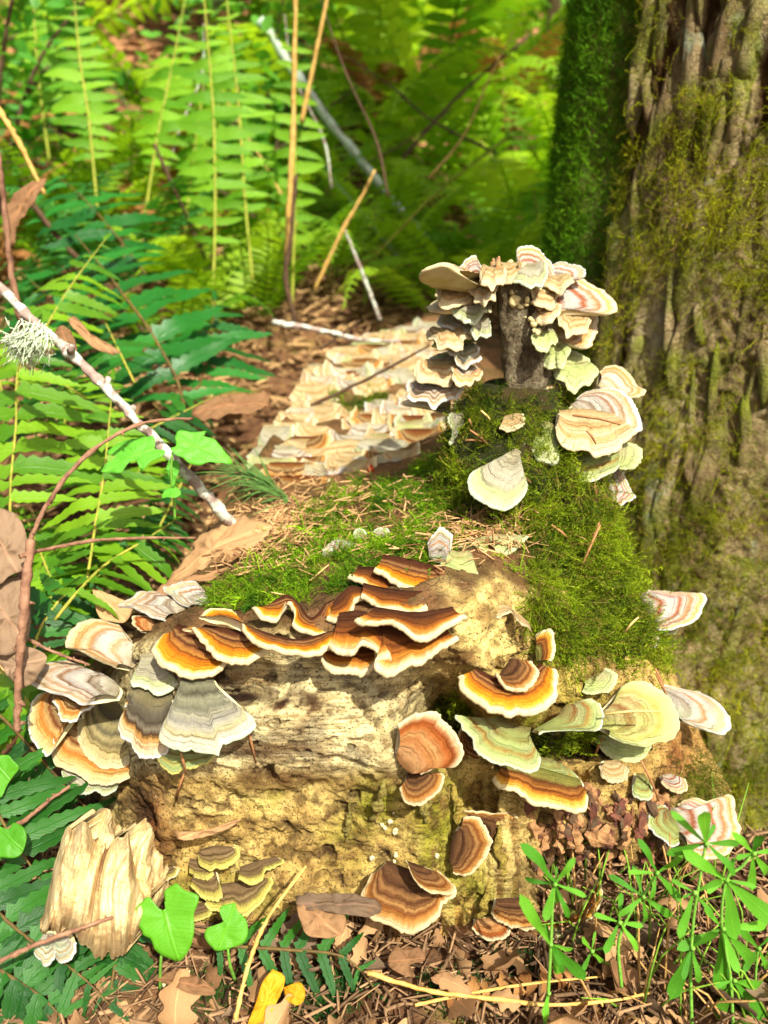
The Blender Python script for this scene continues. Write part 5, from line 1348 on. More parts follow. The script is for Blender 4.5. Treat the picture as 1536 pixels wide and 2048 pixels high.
# bare stems and branches in the background
gSt = 'bare stems and sticks behind the log'
ST = [('thin straw coloured stalk leaning right, top centre', 'stalk', [(603,245),(625,140),(660,-30)], 1.35, .0035, 'straw'), 
      ('thick yellowish upright stalk at the centre left', 'stalk', [(572,520),(582,350),(588,180),(592,-40)], 1.25, .0042, 'straw'),
      ('dark brown bent stem rising beside the yellowish stalk', 'stem', [(592,650),(572,560),(582,470),(592,350)], 1.2, .0045, 'twigdark'),
      ('grey lichen crusted branch slanting down to the stub', 'branch', [(520,40),(600,160),(680,270),(760,370),(820,440),(890,512)], 1.75, .0095, 'lichbranch'),
      ('thinner grey branch below the lichen crusted one', 'branch', [(640,330),(690,390),(740,445),(800,520)], 1.7, .006, 'lichbranch'),
      ('thin olive shoot crossing behind the stub to the upper right', 'shoot', [(660,600),(760,500),(880,380),(1010,280)], 1.5, .003, 'rachisyoung'),
      ('thin brown shoot rising to the upper right beneath the ferns', 'shoot', [(720,430),(820,300),(930,180),(1060,70)], 1.9, .0042, 'twigdark'),
      ('bright ochre stalk leaning right above the log', 'stalk', [(630,580),(680,470),(720,400),(750,340)], 1.35, .0034, 'straw'),
      ('pale grey stick propped from the log to the ochre stalk', 'stick', [(760,640),(730,560),(690,460)], 1.25, .0032, 'greytwig'),
      ('bluish grey twig lying across the far end of the log', 'twig', [(545,645),(640,660),(720,680),(800,682)], 1.0, .0038, 'greytwig'),
      ('dark slender twig leaning across the colony towards the centre', 'twig', [(500,910),(590,830),(680,785),(760,745),(860,690)], .84, .0022, 'twigdark'),
      ('thin dark twig running up the left side of the colony', 'twig', [(640,700),(680,670),(720,640)], 1.0, .002, 'twigdark'),
      ('brown twig at the left margin above the lichen tuft', 'twig', [(40,640),(20,520),(5,380),(-10,250)], .75, .003, 'twig'),
      ('tan stalk slanting at the upper left margin', 'stalk', [(-20,190),(40,290),(90,390)], .95, .0035, 'straw'),
      ('dark stem slanting behind the glossy fern', 'stem', [(60,400),(130,490),(200,560),(260,640)], 1.1, .004, 'twigdark'),
      ('thin brown stem at the left behind the young fronds', 'stem', [(310,290),(345,370),(390,470),(410,520)], 1.3, .003, 'twigdark')]
for lab, cat, pts, Yd, r_, m_ in ST:
    W = np.array([P_(x, y, Yd) for x, y in pts])
    V, F = tube_np(resample(W, 26), [r_, r_ * .95, r_ * .6], 7, .5, 3)
    o = mesh_np(cat, V - W[0], F, T[m_]); o.location = tuple(W[0])
    tag(o, lab, cat, gSt)

for q in range(22):   # tangle of thin blurred twigs between the ferns
    x0, y0 = random.uniform(60, 1060), random.uniform(250, 560); a = random.uniform(-2.7, -.4); ln = random.uniform(180, 420); Yd = random.uniform(1.2, 2.2)
    W = np.array([P_(x0 + math.cos(a) * ln * t + random.gauss(0, 10), y0 + math.sin(a) * ln * t + random.gauss(0, 10), Yd + .1 * t) for t in (0, .3, .65, 1)])
    V, F = tube_np(resample(W, 18), [.0024, .0018, .0009], 5, .4, q)
    o = mesh_np('twig', V - W[0], F, T[random.choice(['twigdark', 'straw', 'rachisyoung', 'twigdark', 'greytwig'])]); o.location = tuple(W[0])
    tag(o, 'thin blurred twig tangled among the ferns behind the log', 'twig', 'thin twigs tangled among the ferns')

# grey branch with lichen, diagonal at the left
W = resample(np.array([P_(-60,515,.60), P_(0,575,.59), P_(70,645,.58), P_(150,715,.57), P_(230,795,.56), P_(310,880,.55), P_(370,945,.545), P_(440,1020,.55), P_(475,1060,.56)]), 60)
V, F = tube_np(W, [.0032, .0038, .0036, .0044], 10, .55, 5)
o = mesh_np('branch', V - W[0], F, T['greytwig']); o.location = tuple(W[0])
tag(o, 'smooth grey pink branch slanting across the ferns down to the log', 'branch')
for px, py in ((140,705), (262,826), (212,770)):
    b = P_(px, py, .565)
    V, F = tube_np([b, b + [.004, -.004, .006]], [.0032, .002], 7, .4, px)
    k = mesh_np('knot', V - W[0], F, T['greytwig'], o)
# beard lichen tuft
b0 = P_(70, 680, .572)
m = MB()
for q in range(230):
    a = b0 + np.array([random.gauss(0, .006), random.gauss(-.004, .003), random.gauss(.003, .005)])
    d = np.array([random.gauss(-.5, .6), random.gauss(-.3, .4), random.gauss(-.9, .45)])
    d = nrm(d) * random.uniform(.007, .019)
    pts = [a, a + d * .5 + RNG.normal(0, .0014, 3), a + d + RNG.normal(0, .002, 3)]
    V, F = tube_np(pts, [.00055, .0003], 4)
    m.add(V, F)
    if random.random() < .6:
        e = pts[1] + nrm(d + RNG.normal(0, .02, 3)) * .005
        V, F = tube_np([pts[1], e], [.0004, .0002], 4); m.add(V, F)
o = m.build('beard_lichen', T['usnea'], None, b0); o.location = tuple(b0)
tag(o, 'pale grey green beard lichen tuft hanging on the grey branch', 'lichen')

# twigs near the log
def twig(lab, pts, r_, mat, cat='twig', group=None, forks=()):
    W = np.array([P_(*p) for p in pts])
    C_ = resample(W, 40)
    V, F = tube_np(C_, [r_, r_ * .9, r_ * .6], 8, .5, int(abs(W[0][0]) * 1e4))
    o = mesh_np('twig', V - W[0], F, T[mat]); o.location = tuple(W[0])
    tag(o, lab, cat, group)
    for i in range(2, 38, 5):
        d = RNG.normal(0, 1, 3); d = nrm(d) * r_ * 1.9
        V, F = tube_np([C_[i], C_[i] + d], [r_ * .7, r_ * .3], 5)
        mesh_np('bud', V - W[0], F, T[mat], o)
    return o
gTw = 'loose twigs'
twig('arched brown twig curving over the bright ferns at the left', [(38,1160,.46),(62,1075,.48),(110,985,.49),(180,905,.50),(270,852,.52),(345,838,.535),(385,838,.55)], .0017, 'twig', group=gTw)
twig('straight reddish twig crossing the ferns towards the curled dead leaf', [(40,1112,.44),(110,1095,.46),(200,1080,.49),(300,1076,.52),(392,1076,.54)], .0014, 'twig', group=gTw)
twig('stout broken twig hanging at the left margin beside brown leaves', [(62,1080,.44),(50,1200,.42),(38,1340,.41),(34,1465,.405)], .0030, 'twig', group=gTw)
twig('twig running from the left margin to the peach fan', [(0,1245,.43),(60,1280,.43),(110,1305,.43),(180,1330,.43)], .0012, 'twig', group=gTw)
twig('dark twig in the shaded fern at the lower left', [(-10,1672,.37),(50,1640,.385),(100,1600,.40),(140,1572,.41)], .0016, 'twig', group=gTw)
twig('thin twig lying across the broken wood chunk', [(-20,1932,.300),(70,1890,.303),(150,1860,.306),(235,1832,.311),(262,1828,.315)], .0013, 'twig', group=gTw)
twig('long pale twig lying along the litter at the bottom', [(735,1945,.318),(860,1982,.313),(980,1996,.311),(1100,2010,.309),(1230,2000,.312),(1300,1985,.315)], .0013, 'straw', group=gTw)
twig('jointed dry grass stalk leaning on the foot of the log', [(470,2040,.295),(500,1920,.318),(540,1830,.335),(612,1732,.356)], .0013, 'straw', cat='stalk', group=gTw)

# conifer sprig on the log
b0 = P_(562, 985, .62)
sp = thing('conifer_sprig', 'green conifer needle sprig lying at the left edge of the log', 'sprig', b0)
tw = [P_(590,1010,.60), P_(562,985,.615), P_(520,958,.63), P_(470,945,.63)]
V, F = tube_np(resample(tw, 12), [.0013, .001], 6); mesh_np('shoot', V - b0, F, T['twig'], sp)
V, F = tube_np([np.zeros(3), np.array([.5, 0, .03]), np.array([1, 0, 0])], [.013, .013, .002], 4)
nd = mesh_np('needle', V, F, T['greenneedle']); NDM = nd.data; bpy.data.objects.remove(nd)
for q in range(95):
    t = random.random() ** .8
    a = resample(tw, 20)[int(t * 19)] - b0
    d = nrm(np.array([-1.0, random.gauss(0, .5), random.gauss(.25, .5)]) + RNG.normal(0, .18, 3))
    place(NDM, 'needle', sp, a, d, np.array([0, 0, 1.0]), random.uniform(.026, .044))
# ------------------------------------------------------------------ leaves drawn from their outline
def blade(name, pix, Y, N, mat, parent=None, origin=None, bend=.12, wav=.0012, thick=.0003, rib=None, frame='P', curl=None):
    ox, oy, s = FR[frame]
    pix = [(ox + x * s, oy + y * s) for x, y in pix]
    cpx = np.mean(pix, 0)
    A = at(*cpx, Y); N = nrm(N)
    d0 = np.dot(A - CAM, [0, CP, -SP])
    out = []
    for p in pix:
        r = ray(*p); den = np.dot(r, N)
        t = np.dot(A - CAM, N) / (den if abs(den) > .08 else -.08)
        out.append(CAM + r * (d0 + np.clip(t - d0, -.05, .05)))
    out = np.array(out + [out[0]])
    E = resample(out, 64)[:-1]
    n = len(E)
    rings = [1.0, .88, .66, .42, .2]
    size = np.linalg.norm(E - A, axis=1).mean()
    ax = nrm(E[np.argmax(np.linalg.norm(E - A, axis=1))] - A)
    sd = np.cross(N, ax)
    V, lu, lv = [], [], []
    for rr in rings:
        V.append(A + (E - A) * rr)
    V = np.vstack(V + [A[None]])
    rel = V - A
    u_ = rel @ ax / size; v_ = rel @ sd / size
    h = -bend * size * (u_ ** 2 * .5 + .25 * v_ ** 2) + .12 * size * np.abs(v_) * .6 + wav * fbm(V, 160, 3, int(cpx[0])) * 2
    if curl is not None: h = h + curl * size * (v_ ** 2) * np.sign(v_ + .3)
    V = V + N * h[:, None]
    F = []
    for k in range(len(rings) - 1):
        i = np.arange(n); j = (i + 1) % n
        F.append(np.stack([k * n + i, k * n + j, (k + 1) * n + j, (k + 1) * n + i], 1))
    F = np.vstack(F)
    k = len(rings) - 1
    T3 = np.array([[k * n + i, k * n + (i + 1) % n, len(rings) * n] for i in range(n)])
    F = tri(F, T3)
    # real thickness
    V2 = np.vstack([V, V - N * thick])
    F2 = np.vstack([F, F[:, ::-1] + len(V), tri(np.stack([np.arange(n), np.arange(n) + len(V), (np.arange(n) + 1) % n + len(V), (np.arange(n) + 1) % n], 1))])
    O = A if origin is None else np.asarray(origin)
    o = mesh_np(name, V2 - O, F2, L[mat], parent, attrs={'lu': np.r_[u_, u_] * .5 + .5, 'lv': np.r_[v_, v_] * 1.2})
    if parent is None: o.location = tuple(A)
    return o, A

def ivy(lab, pix, Y, N, foot, frame='G'):
    ox, oy, s = FR[frame]
    A = at(ox + np.mean([p[0] for p in pix]) * s, oy + np.mean([p[1] for p in pix]) * s, Y)
    r = thing('ivy_seedling', lab, 'ivy', A, 'ivy leaves by the log')
    blade('leaf', pix, Y, N, 'ivy', r, A, .1, .0006, .0004, frame=frame)
    V, F = tube_np(resample([A - nrm(N) * .001, (A + foot) / 2 + [0, -.004, .0], foot], 14), [.0007, .001], 6)
    mesh_np('stalk', V - A, F, T['stem'], r)
ivy('large heart shaped ivy leaf glowing yellow green beside the broken chunk', [(705,432),(740,460),(795,480),(790,520),(775,560),(778,620),(760,690),(715,750),(670,735),(620,700),(605,655),(575,640),(565,610),(522,575),(530,545),(570,505),(595,485),(630,530),(660,540),(665,500),(655,465)], .318, (-.05, -.82, .55), at(320, 1980, .325))
ivy('smaller kidney shaped ivy leaf right of the large one', [(940,512),(950,545),(985,580),(992,630),(975,670),(930,690),(870,705),(850,695),(820,650),(825,615),(860,600),(895,585),(880,555),(885,525)], .322, (.05, -.8, .6), at(470, 1960, .328))
ivy('pale ivy leaf at the left margin of the photo', [(-60,1150),(40,1145),(70,1170),(108,1215),(60,1280),(30,1330),(0,1385),(-60,1340)], .395, (.1, -.8, .55), at(-20, 1640, .40), 'A')
ivy('dull notched ivy leaf in the shaded fern at the lower left', [(-30,190),(30,215),(55,190),(100,215),(105,265),(75,325),(20,330),(-30,310)], .365, (0, -.7, .7), at(-20, 1760, .37))

# maple seedling
A = P_(345, 1000, .53)
r = thing('maple_seedling', 'maple seedling with two bright toothed leaves at the foot of the grey branch', 'seedling', A)
blade('leaf', [(958,1020),(985,990),(1050,1000),(1080,1000),(1135,995),(1110,1020),(1170,1035),(1215,1080),(1275,1160),(1200,1165),(1150,1160),(1100,1180),(1040,1170),(1000,1140),(955,1120),(935,1085),(965,1075)], .525, (.1, -.72, .65), 'seedling', r, A, .1, frame='P' if 0 else 'F') if 0 else None
FR['F'] = (0, 500, 560 / 1536)
blade('leaf', [(958,1020),(985,990),(1050,1000),(1080,1000),(1135,995),(1110,1020),(1170,1035),(1215,1080),(1275,1160),(1200,1165),(1150,1160),(1100,1180),(1040,1170),(1000,1140),(955,1120),(935,1085),(965,1075)], .525, (.1, -.72, .65), 'seedling', r, A, .1, frame='F')
blade('leaf', [(790,1025),(840,1020),(850,1060),(845,1090),(900,1095),(890,1130),(830,1160),(790,1205),(770,1205),(780,1160),(745,1150),(700,1170),(660,1220),(600,1215),(545,1210),(600,1160),(640,1130),(580,1110),(640,1070),(720,1040)], .52, (-.1, -.72, .65), 'seedling', r, A, .1, frame='F')
blade('leaf', [(905,1310),(940,1295),(985,1315),(990,1340),(960,1362),(920,1360),(888,1360),(890,1335)], .522, (0, -.6, .8), 'seedling', r, A, .1, frame='F')
blade('leaf', [(925,1150),(975,1160),(985,1200),(965,1260),(950,1300),(930,1260),(912,1200)], .528, (.1, -.85, .4), 'seedling', r, A, .1, frame='F')
V, F = tube_np(resample([P_(345,905,.522), P_(342,950,.524), P_(348,1000,.528), P_(350,1040,.53)], 16), [.0008, .0011], 6)
mesh_np('stalk', V - A, F, T['stem'], r)

# ------------------------------------------------------------------ dead leaves
def dleaf(lab, pix, Y, N, mat='dead', frame='P', bend=.2, wav=.003, curl=.25, cat='dead leaf', group=None):
    o, A = blade('dead_leaf', pix, Y, N, mat, None, None, bend, wav, .0004, frame=frame, curl=curl)
    return tag(o, lab, cat, group)
gD = 'large dead leaves around the log'
dl, _A = blade('dead_leaf', [(30,480),(10,450),(80,395),(150,320),(190,255),(240,185),(310,120),(400,100),(480,125),(550,140),(530,215),(500,250),(450,300),(390,345),(330,360),(230,390),(110,440)], .535, (-.35, -.55, .75), 'dead', None, None, .25, .0035, .0004, frame='B', curl=.3)
tag(dl, 'large curled tan leaf with raised ribs lying on the left edge of the moss', 'dead leaf', gD)
for q in range(7):   # raised ribs of the curled leaf
    t = q / 6
    a = P_(300 + 423 * .001 + 130 + 70 * t, 1075 - 40 * t + 22 * t * t, .505 + .02 * t); b = P_(455 + 60 * t, 1030 - 5 * t, .53)
dleaf('wide brown leaf lying in the shade behind the conifer sprig', [(0,640),(90,580),(240,570),(360,540),(390,575),(330,650),(200,680),(80,700)], .70, (0, -.5, .85), 'dead', 'E', group=gD)
dleaf('triangular brown leaf between the fern and the white banded fan', [(510,200),(600,240),(720,290),(740,330),(700,400),(620,400),(560,380),(530,300)], .49, (.2, -.75, .6), 'dead', 'A', group=gD)
dleaf('crumpled grey brown leaf hanging at the left margin', [(-40,1010),(20,1020),(50,1060),(55,1130),(20,1150),(0,1170),(-40,1160)], .45, (.3, -.8, .5), 'deadgrey', group=gD)
dleaf('shrivelled dark leaf hanging below the grey brown one at the left margin', [(-40,1160),(30,1150),(55,1190),(60,1260),(40,1300),(0,1310),(-40,1280)], .43, (.3, -.8, .5), 'deadgrey', curl=.5, group=gD)
dleaf('torn brown leaf beside the stout broken twig', [(0,1300),(40,1290),(90,1310),(75,1350),(40,1375),(20,1360),(0,1330)], .42, (.1, -.8, .6), 'deadgrey', curl=.4, group=gD)
dleaf('pale tan leaf under the curled leaf, against the white banded fan', [(0,500),(60,450),(150,420),(260,390),(330,365),(280,420),(200,430),(110,470),(40,520)], .485, (-.1, -.6, .8), 'dead', 'B', group=gD)
dleaf('curved tan leaf lying behind the young fern at the upper left', [(5,420),(40,380),(90,340),(70,400),(40,440),(20,480)], .85, (.2, -.7, .6), 'dead', group=gD)
dleaf('dry leaf curled between the grey branch and the glossy fern', [(350,330),(400,340),(450,400),(520,480),(600,520),(660,545),(600,560),(520,540),(450,480),(380,400)], .68, (0, -.7, .7), 'dead', 'F', curl=.5, group=gD)
dleaf('reddish brown leaf hanging under the grey branch', [(300,420),(360,420),(400,470),(420,540),(380,580),(330,520),(300,460)], .62, (.2, -.75, .6), 'dead', 'F', group=gD)
dleaf('curled red brown leaf on the soil under the toffee brown fan', [(590,1795),(650,1800),(690,1830),(680,1870),(620,1875),(600,1840)], .335, (0, -.5, .85), 'dead', group=gD)
dleaf('yellow leaf strip standing in the litter at the bottom', [(545,1940),(570,1955),(560,1990),(545,2020),(520,2070),(490,2070),(510,2010),(525,1965)], .31, (.1, -.75, .6), 'yellow', group=gD)
dleaf('small orange yellow leaf right of the yellow strip', [(565,1975),(600,1965),(610,1990),(598,2010),(575,2000)], .312, (0, -.65, .75), 'yellow', group=gD)
dleaf('mottled brown leaf at the foot of the log below the toffee brown fan', [(790,1890),(815,1900),(840,1895),(850,1920),(820,1930),(830,1955),(795,1945),(775,1925)], .335, (0, -.6, .8), 'dead', group=gD)
dleaf('long tan leaf lying in the litter under the ivy', [(300,1955),(350,1940),(400,1955),(430,1985),(390,1990),(340,1970)], .315, (0, -.5, .85), 'dead', group=gD)
dleaf('pale oval leaf flat on the litter at the lower centre', [(860,1955),(890,1943),(912,1952),(900,1968),(870,1968)], .322, (0, -.5, .85), 'dead', curl=.05, group=gD)
dleaf('dark wet leaf strip at the foot of the log', [(590,1790),(680,1785),(760,1800),(740,1830),(660,1825),(600,1815)], .34, (0, -.4, .9), 'deadgrey', group=gD)
dleaf('rusty sliver of leaf on the lower face above the little stack', [(675,225),(760,228),(860,210),(960,180),(900,225),(800,255),(720,258)], .376, (0, -.8, .5), 'dead', 'G', curl=.6, group=gD)
gSp = 'brown leaves fallen on the forest floor'
LM = []
for q, mname in enumerate(['dead', 'deadgrey', 'dead', 'dead']):
    # lobed little leaf, unit length
    n = 22; V, lu, lv = [], [], []
    rr_ = random.Random(q)
    for i in range(n + 1):
        t = i / n
        w_ = .28 * math.sin(math.pi * min(1, t * .96 + .02)) ** .7 * (1 + .28 * math.sin(t * 17 + q))
        z = .12 * math.sin(t * 4 + q) + .25 * (t - .5) ** 2
        for s_ in (-1, -.5, 0, .5, 1):
            V.append((t, s_ * w_, z + .5 * abs(s_) ** 2 * w_ * (1 if q % 2 else -.6))); lu.append(t); lv.append(s_)
    o = mesh_np('dead_leaf', V, grid_faces(n + 1, 5), L[mname], attrs={'lu': lu, 'lv': lv})
    LM.append(o.data); bpy.data.objects.remove(o)
for q in range(220):
    if q < 130:
        x, y = random.uniform(-.26, .30), random.uniform(.26, .37)
    elif q < 165:
        x, y = random.uniform(.1, .34), random.uniform(.30, .44)
    else:
        x, y = random.uniform(-.6, -.12), random.uniform(.5, 1.3)
    o = bpy.data.objects.new('dead_leaf', random.choice(LM)); COL.objects.link(o)
    p = gpt(x, y, random.uniform(.004, .014))
    o.location = tuple(p); ln = random.uniform(.014, .036) * (1.6 if q >= 165 else 1)
    o.scale = (ln, ln * random.uniform(.6, 1.2), ln)
    o.rotation_euler = (random.gauss(0, .5), random.gauss(0, .4), random.uniform(0, 6.28))
    tag(o, 'small brown dead leaf fallen among the litter on the forest floor', 'dead leaf', gSp)
# dead fern frond crossing the litter at the bottom right
r = thing('dead_fern', 'dead brown fern frond with drooping leaflets in the litter below the bedstraw', 'fern', gpt(.08, .31))
frond(r, [P_(830,2010,.312), P_(950,1985,.318), P_(1080,1965,.324), P_(1240,1950,.332)], (0, -.5, .85), .026, 13, 'dead', T['straw'], rad=.001, droop=.7, fwd=.2, jit=.3)

# loose needles and crumbs on the floor: uncountable
def needle_stuff(name, pos, nor, lens, rad, tints, lab_cat=None, tilt=.25):
    TV, TF = tube_np([np.array([-.5, 0, 0]), np.array([0, 0, .04]), np.array([.5, 0, 0])], [.5, .6, .3], 3, cap=False)
    TV = TV * np.array([1, 1, 1]); TV[:, 1:] *= 1
    n = len(pos)
    M = frames(nor, RNG.uniform(0, 6.28, n), np.clip(RNG.normal(0, tilt, n), -.9, .9))
    sc_ = np.stack([lens, rad, rad], 1)
    M = M * sc_[:, None, :]
    TVn = TV.copy()
    V, F, C = scatter_mesh(TVn, TF, pos, M, tints)
    return mesh_np(name, V, F, LITTER, cols={'tint': C})
def floor_pts(n, x0, x1, y0, y1, dz=.006):
    x = RNG.uniform(x0, x1, n); y = RNG.uniform(y0, y1, n)
    return np.stack([x, y, ground_z(x, y) + RNG.uniform(.0, dz, n)], 1)
def tints(n, a, b):
    t = RNG.random(n)[:, None]
    return c(*a) * (1 - t) + c(*b) * t
p = floor_pts(8500, -.34, .42, .22, .50, .012)
tag(needle_stuff('needle_litter', p, np.tile([0, 0, 1.0], (len(p), 1)), RNG.uniform(.008, .024, len(p)), RNG.uniform(.0006, .0024, len(p)), tints(len(p), (54, 40, 28), (176, 140, 102))), kind='stuff')
p = floor_pts(12000, -1.3, .5, .55, 2.2, .02)
tag(needle_stuff('leaf_litter', p, np.tile([0, 0, 1.0], (len(p), 1)), RNG.uniform(.012, .035, len(p)), RNG.uniform(.002, .007, len(p)), tints(len(p), (96, 66, 40), (214, 176, 122))), kind='stuff')
p = floor_pts(9000, -5, 4, 2.2, 8, .05)
tag(needle_stuff('leaf_litter', p, np.tile([0, 0, 1.0], (len(p), 1)), RNG.uniform(.05, .11, len(p)), RNG.uniform(.012, .03, len(p)), tints(len(p), (120, 76, 44), (226, 172, 122))), kind='stuff')
# needles and scraps lying on the log top
hp, hn = [], []
for q in range(1500):
    x, y = random.choice([(random.gauss(640, 100), random.gauss(1010, 36)), (random.gauss(500, 50), random.gauss(1095, 30)), (random.uniform(420, 900), random.uniform(960, 1160)), (random.gauss(960, 60), random.gauss(1070, 24)), (random.gauss(560, 30), random.gauss(1060, 25))])
    h = cast(x, y)
    if h is None: continue
    hp.append(h[0] + np.array([0, -.001, .0055])); hn.append(h[1] * .5 + np.array([0, -.1, .5]))
hp, hn = np.array(hp), np.array(hn)
tag(needle_stuff('needle_litter', hp, hn, RNG.uniform(.005, .017, len(hp)), RNG.uniform(.0004, .0013, len(hp)), tints(len(hp), (110, 74, 44), (226, 182, 126))), kind='stuff')
# larger needles one can pick out
gN = 'single dead needles on moss and fungi'
NLAB = ['topmost of the short needles on the dark moss left of the mint fan', 'curved dead needle lying across the others above the mint fan', 'short pale dead needle at the left of the moss above the mint fan', 'thick brown needle lying across the large cream rosette', 'second brown needle slanting down the large cream rosette', 'needle slanting away from the right edge of the mint fan', 'needle hanging below the broad green lowest shelf', 'needle poking out under the mint fan to the lower left', 'dead needle standing upright on the mossy hump', 'needle in the dark moss just right of the crinkled mint flaps', 'long straw coloured needle leaning in the moss drape', 'dead needle lying at the top edge of the moss drape', 'pale needle lying across the lime green rosette', 'needle leaning on the upper edge of the lime rosette', 'needle hanging down the crumbled wood left of the small white shell', 'needle poking from under the lime rosette into the hollow', 'needle crossing the top of the bluish white tongue', 'long needle lying over the frilly cream ruffle', 'curved needle crossing the moss by the grey folded flap', 'yellow needle by the small white shell at the moss edge', 'needle hanging before the lower left face of the log', 'needle hanging from the yellow green tongue under the grey green fan', 'needle slanting below the yellow green tongue']
NEED = [((424,1045),(448,1110),.009,'D'), ((430,1105),(545,1200),.009,'D'), ((405,1160),(520,1175),.009,'D'), ((985,1025),(1240,1075),.03,'D'), ((1060,1110),(1110,1180),.028,'D'), ((640,1300),(760,1390),.012,'D'), ((1100,1375),(1115,1500),.005,'D'), ((520,1520),(430,1620),.006,'D'), ((1060,1750),(1130,1600),.006,'D'), ((490,1000),(560,1080),.006,'D'),
        ((880,0),(780,230),.02,'C'), ((690,0),(770,70),.012,'C'), ((900,738),(1125,728),.05,'C'), ((1095,560),(1135,660),.02,'C'), ((1040,920),(1110,1080),.02,'C'), ((860,900),(890,830),.03,'C'), ((1150,690),(1095,580),.02,'C'), ((300,70),(400,30),.012,'C'), ((250,40),(150,80),.01,'C'), ((975,420),(1030,360),.03,'C'), ((1380,980),(1430,1190),.004,'A'), ((1010,1130),(1040,1250),.02,'A'), ((985,1370),(1040,1230),.02,'A')]
for i, (a, b, lf, f) in enumerate(NEED):
    ox, oy, s = FR[f]
    pa, pb = (ox + a[0] * s, oy + a[1] * s), (ox + b[0] * s, oy + b[1] * s)
    mid = ((pa[0] + pb[0]) / 2, (pa[1] + pb[1]) / 2)
    h = cast(*mid)
    Yb = (h[0][1] if h else .5) - lf * .8
    A, B = at(*pa, Yb), at(*pb, Yb)
    V, F = tube_np([A, (A + B) / 2 + [0, 0, .0012], B], [.0007, .0009, .0005], 5)
    o = mesh_np('dead_needle', V - A, F, T['paleneedle' if i in (9, 19, 12) else 'needle']); o.location = tuple(A)
    tag(o, NLAB[i], 'needle', gN)
for (a, b), nl in zip([((1268, 592), (1318, 618)), ((1300, 160), (1312, 200)), ((1284, 470), (1286, 512))], ['pale slanting needle in the moss of the big trunk beside the stub', 'highest pale needle on the bark of the big trunk', 'pale upright needle on the trunk, between the other two']):
    A, B = at(*a, .80), at(*b, .80)
    V, F = tube_np([A, B], [.0014, .0012], 5); o = mesh_np('dead_needle', V - A, F, T['paleneedle']); o.location = tuple(A)
    tag(o, nl, 'needle', 'pale needles on the trunk')
# red rust buds
for i, ((x, y), lab) in enumerate([((495,1077), 'small rust red bud on the curled tan leaf'), ((742,938), 'rust red crumb in front of the cream colony'), ((210,1660), 'rust red crumb above the broken chunk')]):
    h = cast(x, y); p = (h[0] if h else at(x, y, .42)) + np.array([0, -.006, .002])
    th_ = np.linspace(0, np.pi, 7); ph_ = np.linspace(0, 2 * np.pi, 10, endpoint=False)
    q = np.stack([np.sin(th_)[None] * np.cos(ph_)[:, None], np.sin(th_)[None] * np.sin(ph_)[:, None], np.cos(th_)[None] + 0 * ph_[:, None]], -1) * .0032
    q = q * (1 + .8 * fbm(q + p, 500, 2, i))[..., None]
    o = mesh_np('rust_crumb', q.reshape(-1, 3), grid_faces(10, 7, wrap=True), T['red']); o.location = tuple(p)
    tag(o, lab, 'crumb')

# ------------------------------------------------------------------ broken wood chunk leaning at the lower left
cols_ = [(80,1840,1868,.325),(95,1790,1872,.318),(110,1720,1860,.314),(130,1660,1865,.312),(150,1646,1880,.310),(172,1648,1900,.308),(186,1674,1910,.3095),(205,1690,1915,.310),(225,1684,1912,.309),(245,1668,1905,.307),(258,1672,1890,.309),(272,1740,1868,.314),(290,1765,1840,.320),(303,1772,1800,.328)]
ca = np.array(cols_, float)
nx_, ny_ = 190, 170
X_ = np.linspace(80, 303, nx_)
topy = np.interp(X_, ca[:, 0], ca[:, 1]); boty = np.interp(X_, ca[:, 0], ca[:, 2]); yd = gsmooth(np.interp(X_, ca[:, 0], ca[:, 3]), 4, 0)
jx = fbm(np.stack([X_ * .09, 0 * X_, 0 * X_], -1), 1, 3, 301)
topy = topy + jx * 16; boty = boty + fbm(np.stack([X_ * .12, 0 * X_ + 5, 0 * X_], -1), 1, 3, 302) * 22
v_ = np.linspace(0, 1, ny_)
PXc = np.repeat(X_[:, None], ny_, 1)
PYc = topy[:, None] * (1 - v_) + boty[:, None] * v_
# grain coordinate: fibres fan out from the upper right to the lower left and swirl at a knot
gcoord = (PXc - 190) + (1780 - PYc) * -.30 + 22 * np.sin((PYc - 1650) / 60.0) * np.exp(-((PXc - 225) / 40) ** 2)
gq = np.stack([gcoord * .11, PYc * .010, 0 * PXc], -1)
rel = fbm(gq, .6, 3, 303) * .0042 + fbm(gq * np.array([3.2, 1.3, 1]), 1, 3, 304) * .0009 - .003 * np.exp(-((gcoord - 14) / 6) ** 2) * sstep(1860, 1740, PYc) + .0008 * fbm(np.stack([PXc * .1, PYc * .1, 0 * PXc], -1), 1, 3, 306)
Yc = yd[:, None] + .028 * (.75 - v_)[None, :] - .0
Yc = Yc + .016 * (np.abs(v_ - .5)[None] * 2) ** 4 - rel
CPn = np.stack([np.zeros_like(PXc)] * 3, -1)
dyr = CP + (1024 - PYc) / FPX * SP
Dd = Yc / dyr
CPn = np.stack([(PXc - 768) / FPX * Dd, Yc, CAM_H + Dd * (-SP + (1024 - PYc) / FPX * CP)], -1)
BK = CPn + np.array([.002, .026, -.012]) + 0.004 * fbm(CPn, 60, 3, 307)[..., None]
o0 = CPn[nx_ // 2, ny_ // 2]
V = np.vstack([CPn.reshape(-1, 3), BK.reshape(-1, 3)])
Fg = grid_faces(nx_, ny_); nb = nx_ * ny_
ed = [i * ny_ for i in range(nx_)] + [(nx_ - 1) * ny_ + j for j in range(1, ny_)] + [i * ny_ + ny_ - 1 for i in range(nx_ - 2, -1, -1)] + [j for j in range(ny_ - 2, 0, -1)]
ed = np.array(ed); e2 = np.roll(ed, -1)
Fs = np.stack([ed, e2, e2 + nb, ed + nb], 1)
tc_ = np.ones((nx_, ny_, 3)) * c(228, 206, 152) * .98
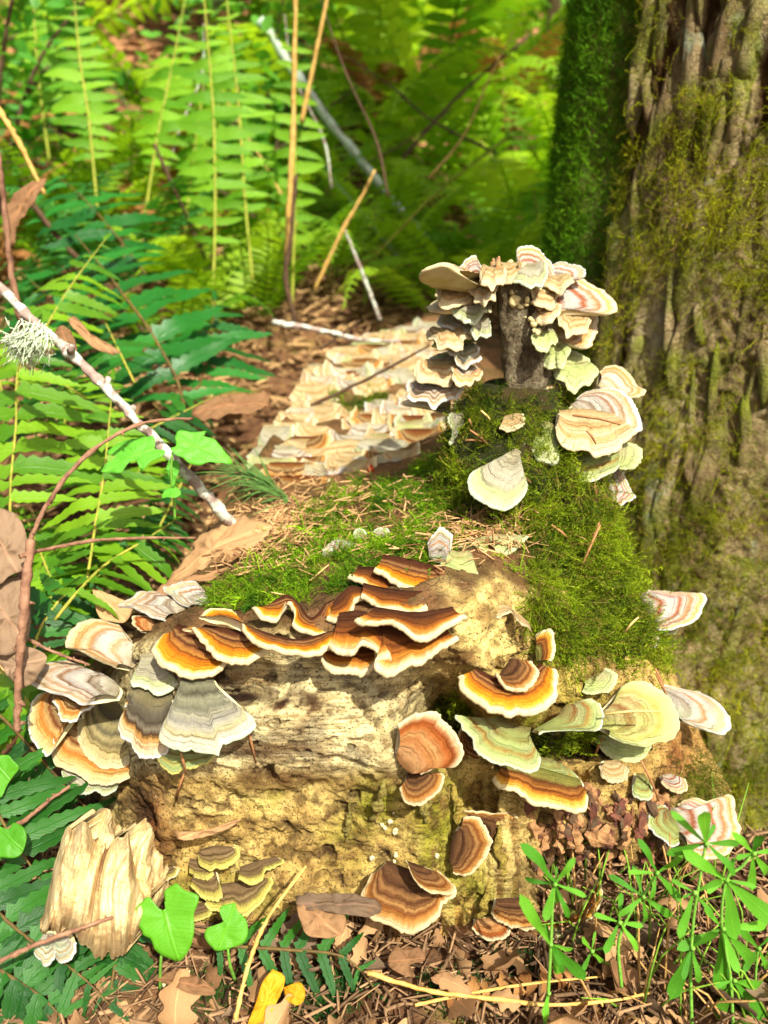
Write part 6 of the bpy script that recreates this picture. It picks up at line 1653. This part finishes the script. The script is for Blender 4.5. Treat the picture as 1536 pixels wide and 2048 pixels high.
m1 = sstep(-.1, .4, fbm(gq, .7, 3, 305))[..., None]
tc_ = tc_ * (1 - .45 * m1) + c(176, 128, 74) * .45 * m1
m2 = sstep(-.0006, -.0055, rel)[..., None]
tc_ = tc_ * (1 - .75 * m2) + c(112, 74, 40) * .75 * m2
m3 = (sstep(.72, 1.0, v_[None] + .25 * fbm(CPn, 60, 3, 309)) * .6 + .5 * sstep(.1, .4, fbm(CPn, 70, 4, 308)))[..., None].clip(0, .45)
tc_ = tc_ * (1 - m3) + c(120, 92, 58) * m3
gat = gcoord / 1537 * .4
ck = mesh_np('wood_chunk', V - o0, np.vstack([Fg, Fg[:, ::-1] + nb, Fs]), CHUNK, attrs={'grain': np.r_[gat.ravel(), gat.ravel()]}, cols={'tint': np.vstack([tc_.reshape(-1, 3)] * 2)})
ck.location = tuple(o0)
tag(ck, 'broken chunk of pale straw coloured wood with swirling grain leaning at the lower left', 'wood chunk')

# ------------------------------------------------------------------ bedstraw at the lower right
bl = pinna_mesh('leaf', L['bedstraw'], wid=.18, serr=.0, curl=.18, seg=10, seed=2, ear=False)
bl2 = pinna_mesh('leaf', L['bedstraw'], wid=.21, serr=.0, curl=-.12, seg=10, seed=4, ear=False)
# reshape to a spoon outline: widest beyond the middle
for me, W_l in ((bl, .24), (bl2, .30)):
    for i, v in enumerate(me.vertices):
        t = min(1.0, max(0.0, v.co.x))
        k = (1, 0, -1)[i % 3]
        v.co.y = k * W_l * .5 * (.10 + .95 * t ** 1.1) * max(0.0, 1 - t ** 5) ** .5
def bedstraw(lab, base, stem, whorls, Y):
    ox, oy, s = FR['H']
    W = lambda p, dy=0: at(ox + p[0] * s, oy + p[1] * s, Y + dy)
    b = W(base)
    r = thing('bedstraw_plant', lab, 'plant', b, 'bedstraw plants at the lower right')
    C_ = resample([W(p) for p in stem], 40) if len(stem) > 1 else None
    V, F = tube_np(C_, [.0011, .0009, .0007], 6); mesh_np('stem', V - b, F, T['stem'], r)
    for ctr, tips in whorls:
        A = W(ctr)
        for tpx in tips:
            Bp = W(tpx, random.uniform(-.010, .010))
            d = Bp - A
            nn = np.array([0, -.75, .6]) + RNG.normal(0, .18, 3)
            place(random.choice((bl, bl2)), 'leaf', r, A - b, d, nn, np.linalg.norm(d) * 1.02, random.uniform(.85, 1.15))
        V, F = tube_np([A + [0, 0, -.001], A + [0, -.002, .002]], [.0014, .0009], 6); mesh_np('node', V - b, F, T['stem'], r)
bedstraw('single stemmed bedstraw with leaf whorls left of the others', (735,900), [(735,900),(748,760),(757,600),(762,480),(770,390)],
   [((770,390), [(700,262),(838,318),(658,380),(885,432),(832,528),(735,512),(780,335),(775,450)]), ((755,605), [(668,480),(815,728),(868,705),(735,530),(845,640),(770,690)]), ((748,780), [(725,860),(740,890)])], .300)
bedstraw('short bedstraw with three round rosettes left of the tallest stems', (1010,760), [(1010,760),(1000,600),(1050,480),(1087,435),(1135,350)],
   [((1087,435), [(972,358),(1108,556),(1005,508),(1205,520),(1060,330),(1130,470)]), ((1135,350), [(1098,248),(1033,348),(1225,308),(1122,448),(1208,442)]), ((1002,527), [(910,498),(948,630),(1083,636),(1005,420),(1080,540)]), ((903,630), [(858,580),(870,698),(958,690),(912,560),(960,620)])], .318)
bedstraw('tallest bedstraw in front of the showy white bracket', (1262,900), [(1262,900),(1258,700),(1268,520),(1290,380),(1312,245)],
   [((1312,245), [(1298,112),(1198,138),(1178,275),(1298,405),(1445,360),(1432,240),(1340,180),(1220,262)]), ((1270,420), [(1195,380),(1212,572),(1370,372),(1360,520),(1230,440)]), ((1262,620), [(1205,605),(1352,548),(1190,780),(1300,760),(1230,730)])], .305)
bedstraw('bedstraw with hanging narrow leaves at the right margin', (1410,900), [(1410,900),(1400,720),(1370,550),(1385,380),(1440,330),(1482,280)],
   [((1482,280), [(1508,200),(1412,300),(1560,380),(1440,225),(1470,395),(1560,270)]), ((1385,375), [(1270,300),(1420,290),(1400,560),(1536,505),(1310,420),(1500,400)]), ((1372,550), [(1210,620),(1350,740),(1530,720),(1560,540),(1300,470),(1420,700)]), ((1412,735), [(1340,760),(1400,880),(1500,870),(1560,780),(1360,850)])], .308)
bedstraw('broken bedstraw shoots in the right corner', (1500,940), [(1500,940),(1490,760),(1500,620)],
   [((1500,620), [(1440,560),(1560,560),(1450,700),(1550,720)]), ((1490,800), [(1430,780),(1470,900),(1560,860)])], .330)
# grass blades there
m = MB()
gb0 = gpt(.16, .33)
for q in range(90):
    x, y = random.uniform(.11, .24), random.uniform(.30, .42)
    p = gpt(x, y); h = random.uniform(.02, .075)
    lean = RNG.normal(0, .025, 2)
    V, F = tube_np([p, p + [lean[0] * .4, lean[1] * .4, h * .6], p + [lean[0], lean[1], h]], [.0009, .0007, .0003], 4)
    m.add(V, F, c(120, 160, 50) if q % 3 else c(190, 150, 90))
go = m.build('grass', LITTER); tag(go, kind='stuff')

# ------------------------------------------------------------------ crumbled roots under the mustard shelf
for i in range(120):
    x, y = random.uniform(1055, 1335), random.uniform(1590, 1745)
    h = cast(x, y)
    if not h: continue
    p, n_ = h
    X = nrm(np.array([random.gauss(0, .5), -.1, -1 + random.gauss(0, .5)])); Yv = nrm(np.cross(n_, X)); Zv = np.cross(X, Yv)
    sz = np.array([random.uniform(.004, .011), random.uniform(.0016, .0042), random.uniform(.0012, .003)])
    q = resample([[-1, .1, 0], [-.4, -.2, .3], [.3, .25, .5], [1, -.1, -.2]], 9) * np.array([sz[0], sz[1] * .8, sz[2] * 1.5])
    V, F = tube_np(q, [sz[1] * .5, sz[1], sz[1] * .9, sz[1] * .2], 5, 1.0, i)
    V = V * np.array([1, 1, .55])
    V = p + n_ * .002 + V @ np.stack([X, Yv, Zv])
    mesh_np('wood_crumb', V - LOG0, F, T[('bone', 'rot', 'bone', 'twigdark')[i % 4]], log, smooth=False)
# splinters and slabs of wood along the face
for (x0, y0, x1, y1, w_) in [(905,1560,915,1700,.006),(935,1600,925,1790,.007),(980,1760,950,1890,.006),(770,1560,740,1640,.005),(830,1560,850,1640,.005),(700,1600,690,1680,.004),(1000,1650,1010,1760,.006),(900,1800,925,1900,.007)]:
    a, b = cast(x0, y0), cast(x1, y1)
    if not a or not b: continue
    V, F = tube_np(resample([a[0] + a[1] * .0, (a[0] + b[0]) / 2 + a[1] * .004, b[0] + b[1] * .001], 18), [w_ * .2, w_ * .55, w_ * .2], 9, 1.2, int(x0))
    t_ = np.tile(c(196, 176, 84) * .8 if x0 > 850 else c(180, 170, 90) * .8, (len(V), 1))
    mesh_np('wood_slab', V - LOG0, F, WOOD, log, attrs={'grain': np.ones(len(V))}, cols={'tint': t_})

# feathery dark green moss sprigs on the floor at the bottom
hp, hn = [], []
for (x, y, sx, sy, k) in [(410,1990,30,18,130), (660,1985,26,22,160), (885,1990,20,14,90), (945,2000,22,14,90), (690,1960,20,14,80), (1010,1930,40,14,80)]:
    for q in range(k):
        px_, py_ = random.gauss(x, sx), random.gauss(y, sy)
        d = ray(px_, py_); t = -CAM_H / d[2]
        p = CAM + d * t; p = gpt(p[0], p[1], .002); hp.append(p); hn.append([0, -.2, 1])
hp, hn = np.array(hp), np.array(hn, float)
mo = moss_on('floor_moss', hp, hn, RNG.uniform(.008, .016, len(hp)), moss_tint(len(hp), hp, (24, 66, 22), (60, 110, 36), (70, 100, 40)), None, np.zeros(3), (.2, 1.1))
# white crumbs (fallen spores and pore dust) dotted about the foot of the log
for q in range(26):
    x, y = random.choice([(random.uniform(560, 640), random.uniform(1860, 1960)), (random.uniform(740, 800), random.uniform(1620, 1720)), (random.uniform(300, 420), random.uniform(1960, 2000)), (random.uniform(760, 900), random.uniform(1700, 1760))])
    h = cast(x, y)
    if h: p = h[0] + h[1] * .001
    else:
        d = ray(x, y); p = CAM + d * (-CAM_H / d[2]); p = gpt(p[0], p[1], .008)
    th_ = np.linspace(0, np.pi, 5); ph_ = np.linspace(0, 2 * np.pi, 7, endpoint=False)
    qv = np.stack([np.sin(th_)[None] * np.cos(ph_)[:, None], np.sin(th_)[None] * np.sin(ph_)[:, None], np.cos(th_)[None] + 0 * ph_[:, None]], -1) * random.uniform(.0008, .0019)
    qv = qv * (1 + fbm(qv + p, 900, 2, q))[..., None]
    o = mesh_np('pale_crumb', qv.reshape(-1, 3), grid_faces(7, 5, wrap=True), PORE); o.location = tuple(p)
    tag(o, 'tiny whitish crumb lying at the foot of the log', 'crumb', 'whitish crumbs at the foot of the log')
# ------------------------------------------------------------------ ferns on the slope
def frond_mesh(name, mat, n=22, seed=0, wid=.16, arch=.5, plen=.16):
    r = random.Random(seed)
    V, F, lu, lv = [], [], [], []
    def cpt(s): return np.array([s * (1 - .25 * arch * s), 0, .75 * s * (1.25 - arch * 1.3 * s * s)])
    for q in range(n):
        s = .12 + .88 * (q + .5) / n
        p = cpt(s); t = nrm(cpt(s + .01) - cpt(s - .01)); N_ = nrm(np.cross(t, [0, 1, 0])) * -1
        if N_[2] < 0: N_ = -N_
        ln = plen * min(1, .5 + 2 * s) * min(1, (1.05 - s) * 2.2)
        for sd in (-1, 1):
            X = nrm(np.array([0, sd, 0]) * .95 + t * (.35 + r.uniform(-.1, .1)) - N_ * r.uniform(0, .3))
            Yv = np.cross(N_, X)
            b = len(V)
            for (u, w_) in ((0, .35), (.35, 1), (.7, .8)):
                V += [p + X * ln * u + Yv * ln * .13 * w_, p + X * ln * u - Yv * ln * .13 * w_]; lu += [u, u]; lv += [1, -1]
            V.append(p + X * ln - N_ * ln * .12); lu.append(1); lv.append(0)
            F += [[b, b + 1, b + 3], [b, b + 3, b + 2], [b + 2, b + 3, b + 5], [b + 2, b + 5, b + 4], [b + 4, b + 5, b + 6]]
    C_ = np.array([cpt(s) for s in np.linspace(0, 1, 12)])
    tv, tf = tube_np(C_, [.007, .004], 4, cap=False)
    b = len(V)
    V = np.vstack([np.array(V), tv]); F = np.vstack([np.array(F), tf + b]); lu += [0] * len(tv); lv += [0] * len(tv)
    o = mesh_np(name, V, F, L[mat], attrs={'lu': lu, 'lv': lv})
    me = o.data; bpy.data.objects.remove(o)
    return me
FM = {k: [frond_mesh('frond', k, 20, i, arch=.35 + .2 * i) for i in range(3)] for k in ('fernfar', 'fernfardark', 'ferndead')}
def far_fern(x, y, size, key, lab, group, nfr=9, spread=1.0):
    r = thing('slope_fern', lab, 'fern', gpt(x, y, -.01), group)
    for q in range(nfr):
        o = bpy.data.objects.new('frond', random.choice(FM[key])); COL.objects.link(o)
        o.parent = r
        o.rotation_euler = (random.gauss(0, .2), -random.uniform(.0, .45) * spread + .15, q * 6.283 / nfr + random.uniform(-.3, .3))
        s_ = size * random.uniform(.75, 1.15)
        o.scale = (s_, s_, s_)
    return r
gFF = 'blurred ferns on the slope behind'
FARF = [(-.15, 2.1, .55, 'fernfar'), (.15, 2.3, .6, 'fernfar'), (.02, 1.75, .32, 'fernfar'), (.35, 1.9, .5, 'fernfar'), (.55, 2.4, .6, 'fernfar'), (.30, 2.8, .7, 'fernfar'), (-.5, 2.2, .5, 'fernfar'), (-.9, 2.0, .5, 'fernfardark'), (-1.1, 2.6, .6, 'fernfar'), (-.75, 1.55, .4, 'fernfar'), (-.62, 1.25, .34, 'fernfardark'),
        (.0, 3.2, .8, 'fernfar'), (.75, 3.2, .8, 'fernfar'), (1.1, 3.8, .9, 'fernfar'), (-.5, 3.3, .7, 'fernfar'), (-1.4, 3.4, .8, 'fernfar'), (.4, 3.9, .9, 'fernfar'), (-.9, 4.2, .9, 'fernfardark'), (1.6, 4.6, 1.0, 'fernfar'), (.0, 4.8, 1.0, 'fernfar'), (-1.9, 4.8, 1.0, 'fernfar'), (.8, 5.4, 1.0, 'fernfar'), (-.3, 1.45, .28, 'fernfar'), (.42, 1.55, .36, 'fernfar'), (.18, 1.6, .3, 'fernfar'), (-.55, 1.75, .36, 'fernfar'), (-1.3, 1.9, .5, 'fernfar'), (.28, 2.15, .5, 'fernfar'), (-.02, 2.6, .6, 'fernfar')]
for x, y, s_, k in FARF:
    far_fern(x, y, s_, k, 'bright green blurred fern on the slope behind the log' if k == 'fernfar' else 'dark green blurred fern on the slope behind the log', gFF)
gLF = 'low ferns close behind the log'
for x, y, s_, k, lab in [(-.34, 1.25, .26, 'fernfar', 'low fern left of the dark bent stem'), (-.22, 1.42, .24, 'fernfar', 'low fern right behind the colony end'), (-.46, 1.45, .3, 'fernfardark', 'dark low fern behind the tallest young frond'), (-.10, 1.62, .30, 'fernfar', 'low fern below the lichen crusted branch'), (.10, 1.5, .28, 'fernfar', 'low fern left of the stub top'),
        (.25, 1.35, .26, 'fernfar', 'low bright fern between stub and trunk'), (-.28, 1.75, .34, 'fernfar', 'low fern behind the bent stem further up'), (-.02, 1.95, .36, 'fernfar', 'low fern above the lichen crusted branch'), (.22, 1.8, .34, 'fernfar', 'bright fern above the stub top'), (-.60, 1.5, .3, 'fernfar', 'low fern at the foot of the young fronds'), (.33, 2.2, .4, 'fernfar', 'fern against the mossy edge of the trunk')]:
    far_fern(x, y, s_, k, lab, gLF, 8)
for x, y, s_, lab in [(-.42, 1.7, .32, 'dead tan fern drooping behind the young fronds'), (-.95, 1.8, .4, 'dead tan fern at the upper left'), (.02, 2.4, .36, 'dead tan fern near the lichen crusted branch'), (-.68, 1.35, .26, 'dead tan fern above the glossy fern'), (.30, 2.5, .45, 'dead tan fern beside the mossy trunk, further up')]:
    far_fern(x, y, s_, 'ferndead', lab, 'dead ferns on the slope', 8, 1.6)
# leafy shrubs: sprays of small leaves on arching twigs
def lobe_leaf(mat):
    V, lu, lv = [], [], []
    for i in range(6):
        t = i / 5; w_ = .3 * math.sin(math.pi * (t * .94 + .03)) ** .8
        for s_ in (-1, 0, 1): V.append((t, s_ * w_, .12 * abs(s_) * w_ - .15 * t * t)); lu.append(t); lv.append(s_)
    return np.array(V), tri(grid_faces(6, 3)), lu, lv
LV, LFc, LU, LVv = lobe_leaf('broad')
def leaf_cloud(name, pos, sizes, mat, parent, origin, flat=.6):
    n = len(pos)
    N_ = RNG.normal(0, 1, (n, 3)) * (1 - flat) + np.array([0, 0, flat])
    M = frames(N_, RNG.uniform(0, 6.28, n), RNG.uniform(-.5, .5, n)) * sizes[:, None, None]
    V, F, _ = scatter_mesh(LV, LFc, pos, M)
    return mesh_np(name, V - origin, F, mat, parent, attrs={'lu': np.tile(LU, n), 'lv': np.tile(LVv, n)})
def shrub(x, y, h, wd, lab, n=260, mat='broad', ls=.05, z0=0.0):
    b = gpt(x, y)
    r = thing('leafy_shrub', lab, 'shrub', b, 'shrubs on the slope behind')
    ps = []
    for q in range(9):
        a = random.uniform(0, 6.28); tip = b + np.array([math.cos(a) * wd * random.uniform(.4, 1), math.sin(a) * wd * random.uniform(.4, 1), h * random.uniform(.6, 1.05)])
        C_ = resample([b, (b + tip) / 2 + [0, 0, h * .15], tip], 16)
        V, F = tube_np(C_, [.006, .002], 5); mesh_np('branch', V - b, F, T['twigdark'], r)
        k = n // 9
        i = RNG.integers(4, 16, k)
        ps.append(C_[i] + RNG.normal(0, wd * .16, (k, 3)))
    ps = np.vstack(ps)
    o = leaf_cloud('foliage', ps, RNG.uniform(.7, 1.3, len(ps)) * ls, L[mat], r, b); tag(o, kind='stuff')
shrub(-.72, 1.45, .55, .28, 'fine leaved shrub above the glossy fern at the left', 700, ls=.026)
shrub(-.28, 1.85, .5, .25, 'fine leaved shrub behind the tallest young frond', 600, ls=.028)
shrub(.55, 1.75, .55, .22, 'small leaved green shrub close behind the mossy trunk', 220, ls=.045)
shrub(-.95, 1.5, .6, .35, 'dark leaved shrub at the upper left edge', 260, ls=.05)
shrub(-.25, 2.9, .9, .45, 'leafy shrub on the slope above the young fronds', 360, ls=.06)
shrub(.35, 3.4, 1.0, .5, 'leafy shrub on the slope above the stub', 380, ls=.06)
shrub(1.0, 2.9, .9, .45, 'leafy shrub between the trunk and the slope', 320, ls=.06)
shrub(-1.4, 2.7, .9, .5, 'leafy shrub on the slope at the far left', 360, ls=.06)
shrub(.05, 4.4, 1.3, .7, 'tall leafy shrub high on the slope', 420, ls=.08)
shrub(-.9, 5.2, 1.5, .8, 'wide leafy shrub far up the slope', 420, ls=.09)
shrub(1.7, 5.6, 1.5, .8, 'wide leafy shrub far up the slope to the right', 420, ls=.09)

# distant trees
def far_tree(x, y, rad, h, lab, crown=500):
    b = gpt(x, y, -.1)
    r = thing('forest_tree', lab, 'tree', b, 'trees on the slope behind')
    zz = np.linspace(0, h, 40)
    C_ = np.stack([b[0] + .04 * np.sin(zz * 1.3 + x), b[1] + 0 * zz, b[2] + zz], 1)
    V, F = tube_np(C_, [rad * 1.25, rad, rad * .9, rad * .6], 22, .18, int(abs(x) * 10))
    mesh_np('trunk', V - b, F, FARBARK, r, attrs={'depth': np.full(len(V), .7)})
    ps = []
    for q in range(14):
        a = random.uniform(0, 6.28); z = random.uniform(.45, 1.0) * h; ln = random.uniform(.5, 1.2) * (1.2 - z / h * .6)
        s_ = np.array([C_[0, 0], C_[0, 1], b[2] + z]); tip = s_ + np.array([math.cos(a) * ln, math.sin(a) * ln, random.uniform(.0, .5)])
        W_ = resample([s_, (s_ + tip) / 2 + [0, 0, .1], tip], 10)
        V, F = tube_np(W_, [rad * .28, rad * .06], 6); mesh_np('limb', V - b, F, FARBARK, r, attrs={'depth': np.full(len(V), .7)})
        k = crown // 14
        ps.append(W_[RNG.integers(3, 10, k)] + RNG.normal(0, .22, (k, 3)))
    ps = np.vstack(ps)
    o = leaf_cloud('crown', ps, RNG.uniform(.08, .15, len(ps)), L['tree'], r, b)
far_tree(.62, 3.3, .055, 5, 'slim dark tree just left of the big trunk')
far_tree(-.75, 6.5, .16, 8, 'grey trunk far up the slope left of centre', 700)
far_tree(1.4, 7.0, .18, 8, 'mossy trunk far up the slope at the right', 700)
far_tree(.1, 8.0, .15, 8, 'thin trunk highest on the slope', 700)
far_tree(-2.4, 5.0, .14, 7, 'trunk on the slope at the far left', 600)
# unseen limbs and crown added above the big trunk to dapple the background
dapple_crown = []
for q in range(16):
    a = q * 2.4; z = 3.2 + q * .22; ln = random.uniform(.9, 1.7)
    s_ = np.array([TX, TY, z]); tip = s_ + np.array([math.cos(a) * ln, math.sin(a) * ln, .1])
    W_ = resample([s_, (s_ + tip) / 2 + [0, 0, .15], tip], 10)
    V, F = tube_np(W_, [.04, .01], 7); mesh_np('limb', V - TR0, F, FARBARK, tree, attrs={'depth': np.full(len(V), .7)})
    dapple_crown.append(W_[RNG.integers(3, 10, 16)] + RNG.normal(0, .24, (16, 3)))
dapple_crown = np.vstack(dapple_crown)
cr_ = leaf_cloud('crown', dapple_crown, RNG.uniform(.06, .13, len(dapple_crown)), L['tree'], tree, TR0)
